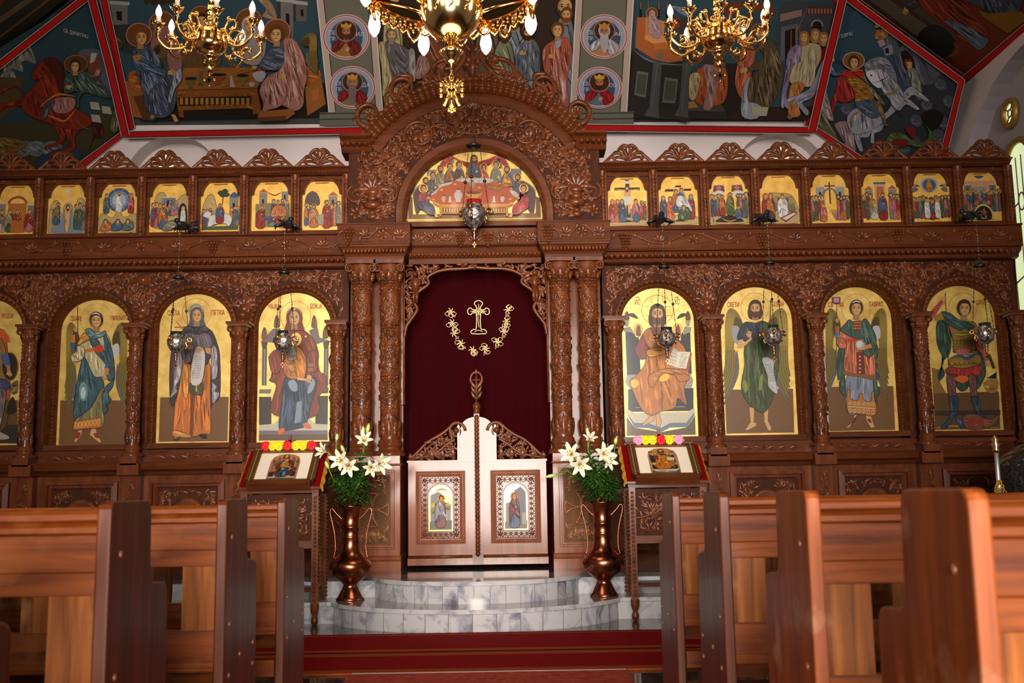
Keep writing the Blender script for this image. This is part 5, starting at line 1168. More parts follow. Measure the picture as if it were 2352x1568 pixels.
for S in ('L', 'R'):
 for i, cx in enumerate(FEAST_X[S]):
  if fr0 is None:
   k = MB(); w_ = SP / 2 - 0.005; plate(k, [(cx - w_, zR0), (cx + w_, zR0), (cx + w_, zR1 + 0.01), (cx - w_, zR1 + 0.01)], feast_hole(cx), 9.955, 10.15)
   k.sweep([(cx - fw - 0.028,zR0 + 0.005),(cx - fw - 0.028,zR1 - 0.035),(cx + fw + 0.028,zR1 - 0.035),(cx + fw + 0.028,zR0 + 0.005)],[(-0.01,9.955),(-0.01,9.925),(0.012,9.925),(0.02,9.955)],0)
   cv = Carve(flat_map(9.954), 2); cv.b = k
   for s_ in (-1, 1):
    cv.leaf(cx + s_ * 0.11,zfa + 0.01,PI / 2 - s_ * PI / 2 - s_ * 0.5,0.09,0.022,0.014,-s_ * .6); cv.leaf(cx + s_ * 0.03,zfa + 0.03,PI / 2 - s_ * PI / 2,0.07,0.014,0.012)
   fr0 = k.build('small_icon_frame', M['flath'], ICO); fx0 = cx
   k = MB(); pts = []
   c0 = cx + SP / 2
   k.lathe([(0.03, 0), (0.03, 0.02), (0.022, 0.03), (0.026, 0.05)], (c0, 9.90, zR0), 10, 0)
   zt0, zt1 = zR0 + 0.05, zR1 - 0.09
   n = 40; vs = []
   for a in range(n + 1):
    t = a / n
    for b in range(12):
     an = 2 * PI * b / 12; r_ = 0.021 * (1 + 0.22 * math.cos(3 * (an + t * 2 * PI * 4.0)))
     vs.append((c0 + r_ * math.cos(an), 9.90 + r_ * math.sin(an), zt0 + (zt1 - zt0) * t))
   k.add(vs, [(a * 12 + b, a * 12 + (b + 1) % 12, (a + 1) * 12 + (b + 1) % 12, (a + 1) * 12 + b) for a in range(n) for b in range(12)], 0, True)
   k.lathe([(0.022, 0), (0.03, 0.012), (0.022, 0.025), (0.026, 0.05), (0.036, 0.075), (0.036, 0.09)], (c0, 9.90, zt1), 10, 0)
   k.box(c0 - 0.04, c0 + 0.04, 9.90, 9.96, zR0, zR1)
   col0 = k.build('twisted_colonette', M['carved'], ICO)
   # crest
   k = MB(); Y = 9.83; h = 0.178; hw_ = SP / 2 - 0.012
   sil = [(-hw_,0.0),(-hw_ * .86,0.03),(-hw_ * .66,0.075),(-hw_ * .52,0.108),(-hw_ * .42,0.108),(-hw_ * .36,0.14),(-hw_ * .24,0.17),(-hw_ * .12,0.178),(0,0.168)]
   sil = sil + [(-p[0], p[1]) for p in sil[-2::-1]]
   S2 = cr(sil, 4)
   k.tube([(cx + p[0], Y, zC1 + p[1] - 0.004) for p in S2], 0.016, 6)
   k.box(cx - hw_, cx + hw_, Y - 0.012, Y + 0.02, zC1 - 0.005, zC1 + 0.014)
   for s_ in (-1, 1):
    for lp in ([(0.02,0.01),(0.05,0.05),(0.10,0.06),(0.13,0.03),(0.10,0.012)],[(0.01,0.03),(0.06,0.085),(0.13,0.092),(0.15,0.06),(0.10,0.055)],[(0.008,0.04),(0.03,0.10),(0.07,0.14),(0.09,0.11),(0.05,0.08)],[(0.0,0.06),(0.015,0.11),(0.02,0.155),(0.05,0.155),(0.035,0.11)],[(0.13,0.015),(0.16,0.05),(0.20,0.03),(0.18,0.01)]):
     k.tube([(cx + s_ * p[0], Y - 0.003, zC1 + p[1]) for p in cr(lp, 4, True)], 0.0105, 5, 0, True)
    for lp in ([(0.0, 0.02), (0.05, 0.055), (0.12, 0.045)], [(0.0, 0.03), (0.08, 0.095), (0.15, 0.08)], [(0.0, 0.04), (0.04, 0.12), (0.08, 0.14)]):
     k.tube([(cx + s_ * p[0], Y - 0.006, zC1 + p[1]) for p in cr(lp, 4)], [0.006 + 0.012 * math.sin(PI * q / 8) for q in range(9)], 6)
   cr0 = k.build('pierced_crest', M['carved'], ICO)
   x_first = cx
  else:
   for o in (fr0, cr0): c = copy_tree(o, ICO); c.location = o.location + Vector((cx - x_first, 0, 0))
 xs = [FEAST_X[S][0] + (SP / 2 if S == 'L' else -SP / 2)] + [x + (-SP / 2 if S == 'L' else SP / 2) for x in FEAST_X[S]]
 for i, x in enumerate(xs):
  if S == 'L' and i == 0: continue
  c = copy_tree(col0, ICO); c.location = col0.location + Vector((x - (x_first + SP / 2), 0, 0))
# ------------------------------------------------------------------ middle of the iconostasis
YC = 9.72; RB = 0.104
DC = [(0.5 * (xx(814,820,YC) + xx(853,820,YC))),0.5 * (xx(877,820,YC) + xx(917,820,YC)),0.5 * (xx(1271,815,YC) + xx(1311,815,YC)),0.5 * (xx(1335,812,YC) + xx(1376,812,YC))]
dm = (abs(DC[0]) + abs(DC[3])) / 2; di = (abs(DC[1]) + abs(DC[2])) / 2
zP = (zz(1046, 9.6, 880) + zz(1042, 9.6, 1310)) / 2; zcT = (zz(597, 9.6, 865) + zz(590, 9.6, 1322)) / 2
c0 = column('great_column', -dm, YC, zP, zcT, RB, 8, ICO)
for x in (-di, di, dm): c = copy_tree(c0, ICO); c.location = c0.location + Vector((x + dm, 0, 0))
YP = 9.58
for s_ in (-1, 1):
 x0, x1 = sorted((s_ * OPX, s_ * (dm + 0.13)))
 # flat boards behind the columns
 k = MB(); k.box(x0, x1, 9.86, 10.1, zP - 0.05, zcT + 0.02); k.build('jamb_board', M['flat'], ICO)
 k = MB(); k.box(s_ * OPX - 0.012, s_ * OPX + 0.012, 9.80, 9.87, zz(925, 9.8), zcT); k.build('jamb_slip', M['flat'], ICO)
 # pedestal with a carved cross panel
 k = MB(); k.box(x0, x1, YP, 10.1, FL, zP - 0.09); k.box(x0, x1, YP - 0.03, 10.1, zP - 0.075, zP)
 extx(k, [(10.1, zP - 0.09), (YP - 0.01, zP - 0.09), (YP - 0.03, zP - 0.085), (YP - 0.035, zP - 0.07), (10.1, zP - 0.07)], x0 - 0.01, x1 + 0.01)
 extx(k,[(10.1,FL),(YP - 0.03,FL),(YP - 0.03,FL + 0.085),(YP - 0.045,FL + 0.10),(YP - 0.03,FL + 0.125),(YP,FL + 0.135),(10.1,FL + 0.135)],x0 - 0.01,x1 + 0.01)
 po = k.build('pedestal', M['door'], ICO)
 z0, z1 = FL + 0.19, zP - 0.13; a, b = x0 + 0.05, x1 - 0.05
 k = MB(); k.sweep([(a,z0),(b,z0),(b,z1),(a,z1)],[(0,YP),(0.004,YP - 0.02),(0.018,YP - 0.02),(0.022,YP - 0.004),(0.036,YP - 0.004),(0.042,YP + 0.0)],0,True); k.build('panel_frame',M['door'],po)
 k = MB(); k.box(a + 0.045, b - 0.045, YP - 0.003, YP, z0 + 0.045, z1 - 0.045); k.build('panel_ground', M['groundl'], po)
 cx, cz = (a + b) / 2, (z0 + z1) / 2; cv = Carve(flat_map(YP - 0.003), 17)
 for q in range(4):
  an = q * PI / 2
  for e in (-0.28,0.28): cv.scroll([(cx + r_ * math.cos(an + e * t),cz + r_ * math.sin(an + e * t)) for r_,t in ((0.025,.3),(0.08,.5),(0.13,1.0),(0.15,1.35))],0.012,0.012,0.022)
  cv.scroll([(cx + 0.15 * math.cos(an + t), cz + 0.15 * math.sin(an + t)) for t in (-.38, -.13, .13, .38)], 0.012, 0.012, 0.022)
 cv.bead(cx, cz, 0.03, 0.02)
 cv.fill(lambda p: a + 0.055 < p[0] < b - 0.055 and z0 + 0.055 < p[1] < z1 - 0.055 and math.hypot(p[0] - cx,p[1] - cz) > 0.165,(cx,b,z0,z1),0.07,0.018,500,mirror=cx,under=500)
 cv.build('cross_carving', M['lightcarve'], po)
 # entablature block over the pair of columns
 zt = (zz(513, 9.5, 860) + zz(507, 9.5, 1318)) / 2; zmid = (zz(557, 9.5, 860) + zz(552, 9.5, 1318)) / 2
 xi, xo = di - 0.19, dm + 0.185
 k = MB()
 def frustum(za, zb2, e0, e1, f0, f1):
  q = [(s_ * (xi - e0), f0), (s_ * (xo + e0), f0)]; r_ = [(s_ * (xi - e1), f1), (s_ * (xo + e1), f1)]
  vs = [(q[0][0],f0,za),(q[1][0],f0,za),(q[1][0],10.1,za),(q[0][0],10.1,za),(r_[0][0],f1,zb2),(r_[1][0],f1,zb2),(r_[1][0],10.1,zb2),(r_[0][0],10.1,zb2)]
  fs = [(0, 3, 2, 1), (4, 5, 6, 7), (0, 1, 5, 4), (1, 2, 6, 5), (2, 3, 7, 6), (3, 0, 4, 7)]
  k.add(vs, fs if s_ > 0 else [f[::-1] for f in fs])
 hz = zmid - zcT
 frustum(zcT,zcT + hz * .25,-0.045,-0.045,9.60,9.60); frustum(zcT + hz * .25,zcT + hz * .36,-0.035,-0.03,9.59,9.58); frustum(zcT + hz * .36,zcT + hz * .78,-0.025,0.0,9.58,9.53); frustum(zcT + hz * .78,zmid - 0.01,0.012,0.012,9.51,9.51); frustum(zmid - 0.01,zt,0.02,0.02,9.49,9.49); frustum(zt - 0.012,zt,0.03,0.03,9.475,9.475)
 k.build('entablature_block', M['flath'], ICO)
 xc = s_ * (xi + xo) / 2; hw = (xo - xi) / 2
 cv = Carve(flat_map(9.489), 5); zc = (zmid + zt) / 2
 cv.wave(xc - hw, xc + hw, zc, 0.05, 4, 0.011, 0.12)
 for e in range(30): cv.bead(xc - hw + 2 * hw * (e + .5) / 30, zmid + 0.012, 0.010, 0.010)
 cv.build('block_carving', M['carved'], ICO)
 k = MB()
 for e in range(18): k.ball((xc - hw + 0.02 + (2 * hw - 0.04) * (e + .5) / 18, 9.552, zcT + hz * .58), 0.024, 6, 5, 0, (.8, 1, 1.3))
 k.build('egg_moulding', M['carved'], ICO)
# frieze over the opening
xi = di - 0.17
zt = zz(523, 9.70); zm = zz(560, 9.70); zl = zz(601, 9.75)
k = MB(); extx(k,[(10.1,zl),(9.80,zl),(9.80,zl + 0.05),(9.78,zl + 0.06),(9.76,zl + 0.085),(9.74,zm - 0.02),(9.70,zm),(9.70,zt),(10.1,zt)],-xi,xi); k.build('lintel',M['flath'],ICO)
cv = Carve(flat_map(9.699), 4)
for s_ in (-1, 1): cv.wave(0.06 * s_, s_ * (xi - 0.02), (zt + zm) / 2, 0.035, 4, 0.010, 0.11)
for a in (-1.2, -0.6, 0, 0.6, 1.2): cv.leaf(0, (zt + zm) / 2 - 0.05, PI / 2 + a, 0.09, 0.02, 0.022)
for e in range(44): cv.bead(-xi + 2 * xi * (e + .5) / 44, zm + 0.012, 0.009, 0.009)
cv.build('lintel_carving', M['carved'], ICO)
k = MB()
for e in range(32): k.ball((-xi + 2 * xi * (e + .5) / 32, 9.765, zl + 0.085), 0.022, 6, 5, 0, (.8, 1, 1.2))
k.build('egg_moulding', M['carved'], ICO)
# ---- arched pediment round the lunette
YPd = 9.86
ca = W(1089, 492, YPd); pm = W(1090, 492, YPd)[0] - ca[0]       # metres per pixel there
cxp, czp = 0.0, ca[1]
Ro, Rm, Rl0, Rl1 = 316 * pm, 287 * pm, 158 * pm, 180 * pm
zPb = zz(517, YPd); xs_ = 290 * pm; zEar = zz(345, YPd); zEarT = zz(316, YPd)
aE = math.asin((zEarT - czp) / Ro)
outl = [(-xs_, zPb), (xs_, zPb), (xs_, zEar)] + arc(cxp, czp, Ro - 0.05, aE, PI - aE, 48) + [(-xs_, zEar)]
hole = [(-Rl0, zPb + 0.04), (Rl0, zPb + 0.04)] + arc(cxp, czp, Rl0, 0, PI, 40)
hole[0] = (-Rl0, zz(508, YPd)); hole[1] = (Rl0, zz(508, YPd))
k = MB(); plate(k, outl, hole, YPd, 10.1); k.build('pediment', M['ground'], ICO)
k = MB(); k.box(-xs_, xs_, 10.06, 10.14, zPb - 0.02, czp + Rl1); k.build('back_board', M['flat'], ICO)
k = MB()
band = [(cxp + (Rm) * math.cos(a), czp + Rm * math.sin(a)) for a in [aE - 0.02 + (PI - 2 * aE + 0.04) * i / 56 for i in range(57)]]
k.sweep(band,[(0.10,YPd + 0.02),(0.10,YPd - 0.03),(0.03,YPd - 0.035),(0.0,YPd - 0.03),(-0.02,YPd - 0.06),(-0.05,YPd - 0.10),(-0.09,YPd - 0.14),(-0.11,YPd - 0.16),(-0.125,YPd - 0.15),(-0.125,YPd + 0.2)],0)
for s_ in (-1, 1):
 xa, xb = sorted((s_ * (Ro * math.cos(aE) - 0.10), s_ * 306 * pm))
 extx(k,[(10.1,zEar - 0.01),(YPd - 0.02,zEar - 0.01),(YPd - 0.05,zEar + 0.02),(YPd - 0.12,zEarT - 0.04),(YPd - 0.17,zEarT - 0.02),(YPd - 0.17,zEarT + 0.01),(10.1,zEarT + 0.01)],xa,xb)
k.build('arch_moulding', M['flath'], ICO)
k = MB()
n = 40
for i in range(n):
 a = aE + (PI - 2 * aE) * (i + .5) / n
 for q,rr_ in ((0.02,.022),(.04,.032),(.065,.034),(.085,.028)): k.dome((cxp + (Rm + q) * math.cos(a),YPd - 0.05 - q * .7,czp + (Rm + q) * math.sin(a)),rr_,0.03,8)
 r_ = Rm
 r_ = Rm + 0.108; k.dome((cxp + r_ * math.cos(a), YPd - 0.15, czp + r_ * math.sin(a)), 0.03, 0.02, 8)
 r_ = Rm + 0.015; k.dome((cxp + r_ * math.cos(a), YPd - 0.05, czp + r_ * math.sin(a)), 0.016, 0.014, 6)
for s_ in (-1, 1):
 for i in range(5): k.dome((s_ * (Ro * math.cos(aE) - 0.04 + i * 0.055), YPd - 0.10, zEar + 0.055), 0.026, 0.04, 8)
k.build('leaf_moulding', M['carved'], ICO)
# lunette rim with scallops
k = MB(); rim = arc(cxp, czp, Rl1, 0, PI, 44); rim = [(Rl1, zz(508, YPd))] + rim + [(-Rl1, zz(508, YPd))]
k.sweep(rim, [(0.11, 10.05), (0.095, YPd - 0.0), (0.06, YPd - 0.03), (0.0, YPd - 0.035), (-0.012, YPd - 0.0)], 0)
k.box(-Rl1, Rl1, YPd - 0.035, 10.05, zPb - 0.01, zz(508, YPd)); k.build('lunette_rim', M['flath'], ICO)
k = MB(); n = 34
for i in range(n):
 a = PI * (i + .5) / n
 k.ball((cxp + (Rl0 + 0.015) * math.cos(a), YPd + 0.02, czp + (Rl0 + 0.015) * math.sin(a)), 0.026, 8, 6, 0, (1, .7, 1)); 
k.build('scalloped_edge', M['carved'], ICO)
# vine carving of the pediment, mirrored about the axis, with two urns
cv = Carve(flat_map(YPd - 0.001), 77)
def insP(p):
 x, z = p; r_ = math.hypot(x - cxp, z - czp)
 if z < zz(505, YPd) + 0.02: return False
 if z > czp and r_ < Rl1 + 0.02: return False
 if z <= czp and abs(x) < Rl1 + 0.02: return False
 if z > zEar - 0.02: return r_ < Rm - 0.125 + 0.09
 return abs(x) < xs_ - 0.075
ux, uz = 235 * pm, zz(498, YPd)
for s_ in (-1, 1):
 u = s_ * ux
 for (r_,h,dz) in ((0.055,0.03,0.02),(0.035,0.03,0.06),(0.085,0.06,0.14),(0.06,0.05,0.20),(0.045,0.04,0.23),(0.075,0.04,0.265)): cv.b.ball((u,YPd - 0.01,uz + dz),r_,10,8,0,(1,.5,.6))
 for a in (-1.1, -0.6, -.2, .2, 0.6, 1.1): cv.leaf(u, uz + 0.28, PI / 2 + a, 0.20, 0.035, 0.05, a * 1.0)
 for a in (-1, 1): cv.spiral(u + a * 0.16, uz + 0.24, 0.09, -a, PI / 2 - a * .5); cv.flower(u + a * 0.16, uz + 0.06, 0.07)
pl = [(s_ * ux, uz + 0.13, 0.13) for s_ in (-1, 1)] + [(ux + a * 0.16, uz + 0.24, 0.085) for a in (-1, 1)] + [(ux + a * .16, uz + .06, .06) for a in (-1, 1)]
gx, gz = 112 * pm, czp + 185 * pm
big_ = [(0.175 * 1.0, 0.0)]
R1 = [(ux - 0.02, uz + 0.62, 0.155), (125 * pm, czp + 165 * pm + 0.1, 0.19), (52 * pm, czp + 232 * pm, 0.125)]
for (x, z, r_) in R1:
 for s_ in (-1, 1): cv.roundel(s_ * x, z, r_, s_, a0=(-0.4 if s_ > 0 else PI + 0.4), kind='flower' if r_ < 0.16 else 'leaf')
 pl.append((x, z, r_))
for s_ in (-1,1): cv.grapes(s_ * 118 * pm,czp + 150 * pm,0.11); cv.scroll(cr([(0,czp + 190 * pm),(s_ * 0.10,czp + 195 * pm),(s_ * 0.30,czp + 215 * pm),(s_ * 0.45,czp + 205 * pm)],6),0.014,0.012,0.03)
pl.append((118 * pm, czp + 152 * pm, 0.06))
for a in (-.9, -.45, 0, .45, .9): cv.leaf(0, czp + 250 * pm, PI / 2 + a, 0.12, 0.03, 0.05)
cv.scroll([(0, czp + 185 * pm), (0, czp + 265 * pm)], 0.022, 0.014, 0.04)
pl.append((0, czp + 250 * pm, 0.07)); pl.append((0, czp + 215 * pm, 0.03))
cv.fill(insP, (0.02, xs_, zPb, czp + Ro), 0.10, 0.018, 700, mirror=0.0, placed=pl, under=1100)
cv.build('pediment_carving', M['carved'], ICO)
# openwork cresting along the arch
k = MB(); cv = Carve(lambda x, z, h: (x, YPd - 0.12 - h, z), 6); cv.b = k
def openleaf(x, z, a, L):
 for e in (-.5, 0, .5): cv.leaf(x, z, a + e, L, L * .22, L * .2, e)
for s_ in (-1, 1):
 for (d, R_) in ((0.80, 0.135), (0.50, 0.14)):
  a = PI / 2 - s_ * d; x, z = cxp + (Rm + 0.20) * math.cos(a), czp + (Rm + 0.20) * math.sin(a)
  n = 22; pts = [(x + R_ * (1 - .65 * t) * math.cos(a - s_ * (2.2 - 6.6 * t)),YPd - 0.12,z + R_ * (1 - .65 * t) * math.sin(a - s_ * (2.2 - 6.6 * t))) for t in [i / n for i in range(n + 1)]]
  k.tube(pts,[0.028 - 0.014 * i / n for i in range(n + 1)],7); k.tube([(p[0],p[1] + .05,p[2]) for p in pts],[0.024 - 0.012 * i / n for i in range(n + 1)],6)
  for q in (0.3, .7): p = pts[int(q * n * .5)]; openleaf(p[0], p[2], a - s_ * (1.5 - 2.5 * q), 0.06)
  cv.flower(x, z, R_ * .45)
  t2 = PI / 2 - s_ * (d - 0.19); k.tube([(cxp + (Rm + .13 + .10 * math.sin(PI * t)) * math.cos(t2 - s_ * .12 * (t - .5)),YPd - .12,czp + (Rm + .13 + .10 * math.sin(PI * t)) * math.sin(t2 - s_ * .12 * (t - .5))) for t in [i / 8 for i in range(9)]],0.022,6)
 a = PI / 2 - s_ * 0.42; k.tube(cr([(cxp + (Rm + o) * math.cos(a - s_ * e),YPd - .12,czp + (Rm + o) * math.sin(a - s_ * e)) for o,e in ((.13,.16),(.2,.10),(.21,0.03),(.28,.0),(.33,.06))],5),0.024,6)
 # the taller middle piece
 bz = czp + Rm + 0.12
 k.tube(cr([(s_ * .42,YPd - .12,bz - .05),(s_ * .40,YPd - .12,bz + .10),(s_ * .33,YPd - .12,bz + .18),(s_ * .22,YPd - .12,bz + .20),(s_ * .20,YPd - .12,bz + .12),(s_ * .28,YPd - .12,bz + .10)],5),0.024,7)
 k.tube(cr([(s_ * .30,YPd - .12,bz),(s_ * .20,YPd - .12,bz + .05),(s_ * .08,YPd - .12,bz + .22),(s_ * .13,YPd - .12,bz + .30),(s_ * .20,YPd - .12,bz + .26)],5),0.026,7)
 cv.bead(s_ * .22, bz + .19, .05, .06, 10); cv.flower(s_ * .30, bz + .04, .07); cv.flower(s_ * .12, bz + .02, .06); cv.flower(s_ * .14, bz + .18, .06)
 for q in range(5): openleaf(s_ * (.06 + .09 * q), bz - .04, PI / 2 - s_ * .2 * q, 0.13)
bz = czp + Rm + 0.12
k.tube([(0, YPd - .12, bz - .02), (0, YPd - .12, bz + .34)], .03, 8); openleaf(0, bz + .26, PI / 2, .14); cv.flower(0, bz + .16, .09)
k.build('openwork_cresting', M['carved'], ICO)
# ---- carved drapery in the corners of the opening
k = MB(); YV = 9.80; cv = Carve(lambda x, z, h: (x, YV - h, z), 19); cv.b = k
zt_ = zl; hO = OPX - 0.01
edge = [(hO - .01,zz(770,YV)),(hO - .03,zz(745,YV)),(hO - .06,zz(735,YV)),(hO - .13,zz(708,YV)),(hO - .10,zz(690,YV)),(hO - .14,zz(668,YV)),(hO - .24,zz(650,YV)),(hO - .23,zz(635,YV)),(hO - .31,zz(623,YV)),(hO - .42,zz(617,YV)),(.12,zz(616,YV)),(0,zz(613,YV))]
for s_ in (-1, 1):
 E2 = cr([(s_ * p[0], p[1]) for p in edge], 5)
 k.tube([(p[0], YV - .01, p[1]) for p in E2], 0.017, 6)
 pl = []
 body = [(s_ * hO, zt_)] + [(s_ * hO, zz(768, YV))] + E2 + [(0, zt_)]
 cv.fill(lambda p: inpoly(p, body), (min(s_ * hO, 0), max(s_ * hO, 0), zz(770, YV), zt_), 0.062, 0.016, 500, under=900)
 # small winged figure among the leaves
 fx_ = s_ * (hO - .115); z0 = zz(668, YV)
 k.tube([(fx_,YV - .03,z0),(fx_ - s_ * .005,YV - .04,z0 + .07),(fx_,YV - .045,z0 + .13)],[.03,.036,.03],8); k.ball((fx_,YV - .05,z0 + .165),.026,8,6)
 for q in (-1,1): k.tube([(fx_ + q * .02,YV - .04,z0 + .12),(fx_ + q * .05,YV - .05,z0 + .07),(fx_ + q * .02,YV - .06,z0 + .06)],[.012,.012,.009],6); k.tube([(fx_ + q * .012,YV - .03,z0 + .01),(fx_ + q * .016,YV - .04,z0 - .05),(fx_ + q * .012,YV - .035,z0 - .11)],[.02,.017,.011],6)
 k.tube([(s_ * (hO - .005), YV - .005, zz(925, YV)), (s_ * (hO - .005), YV - .005, zt_)], 0.012, 6)
cv.bead(0, zz(611, YV), .03, .03)
k.build('doorway_drapery_carving', M['carved'], ICO)
# ------------------------------------------------------------------ painted icons
SC4 = 220 / 885
LET = rgb(176, 40, 22)
SKIN = rgb(204, 156, 100)
def icon_root(key, name, label, cat, group, panelmat='goldleaf'):
 g = BIG[key]; y = g['y'] - 0.004
 e = empty(name, ((g['x0'] + g['x1']) / 2, g['y'], g['z0'])); tag(e, label, cat, group)
 k = MB(); k.prism(arch_outline(key, -0.001), y, g['y'] + 0.03); k.build('gilded_panel', M[panelmat], e)
 P = Paint(lambda px, py: WP(px, py, y - 0.0006), (0, -1, 0), 0.00006, hash(key) % 1000 if False else len(key) * 7)
 return e, P
def C(c, k): return tuple(min(1, q * k) for q in c[:3]) + (1,)
def dr(P, pts, c, n=14, d=(.05, 1), L=90, w=6, lt=2.4, dk=.32, o=5): P.drape(pts, c, C(c, lt), C(c, dk), n, d, L, w, o)
GB = rgb(112, 74, 34)
TEAL, OLV, CRM = rgb(56, 84, 92), rgb(124, 118, 72), rgb(184, 170, 132)
G1, G2 = 'standing icons in the arcade', 'side doors of the screen'
ICONS = []
# ---- blue-cloaked winged figure on the left side door
e, P = icon_root('archer', 'side_door', 'left side door painted with a winged figure in teal cloak and cream tunic', 'door', G2)
P.at(100, 650, SC4)
P.poly([(155, 1083), (778, 1083), (768, 1490), (140, 1495)], GB)
P.ring(492, 340, 150, 150, 4, rgb(190, 130, 70))
P.wing(330, 390, 118, 830, -1); P.wing(640, 390, 130, 830, 1); P.blob([(640, 580), (690, 560), (700, 640), (660, 700), (630, 640)], rgb(190, 186, 176))
P.poly([(330,1340),(360,1340),(350,1400),(300,1470),(285,1460)],SKIN); P.poly([(445,1330),(480,1330),(490,1390),(535,1465),(515,1472),(430,1400)],SKIN); P.blob([(310,1380),(345,1385),(325,1430),(295,1430)],rgb(150,40,30)); P.blob([(465,1390),(500,1390),(515,1430),(480,1425)],rgb(150,40,30))
dr(P, [(300, 1000), (540, 980), (560, 1240), (540, 1330), (420, 1345), (280, 1355), (290, 1250)], OLV, 18, (0, 1), 130)
P.poly([(285, 1280), (530, 1240), (530, 1330), (380, 1345), (280, 1358)], rgb(190, 120, 44))
for i in range(7): P.ring(305 + i * 34, 1312 - i * 5, 13, 24, 5, rgb(226, 176, 90))
P.line([(283, 1282), (532, 1242)], 8, rgb(170, 60, 30), False, False); P.line([(281, 1354), (532, 1330)], 8, rgb(170, 60, 30), False, False)
dr(P, [(400, 470), (560, 460), (620, 560), (600, 820), (560, 860), (470, 860), (370, 720), (330, 560)], CRM, 18, (.1, 1), 110, dk=.4)
dr(P,[(380,680),(470,860),(540,870),(560,960),(520,1000),(440,1150),(330,1230),(285,1260),(290,1060),(320,880),(350,740)],TEAL,26,(.1,1),130,7)
P.ell(368, 1010, 26, 60, rgb(170, 186, 190)); P.ell(372, 1000, 40, 90, rgb(112, 138, 146)); P.ell(370, 1015, 24, 56, rgb(176, 192, 196))
dr(P, [(560, 980), (640, 900), (660, 860), (640, 960), (600, 1020), (628, 1080), (590, 1130), (598, 1170), (555, 1210), (550, 1080)], TEAL, 10, (0, 1), 80)
dr(P,[(420,480),(500,520),(560,620),(640,700),(660,860),(600,900),(580,760),(470,620)],TEAL,14,(.4,1),110); dr(P,[(560,460),(600,520),(640,640),(655,800),(600,740),(570,600)],TEAL,8,(.1,1),90)
dr(P, [(390, 440), (440, 420), (500, 480), (570, 440), (575, 480), (500, 510), (440, 510)], rgb(92, 122, 128), 8, (1, .1), 60)
dr(P,[(380,460),(430,510),(400,540),(320,575),(335,530)],rgb(196,130,50),8,(1,-.4),50,5); P.line([(380,630),(480,610),(560,590)],30,rgb(190,110,40),False,False); P.blob([(480,590),(540,575),(560,620),(520,645),(480,630)],rgb(190,60,26))
dr(P,[(320,580),(380,600),(380,680),(330,725),(260,720),(265,650),(300,690),(310,640)],CRM,10,(.2,1),60); P.poly([(255,550),(300,550),(295,650),(260,640)],rgb(60,80,120)); P.poly([(265,480),(300,480),(300,550),(262,550)],rgb(190,110,50)); P.hand(305,435,26,-1.5); P.line([(318,180),(322,560)],5,rgb(110,80,40),False,False)
P.poly([(575,740),(610,740),(608,800),(570,790)],rgb(70,90,130)); P.poly([(572,785),(615,790),(600,850),(570,850)],rgb(200,120,50)); P.hand(570,870,26,2.2)
P.head(492, 345, 52, rgb(70, 40, 22), SKIN); P.line([(455, 290), (492, 280), (530, 296)], 12, rgb(190, 200, 200))
P.text('СВ.АРХ.', 308, 350, 44, LET, 105); P.text('МИХАИЛ', 695, 345, 44, LET, 140)
P.line([(120, 1500), (770, 1496)], 8, rgb(226, 190, 90), False, False); P.build('painting', M['paint'], e)
k = MB(); p = WP(297,1043,9.98); k.lathe([(0.012,0.08),(0.012,0.0),(0.03,-0.01),(0.034,-0.03),(0.02,-0.045),(0.001,-0.05)],tuple(p),14,0,True,'y'); k.build('door_knob',M['brass'],e)
# ---- veiled nun with a scroll
e, P = icon_root('nun', 'icon', 'gold arched icon of a veiled nun in orange robe holding a written scroll', 'icon', G1)
P.at(340, 650, SC4)
P.poly([(112, 1055), (745, 1050), (735, 1460), (98, 1465)], GB); P.ring(447, 275, 132, 135, 4, rgb(176, 90, 60))
P.blob([(235, 1410), (300, 1410), (280, 1450), (240, 1450)], INK); P.blob([(470, 1400), (535, 1400), (540, 1435), (500, 1435)], INK)
dr(P,[(330,720),(560,720),(575,1000),(580,1370),(540,1390),(480,1395),(460,1410),(390,1420),(300,1425),(235,1415),(250,1100),(300,850)],rgb(190,106,36),40,(0,1),200,9,2.0)
P.poly([(390,720),(470,720),(430,1100),(415,1410),(385,1415),(395,1050)],rgb(120,54,22)); dr(P,[(232,1360),(300,1370),(390,1400),(390,1425),(300,1425),(232,1415)],rgb(200,130,60),4,(1,.2),60,6); dr(P,[(320,780),(370,780),(370,1040),(330,1040)],rgb(216,146,60),6,(0,1),120,6,1.6)
dr(P,[(400,900),(500,900),(505,1030),(450,1030),(390,1015)],rgb(74,70,46),6,(.1,1),60); P.line([(447,930),(447,1000)],9,rgb(220,180,60),False,False); P.line([(428,948),(466,948)],9,rgb(220,180,60),False,False)
MV, MVD = rgb(104, 92, 98), rgb(56, 44, 48)
dr(P,[(330,430),(560,420),(640,560),(665,700),(665,1040),(600,1110),(580,1130),(585,700),(540,760),(450,720),(380,750),(310,700),(300,900),(240,1130),(205,1060),(215,650)],MVD,30,(.05,1),150,7,2.6)
dr(P,[(280,640),(320,660),(300,880),(250,960),(275,1000),(205,1060),(240,960),(240,850)],rgb(150,142,148),10,(0,1),90); dr(P,[(590,600),(640,620),(640,860),(590,900),(640,960),(610,1000),(665,1020),(600,1110),(590,900)],rgb(150,142,148),10,(0,1),90)
dr(P, [(350, 470), (450, 460), (560, 470), (600, 560), (560, 600), (460, 610), (400, 720), (350, 740), (310, 650), (330, 560)], MV, 26, (.2, 1), 90, 6)
dr(P, [(440, 605), (530, 640), (500, 915), (395, 915)], rgb(196, 188, 182), 3, (-.1, 1), 60, 4, 1.2)
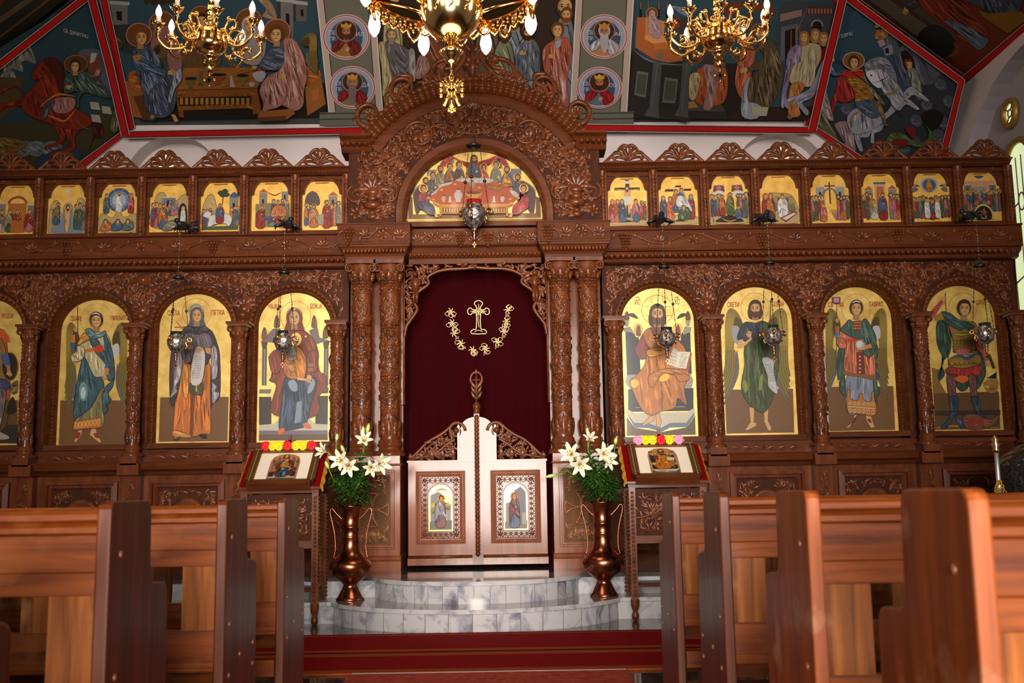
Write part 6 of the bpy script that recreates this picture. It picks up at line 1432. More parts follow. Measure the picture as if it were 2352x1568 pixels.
for i in range(10): P.text(['ПОСТУЧА','ВАСЛИДИ','НЕКУТЦ','НАЧНСА','СМИЋУЈ','ПИЛУЋЦ','ОД СВИ','ТАЈ НО','ПОЧИНА','МОЛИСЕ'][i],472 - i * 3,690 + i * 21,14,rgb(90,84,96),68)
P.line([(392,912),(500,912)],12,rgb(210,200,190)); P.hand(480,615,34,2.8); P.hand(390,600,30,-.4); P.poly([(525,600),(585,600),(585,660),(545,650)],rgb(190,130,60))
P.line([(250, 410), (350, 405)], 10, rgb(190, 90, 40), False, False); P.line([(270, 360), (330, 440)], 8, rgb(190, 90, 40), False, False)
P.head(455, 300, 50, rgb(60, 40, 30), SKIN, veil=rgb(84, 82, 88)); P.ring(447, 280, 66, 82, 16, rgb(140, 140, 144), 16, PI * 1.05, PI * 1.95)
dr(P, [(330, 430), (400, 395), (450, 470), (500, 395), (570, 435), (450, 475)], rgb(62, 60, 66), 6, (1, .3), 50)
P.text('СВЕТА', 240, 300, 46, LET, 110); P.text('ПЕТКА', 650, 295, 46, LET, 120); P.build('painting', M['paint'], e)
# ---- seated mother with child
def mother(P):
 P.poly([(100, 1050), (215, 1050), (215, 1310), (100, 1310)], rgb(58, 42, 36)); P.poly([(620, 1040), (738, 1040), (735, 1305), (620, 1305)], rgb(58, 42, 36))
 for x in (130,700): P.poly([(x,600),(x + 45,600),(x + 40,945),(x - 5,945)],rgb(92,84,80)); P.line([(x + 22,610),(x + 18,940)],8,rgb(150,142,132),False,False); P.poly([(x - 10,530),(x + 55,530),(x + 40,605),(x,605)],rgb(80,56,36))
 P.poly([(230,420),(300,420),(300,560),(180,545),(120,540)],rgb(110,96,90)); P.poly([(560,440),(640,400),(660,500),(745,530),(690,545),(620,570)],rgb(110,96,90))
 for x,y in ((150,460),(265,350),(610,350),(715,450)): P.blob([(x - 25,y + 60),(x - 20,y - 20),(x + 5,y - 50),(x + 25,y),(x + 25,y + 55)],rgb(112,74,44)); P.line([(x + 10,y + 30),(x + 45,y - 20)],14,rgb(150,140,130)); P.ell(x,y - 38,12,14,rgb(70,44,28))
 P.poly([(105, 980), (215, 980), (205, 1020), (100, 1020)], rgb(120, 104, 88)); P.poly([(670, 960), (745, 965), (740, 1020), (680, 1020)], rgb(120, 104, 88))
 P.poly([(100,1310),(240,1300),(290,1240),(560,1240),(620,1300),(735,1305),(735,1360),(100,1362)],rgb(186,178,158)); P.poly([(100,1362),(735,1360),(735,1395),(100,1400)],rgb(110,96,106)); P.poly([(100,1400),(735,1395),(735,1450),(98,1455)],rgb(96,70,44))
 MA = rgb(116, 48, 26)
 dr(P,[(240,640),(330,520),(400,430),(500,430),(600,510),(650,640),(650,800),(720,860),(730,1000),(690,1010),(650,1060),(660,1180),(560,1250),(320,1240),(205,1170),(260,950),(195,900),(230,840),(190,690)],MA,40,(.1,1),150,8,2.2)
 for x in range(210, 320, 22): P.line([(x, 1175 + (x - 210) * .5), (x + 6, 1235 + (x - 210) * .3)], 8, rgb(140, 130, 60))
 for x in range(570, 680, 22): P.line([(x, 1240 - (x - 570) * .5), (x + 6, 1250 - (x - 570) * .5)], 8, rgb(140, 130, 60))
 NV = rgb(44, 56, 72)
 dr(P,[(340,880),(420,870),(560,890),(620,870),(630,960),(580,1120),(540,1300),(480,1340),(340,1360),(285,1330),(310,1100)],NV,44,(.05,1),170,9,3.4)
 P.blob([(370,920),(420,890),(455,940),(450,1000),(400,990)],rgb(130,144,156)); P.blob([(560,960),(600,890),(620,930),(590,1000),(550,1020)],rgb(130,144,156)); P.poly([(450,1100),(500,1090),(490,1280),(430,1300)],rgb(120,134,150))
 P.blob([(275,1360),(320,1340),(340,1350),(320,1390),(285,1400)],rgb(206,96,44)); P.blob([(510,1300),(550,1290),(585,1330),(560,1345),(515,1325)],rgb(206,96,44))
 dr(P,[(195,690),(250,620),(310,640),(310,760),(280,830),(220,820)],rgb(126,54,26),8,(.2,1),80); dr(P,[(560,640),(640,640),(640,800),(590,820),(550,760)],MA,8,(0,1),80)
 P.poly([(555, 745), (605, 745), (600, 820), (555, 820)], rgb(150, 90, 40)); P.line([(555, 780), (605, 780)], 12, rgb(50, 70, 110), False, False)
 # child
 P.ell(445, 520, 52, 62, rgb(236, 196, 104)); P.ring(445, 520, 52, 62, 4, rgb(170, 90, 50))
 dr(P,[(390,600),(470,590),(530,680),(540,780),(520,880),(470,885),(380,880),(330,800),(350,680)],rgb(180,112,36),26,(.3,1),80,6,2.0); dr(P,[(380,610),(440,600),(450,700),(370,710)],rgb(140,160,150),8,(0,1),60,5); P.line([(375,680),(450,672)],18,rgb(190,90,50),False,False)
 P.head(430,535,30,rgb(86,50,26),SKIN,turn=-.3); P.hand(400,780,34,.9); P.hand(565,880,40,1.75); P.poly([(455,870),(540,885),(540,905),(455,895)],SKIN)
 P.head(430,320,56,rgb(60,36,22),SKIN,veil=rgb(112,42,24)); P.ring(430,300,70,66,16,rgb(150,130,100),16,PI * 1.08,PI * 1.92); P.ell(430,245,9,9,rgb(230,190,90)); P.ell(535,495,10,10,rgb(230,190,90))
e, P = icon_root('mother', 'icon', 'gold arched icon of a seated woman in maroon veil with child on her lap', 'icon', G1)
P.at(570,650,SC4); P.ring(437,305,143,138,4,rgb(150,90,40)); mother(P); P.text('МАЈКА',240,240,46,LET,105); P.text('БОЖЈА',630,238,46,LET,105); P.build('painting',M['paint'],e)
# ---- seated bearded figure with open book
def teacher(P):
 P.poly([(105,490),(180,490),(205,540),(230,540),(250,900),(120,890)],rgb(40,40,44)); P.poly([(620,500),(705,480),(720,880),(600,900)],rgb(40,40,44)); P.poly([(85,455),(150,440),(200,520),(160,495),(95,490)],rgb(140,134,120)); P.poly([(640,480),(655,440),(718,450),(710,490),(640,520)],rgb(140,134,120))
 for x,s_ in ((120,1),(685,-1)): P.blob([(x - 22,380),(x - 18,320),(x,298),(x + 20,330),(x + 22,380)],rgb(92,52,30)); P.drape([(x,330),(x + s_ * 60,320),(x + s_ * 105,370),(x + s_ * 40,350)],rgb(52,38,30),rgb(120,96,70),INK,3,(1,.3),30,4); P.poly([(x - 25,385),(x + 25,385),(x + 12,440),(x - 12,440)],rgb(150,144,120))
 for x in (225,590): P.ell(x,470,46,62,rgb(226,178,80)); P.blob([(x - 20,520),(x - 15,450),(x + 5,425),(x + 22,460),(x + 22,530)],rgb(120,66,30))
 P.poly([(120,890),(250,880),(700,870),(735,930),(720,1010),(640,1020),(150,1020),(105,960)],rgb(150,142,124)); P.poly([(130,1020),(735,1010),(735,1220),(130,1230)],rgb(36,38,40)); P.line([(200,1190),(655,1182)],6,rgb(170,140,60),False,False)
 P.poly([(115,1200),(190,1240),(680,1230),(745,1190),(745,1230),(670,1340),(520,1345),(440,1390),(340,1370),(190,1345),(118,1240)],rgb(190,180,158)); P.poly([(118,1245),(190,1330),(320,1335),(440,1375),(520,1330),(670,1330),(745,1230),(745,1260),(680,1370),(520,1375),(440,1415),(320,1380),(190,1375)],rgb(96,112,136)); P.poly([(118,1270),(190,1375),(440,1415),(680,1370),(750,1260),(755,1440),(118,1450)],rgb(94,70,48))
 for pts in ([(330,1270),(380,1260),(370,1310),(270,1360),(262,1348)],[(385,1250),(420,1245),(440,1330),(420,1370),(395,1365)]): P.poly(pts,SKIN); P.line(pts + [pts[0]],5,rgb(90,56,30),False,False)
 dr(P,[(300,470),(400,440),(480,450),(600,560),(660,660),(560,720),(310,740),(240,740),(195,660),(240,560)],rgb(120,52,44),20,(.2,1),90,6,2.0)
 RO = rgb(176, 104, 34)
 dr(P,[(390,560),(480,520),(600,580),(670,680),(690,900),(650,1010),(670,1170),(590,1100),(560,1190),(430,1230),(330,1260),(240,1180),(150,960),(200,900),(280,800),(310,680)],RO,44,(.2,1),150,9,2.2)
 P.blob([(155,950),(200,930),(228,970),(200,1005),(165,1000)],rgb(222,176,56)); P.blob([(420,920),(470,875),(510,890),(500,930),(430,950)],rgb(222,176,56)); dr(P,[(320,900),(430,840),(560,830),(690,900),(680,940),(600,950),(560,890),(440,880),(370,990),(330,990)],RO,10,(1,.2),90,7,2.0)
 dr(P,[(290,480),(340,470),(400,640),(340,660),(270,540)],rgb(170,100,40),5,(.3,1),60); dr(P,[(310,660),(460,640),(470,690),(330,725)],rgb(190,130,40),4,(1,-.1),80); P.hand(345,600,40,-1.3); P.line([(330,570),(335,520)],14,SKIN); P.line([(355,570),(365,540)],12,SKIN)
 P.poly([(540,640),(610,675),(705,680),(720,690),(690,850),(660,850),(580,825),(490,790)],rgb(150,66,34)); P.poly([(545,636),(605,675),(580,822),(493,788)],rgb(214,206,182)); P.poly([(605,675),(703,678),(665,832),(580,822)],rgb(214,206,182))
 for i in range(5): P.text(['ПОСЛИК','УСТКАЈ','ЉУБИТЕ','ЈЕДАНД','РУГОГА'][i],567 - i * 8,676 + i * 28,20,rgb(96,84,66),62,.35); P.text(['ОДЛУЧ','НО ЗА','И ЈЕР','ВОЛЕО','САМОЈ'][i],648 - i * 5,706 + i * 27,20,rgb(96,84,66),56,.05)
 P.head(400, 325, 62, rgb(66, 40, 22), SKIN, beard=rgb(92, 58, 32), longhair=True)
e, P = icon_root('teacher', 'icon', 'gold arched icon of a seated bearded man in ochre robe with open book', 'icon', G1)
P.at(1410,640,SC4); P.ring(402,290,148,138,5,rgb(160,96,60)); [P.line(a,4,rgb(160,96,60),False,False) for a in ([(262,255),(540,255)],[(262,340),(540,340)],[(350,160),(350,230)],[(450,160),(450,230)])]; teacher(P); P.text('ИС',218,240,48,rgb(140,60,30),50); P.text('ХС',582,238,48,rgb(140,60,30),50); P.line([(195,180),(215,170),(240,184)],6,rgb(140,60,30)); P.line([(560,180),(580,170),(600,184)],6,rgb(140,60,30)); P.build('painting',M['paint'],e)
# ---- barefoot winged figure in green with scroll
e, P = icon_root('baptist', 'icon', 'gold arched icon of a barefoot winged bearded man in green with white scroll', 'icon', G1)
P.at(1640, 640, SC4)
P.poly([(98, 1025), (730, 1015), (742, 1420), (115, 1430)], GB); P.ring(378, 265, 130, 135, 4, rgb(170, 110, 60))
P.wing(265,300,160,860,-1,rgb(126,106,34)); P.wing(500,300,180,860,1,rgb(126,106,34)); P.blob([(170,440),(230,450),(250,580),(200,600),(165,520)],rgb(150,150,150))
for x, s_ in ((350, -1), (480, 1)): P.poly([(x - 22, 1190), (x + 20, 1190), (x + 14, 1330), (x - 10, 1330)], SKIN)
P.poly([(335,1330),(385,1330),(390,1355),(310,1398),(288,1396)],SKIN); P.poly([(462,1310),(495,1310),(530,1380),(520,1402),(500,1395)],SKIN)
dr(P, [(290, 400), (380, 410), (450, 390), (500, 440), (440, 600), (300, 580), (215, 560), (240, 460)], rgb(40, 46, 58), 26, (.3, 1), 50, 6, 3.4)
GN = rgb(56, 68, 30)
dr(P,[(300,580),(410,560),(470,560),(560,600),(600,760),(560,1000),(530,1130),(470,1230),(400,1220),(300,1130),(250,1000),(280,800),(275,680)],GN,50,(.1,1),170,9,3.0); dr(P,[(420,420),(500,410),(560,500),(600,640),(560,740),(480,720),(420,560)],GN,18,(.1,1),110,7,3.0)
P.blob([(260, 960), (290, 940), (310, 1020), (280, 1050)], rgb(120, 124, 56)); P.blob([(420, 920), (450, 880), (440, 1010), (410, 1020)], rgb(120, 124, 56))
P.poly([(225,570),(265,560),(270,600),(340,540),(350,560),(260,640),(215,640)],SKIN); P.hand(325,520,34,-1.5); P.line([(315,490),(305,455)],10,SKIN); P.hand(490,745,30,1.9)
dr(P, [(440, 735), (545, 755), (550, 860), (585, 1060), (500, 1000), (490, 900)], rgb(176, 176, 170), 2, (.2, 1), 60, 4, 1.2)
for i in range(7): P.text(['ПОКАЈТЕ', 'СЕ ЈЕР', 'СЕ ПРИ', 'БЛИЖИЛ', 'ДА ЦАР', 'СТВО Н', 'ЕБЕСКО'][i], 490 + i * 8, 806 + i * 24, 17, rgb(70, 70, 76), 66)
P.line([(525, 190), (505, 600)], 8, rgb(70, 46, 24), False, False); P.line([(508, 212), (545, 212)], 8, rgb(70, 46, 24), False, False)
P.head(378,275,52,rgb(70,42,22),SKIN,beard=rgb(84,50,26),longhair=True); P.text('СВЕТИ',175,262,44,LET,110); P.text('ЈОВАН',590,258,44,LET,100); P.build('painting',M['paint'],e)
# ---- winged figure with sphere on the right side door
e, P = icon_root('herald', 'side_door', 'right side door painted with a winged figure in coral tunic holding a pale sphere', 'door', G2)
P.at(1880, 640, SC4)
P.poly([(75, 1000), (690, 990), (708, 1395), (98, 1408)], GB); P.ring(350, 280, 135, 140, 4, rgb(176, 120, 60))
P.wing(200, 300, 132, 820, -1); P.wing(490, 300, 140, 820, 1); P.blob([(500, 450), (560, 440), (570, 530), (540, 560)], rgb(186, 180, 180))
for x,s_ in ((345,-1),(455,1)): P.poly([(x - 20,1240),(x + 20,1240),(x + s_ * 30 + 10,1310),(x + s_ * 60,1370),(x + s_ * 60 - 30,1375),(x - 12,1310)],SKIN); P.blob([(x - 10,1300),(x + 20,1295),(x + s_ * 35,1330),(x + s_ * 20,1330)],rgb(120,30,24))
dr(P,[(265,900),(520,920),(530,1100),(520,1255),(390,1250),(265,1230)],rgb(128,134,152),24,(0,1),120,7,2.0); dr(P,[(265,1030),(290,1040),(300,1110),(360,1120),(385,1060),(410,1070),(420,1120),(480,1130),(490,1050),(520,1060),(525,1255),(390,1250),(268,1225)],rgb(176,112,46),4,(1,0),60,5,1.6)
for i in range(6): P.ring(290 + i * 42, 1215 + i * 3, 12, 16, 4, rgb(220, 200, 170)); P.ring(290 + i * 42, 1150 + i * 2, 12, 12, 4, rgb(220, 200, 150))
P.line([(268, 1180), (522, 1200)], 5, rgb(220, 200, 170), False, False)
dr(P,[(180,660),(240,660),(240,900),(250,1080),(200,1040),(190,960),(215,920),(175,920)],rgb(56,78,66),12,(0,1),90,6,2.6); dr(P,[(490,600),(540,620),(540,720),(510,760),(545,800),(520,850),(560,900),(530,960),(565,1050),(530,1100),(545,1150),(520,1130),(500,900)],rgb(56,78,66),14,(0,1),90,6,2.6)
CO = rgb(190, 104, 72)
dr(P,[(200,480),(300,480),(420,520),(500,620),(520,900),(400,890),(235,860),(240,660),(190,630),(195,540)],CO,34,(0,1),140,8,1.9); P.poly([(345,680),(415,680),(430,890),(350,890)],rgb(112,46,24)); [P.ell(378,720 + i * 36,8,8,rgb(210,190,160)) for i in range(5)]; P.poly([(235,850),(350,880),(525,890),(520,940),(350,905),(235,890)],rgb(130,84,50)); P.poly([(260,560),(350,545),(350,580),(262,590)],rgb(190,60,34))
dr(P,[(290,380),(350,460),(420,370),(480,440),(530,560),(500,700),(440,720),(400,660),(420,560),(360,560),(300,540),(200,480),(240,420)],rgb(64,86,76),26,(.3,1),110,7,2.6); P.poly([(310,395),(390,385),(385,470),(355,500),(320,460)],rgb(116,56,30)); [P.line([(315,410 + i * 26),(388,405 + i * 26)],6,rgb(200,140,70),False,False) for i in range(3)]
P.ell(380,615,42,44,rgb(160,168,166)); P.ell(372,606,30,30,rgb(196,202,198)); P.hand(400,645,28,-.2); P.poly([(420,620),(480,600),(490,640),(430,650)],rgb(196,120,70))
P.poly([(150,440),(185,440),(185,500),(150,500)],rgb(176,96,54)); P.poly([(150,490),(190,490),(180,560),(150,545)],rgb(90,110,140)); dr(P,[(160,560),(240,560),(250,640),(190,640)],CO,6,(.4,1),50); P.hand(168,390,24,-1.5); P.line([(165,180),(160,900)],5,rgb(110,80,40),False,False); P.poly([(120,172),(198,172),(198,232),(160,238),(120,224)],rgb(110,46,40)); P.poly([(135,180),(185,180),(185,220),(135,220)],rgb(170,140,150))
P.head(345,275,52,rgb(66,38,22),SKIN,turn=-.1); P.line([(305,225),(345,210),(385,222)],12,rgb(190,196,200)); P.text('СВ',108,262,44,LET,46); P.text('АРХ',205,262,40,LET,50); P.text('ГАВРИЛ',528,258,44,LET,120); P.build('painting',M['paint'],e)
k = MB(); p = WP(1893,1028,9.90); k.lathe([(0.012,0.16),(0.012,0.0),(0.03,-0.008),(0.038,-0.03),(0.03,-0.055),(0.001,-0.064)],tuple(p),16,0,True,'y'); k.build('door_knob',M['chrome'],e)
# ---- soldiers
def soldier(P):
 P.poly([(80,820),(150,840),(160,960),(215,1060),(100,1120),(90,1000)],rgb(126,92,38)); P.poly([(95,1060),(700,1040),(715,1385),(110,1395)],rgb(92,62,30)); P.poly([(100,1220),(715,1210),(715,1260),(105,1265)],rgb(56,40,24)); P.drape([(560,960),(680,920),(680,1040),(600,1050)],rgb(150,110,46),rgb(206,170,90),rgb(80,50,20),6,(1,.2),60,5); P.poly([(590,920),(680,860),(680,920)],INK); P.line([(110,1380),(300,1360),(715,1375)],16,rgb(160,124,50))
 GR_ = rgb(44, 66, 50)
 dr(P,[(130,400),(220,400),(260,560),(240,700),(170,780),(200,880),(150,940),(140,860),(190,760),(130,600)],GR_,18,(.1,1),120,7,2.6); dr(P,[(480,660),(540,700),(580,860),(520,1000),(480,980)],GR_,10,(.1,1),100,7,2.6); dr(P,[(300,950),(420,950),(410,1010),(360,1040),(310,1000)],GR_,6,(.1,1),50)
 for pts in ([(225,880),(310,880),(300,1000),(300,1100),(245,1100),(220,980)],[(410,880),(490,880),(490,1000),(505,1100),(455,1100),(430,1000)]): dr(P,pts,rgb(104,64,62),10,(.2,1),60,6,2.0)
 for pts in ([(240,1095),(320,1100),(310,1240),(260,1240)],[(445,1095),(515,1100),(520,1230),(490,1240)]): dr(P,pts,rgb(42,60,66),8,(0,1),70,6,2.8)
 dr(P,[(255,1230),(315,1240),(270,1310),(200,1390),(165,1370),(230,1300)],rgb(46,62,78),5,(.7,-1),60); dr(P,[(490,1230),(540,1240),(610,1320),(600,1360),(540,1320)],rgb(46,62,78),5,(.7,1),60); dr(P,[(300,1290),(360,1310),(370,1380),(340,1370)],rgb(60,80,110),4,(.2,1),40)
 dr(P,[(370,1270),(480,1250),(600,1300),(690,1260),(690,1300),(600,1380),(400,1385)],rgb(120,70,50),14,(1,.2),70,7,2.2); P.blob([(420,1290),(470,1290),(480,1350),(420,1360)],rgb(140,50,40)); P.blob([(500,1300),(550,1290),(560,1350),(510,1350)],rgb(140,50,40))
 dr(P,[(230,820),(520,800),(525,880),(480,900),(430,880),(370,960),(290,940),(310,890),(220,880)],rgb(150,44,34),20,(0,1),60,6,1.9); P.blob([(290,930),(320,900),(390,900),(410,930),(360,965)],rgb(200,96,34))
 AR = rgb(140, 104, 38)
 dr(P,[(235,770),(280,720),(500,700),(525,780),(450,810),(360,830),(250,810)],AR,6,(1,0),60,5,2.0); [P.ring(265 + i * 44,780 - i * 3,26,22,6,rgb(84,56,20),10,0,PI) for i in range(6)]; P.line([(245,740),(330,710),(400,740),(480,690),(520,700)],30,rgb(60,70,96)); P.line([(250,725),(340,690),(400,715),(500,670)],8,rgb(150,160,180))
 dr(P, [(230, 400), (330, 400), (460, 400), (500, 480), (480, 640), (420, 680), (290, 680), (270, 560)], AR, 8, (1, .1), 60, 5, 2.0)
 for j in range(5): [P.ring(290 + i * 34, 560 + j * 26, 19, 20, 5, rgb(84, 58, 20), 8, 0, PI) for i in range(6)]
 P.line([(265,510),(360,520),(450,500)],30,rgb(90,96,40)); P.line([(275,512),(360,520),(440,506)],12,rgb(200,180,60)); P.blob([(310,660),(420,650),(410,690),(330,700)],rgb(176,90,80))
 dr(P,[(160,310),(240,320),(320,380),(400,400),(470,440),(430,480),(380,460),(330,480),(220,420),(170,380)],rgb(52,78,70),14,(1,.4),70,6,2.6)
 P.poly([(160,310),(190,380),(110,390),(100,350)],rgb(150,110,40)); P.poly([(75,290),(150,210),(180,220),(110,340),(70,370)],rgb(160,70,56)); P.hand(185,195,28,-.9); P.line([(200,130),(235,900)],5,rgb(90,60,30),False,False)
 dr(P,[(480,560),(530,580),(560,680),(530,690),(480,640)],rgb(150,54,30),5,(.3,1),50); P.poly([(530,660),(560,660),(600,760),(570,770)],rgb(160,84,60)); P.hand(590,780,28,1.2); P.line([(600,700),(650,830)],24,rgb(60,44,30),False,False)
 P.head(372, 275, 54, rgb(56, 34, 20), SKIN, turn=.3)
for key,lab in (('soldier','gold arched icon of a young soldier in scale armour and green cloak'),('guard','leftmost gold arched icon, a warrior in orange cape cut by the picture edge')):
 e, P = icon_root(key, 'icon', lab, 'icon', G1)
 if key == 'soldier': P.at(2120,640,SC4); P.ring(370,260,130,130,4,rgb(150,110,50)); soldier(P); P.text('СВЕТИ',175,240,36,LET,60); P.text('ДИМИТ',535,238,40,LET,90)
 else:
  P.at(0,650,SC4); P.poly([(-520,1090),(165,1080),(160,1470),(-520,1480)],rgb(96,64,32)); P.poly([(60,1310),(165,1305),(160,1480),(-100,1480)],rgb(52,38,30)); P.drape([(100,940),(165,900),(160,1010),(110,1020)],rgb(110,90,50),rgb(170,150,100),INK,5,(1,-.3),50,6); P.blob([(90,1080),(130,1060),(150,1190),(60,1200)],rgb(40,26,20)); P.line([(80,1190),(60,1330)],24,rgb(40,26,20))
  dr(P,[(-260,400),(0,420),(60,520),(95,1000),(60,1080),(-40,1040),(-300,1060)],rgb(176,74,30),24,(.05,1),150,8,1.8); P.blob([(-60,430),(20,430),(75,480),(90,545),(-20,540)],rgb(196,84,34))
  dr(P,[(-220,520),(20,520),(50,900),(-240,900)],rgb(140,104,40),12,(1,0),60); dr(P,[(-240,890),(50,890),(60,990),(-250,990)],rgb(54,70,104),16,(0,1),70); dr(P,[(-60,990),(55,990),(45,1130),(20,1250),(-60,1240)],rgb(112,92,92),10,(0,1),90)
  dr(P,[(-50,1240),(20,1250),(0,1360),(80,1410),(80,1440),(-30,1430)],rgb(166,150,140),6,(.1,1),70); P.ell(95,770,72,128,rgb(44,28,20)); P.ring(95,770,72,128,8,rgb(120,84,44)); P.poly([(10,660),(75,650),(100,760),(60,780),(20,720)],rgb(70,92,136)); P.poly([(60,760),(95,760),(100,820),(70,820)],rgb(170,112,50)); P.hand(85,840,30,.5)
  P.head(-150, 330, 56, rgb(60, 36, 20), SKIN, beard=rgb(70, 42, 24)); P.text('ТЕОДОР', 70, 325, 42, LET, 110)
 P.build('painting', M['paint'], e)
# ---- lunette: long table with thirteen seated figures
yL = 9.95
e = empty('lunette_icon', (0, yL, zz(508, YPd))); tag(e, 'half-round gold icon of haloed figures seated round a long red table above the royal doors', 'icon')
k = MB(); k.prism([(-Rl0 - .01,zz(508,YPd) - .004),(Rl0 + .01,zz(508,YPd) - .004)] + arc(cxp,czp,Rl0 + .01,0,PI,40),yL,yL + 0.03); k.build('gilded_panel',M['goldleaf'],e)
P = Paint(lambda px, py: WP(px, py, yL - 0.0006), (0, -1, 0), 0.00006, 4).at(920, 300, 340 / 2352)
GY = rgb(112, 104, 104)
P.poly([(420,620),(570,620),(570,720),(420,720)],GY); P.poly([(1700,605),(1920,605),(1920,760),(1760,860),(1700,800)],GY); P.poly([(1500,400),(1610,400),(1620,600),(1500,600)],GY); P.poly([(700,420),(830,420),(830,560),(690,560)],rgb(60,44,34)); P.poly([(770,410),(840,410),(850,520),(770,520)],GY); P.ell(1557,470,28,45,INK); P.poly([(1530,470),(1585,470),(1585,600),(1530,600)],INK)
CRT = rgb(150, 34, 28)
P.drape([(620,560),(700,440),(800,390),(900,450),(1050,500),(1100,500),(1080,600),(960,520),(840,450),(740,560)],CRT,rgb(206,96,70),rgb(80,12,12),10,(.6,1),80,7); P.drape([(1240,500),(1400,450),(1520,400),(1620,400),(1720,560),(1640,560),(1560,440),(1400,560),(1240,600)],CRT,rgb(206,96,70),rgb(80,12,12),10,(-.6,1),80,7)
P.blob([(200,1060),(200,980),(290,880),(420,830),(520,900),(300,1300),(240,1300)],rgb(72,50,40)); P.blob([(2150,1060),(2140,960),(2050,860),(1930,800),(1850,900),(2050,1300),(2120,1300)],rgb(72,50,40)); P.line([(200,1070),(210,970),(300,870),(420,830)],20,GY); P.line([(2150,1070),(2130,940),(2040,850),(1930,790)],20,GY)
P.poly([(125,1060),(190,1060),(200,1410),(120,1410)],rgb(96,62,30)); P.poly([(2150,1040),(2215,1080),(2235,1390),(2150,1390)],rgb(96,62,30)); P.poly([(120,1400),(2240,1380),(2250,1412),(118,1420)],rgb(122,84,36)); P.poly([(190,1330),(2150,1310),(2200,1390),(150,1410)],rgb(116,76,34))
rob = [(rgb(134,56,50),rgb(60,60,84)),(rgb(110,90,60),rgb(70,80,84)),(rgb(150,120,80),rgb(120,110,76)),(rgb(60,76,104),rgb(140,80,34)),(rgb(110,84,60),rgb(72,60,56)),(rgb(150,130,100),rgb(134,104,70))]
def seated(x, y, hr, robe, mantle, beard, hair=rgb(62, 40, 26), w_=150, h_=300, halo=True, turn=0):
 if halo: P.ell(x, y, hr, hr, rgb(232, 164, 66), 26); P.ell(x, y, hr * .82, hr * .82, rgb(236, 184, 96), 24)
 dr(P,[(x - w_ * .25,y + 60),(x + w_ * .25,y + 60),(x + w_ * .55,y + 130),(x + w_ * .6,y + h_),(x - w_ * .6,y + h_),(x - w_ * .55,y + 130)],robe,10,(.1,1),90,7,2.2); dr(P,[(x - w_ * .3,y + 70),(x,y + 70),(x + w_ * .55,y + 200),(x + w_ * .5,y + h_),(x - w_ * .2,y + 220),(x - w_ * .55,y + 250)],mantle,10,(.5,1),80,7,2.2)
 P.head(x, y, 40, hair, rgb(190, 134, 82), beard=beard, turn=turn); P.hand(x + 40, y + 200, 24, -.5)
for i,(x,y) in enumerate(((400,800),(515,710),(635,615),(785,575),(930,550))): seated(x,y,66,*rob[i % 6],(rgb(130,120,110) if i in (1,3,4) else rgb(60,40,26)),w_=140,h_=260,turn=.3)
for i,(x,y) in enumerate(((1320,600),(1515,555),(1690,630),(1860,760))): seated(x,y,66,*[(rgb(170,70,50),rgb(190,110,70)),(rgb(110,120,100),rgb(120,116,90)),(rgb(60,84,120),rgb(170,116,44)),(rgb(110,90,60),rgb(60,66,84))][i],(None,rgb(130,124,116),rgb(70,46,30),rgb(60,40,26))[i],w_=140,h_=260,turn=-.3)
seated(1168,470,1,rgb(128,58,30),rgb(52,66,92),rgb(80,50,28),halo=False,w_=170,h_=320); P.head(1168,470,46,rgb(76,46,26),rgb(190,134,82),beard=rgb(80,50,28),longhair=True)
TB = rgb(166, 72, 30)
P.blob([(520,1140),(480,1080),(560,960),(760,850),(960,790),(1380,790),(1560,850),(1760,940),(1850,1060),(1780,1150),(1700,1180),(640,1190)],TB,4)
P.drape([(880,800),(1000,770),(1380,775),(1480,810),(1400,850),(1200,850),(960,830)],rgb(176,164,156),rgb(220,210,204),rgb(110,92,92),14,(.4,1),40,5); P.drape([(480,1040),(600,930),(620,880),(820,830),(800,870),(640,920),(560,1020)],rgb(176,164,156),rgb(220,210,204),rgb(110,92,92),8,(.6,1),40,5); P.drape([(1730,960),(1820,980),(1890,1060),(1830,1080),(1760,1020)],rgb(176,164,156),rgb(220,210,204),rgb(110,92,92),6,(.6,1),40,5)
dr(P, [(1380, 880), (1560, 900), (1700, 850), (1800, 900), (1640, 920), (1560, 980), (1500, 950), (1400, 930)], rgb(150, 92, 34), 10, (1, .2), 70, 7, 2.0)
P.poly([(520,1130),(640,1190),(1700,1180),(1780,1140),(1790,1190),(1710,1225),(640,1235),(530,1180)],rgb(190,128,52)); P.poly([(640,1230),(1710,1220),(1700,1330),(650,1340)],rgb(164,104,40)); P.poly([(670,1250),(1670,1240),(1665,1305),(680,1312)],rgb(76,46,20)); [P.poly([(690 + i * 41,1252),(712 + i * 41,1252),(712 + i * 41,1308),(692 + i * 41,1308)],rgb(210,150,66)) for i in range(24)]
for x in (640, 1690): P.poly([(x - 20, 1200), (x + 20, 1200), (x + 15, 1380), (x - 15, 1380)], rgb(176, 116, 46))
for x,y,w_,h_,c in ((690,1100,36,55,rgb(176,150,104)),(1620,1100,36,50,rgb(176,164,150)),(920,1050,66,100,rgb(180,168,160)),(1140,870,48,55,rgb(150,130,100))): P.blob([(x - w_ * .4,y - h_),(x + w_ * .4,y - h_),(x + w_ * .5,y - h_ * .7),(x + w_,y - h_ * .1),(x + w_ * .6,y + h_ * .7),(x + w_ * .5,y + h_),(x - w_ * .5,y + h_),(x - w_ * .6,y + h_ * .7),(x - w_,y - h_ * .1),(x - w_ * .5,y - h_ * .7)],c); P.ell(x,y - h_,w_ * .45,10,INK)
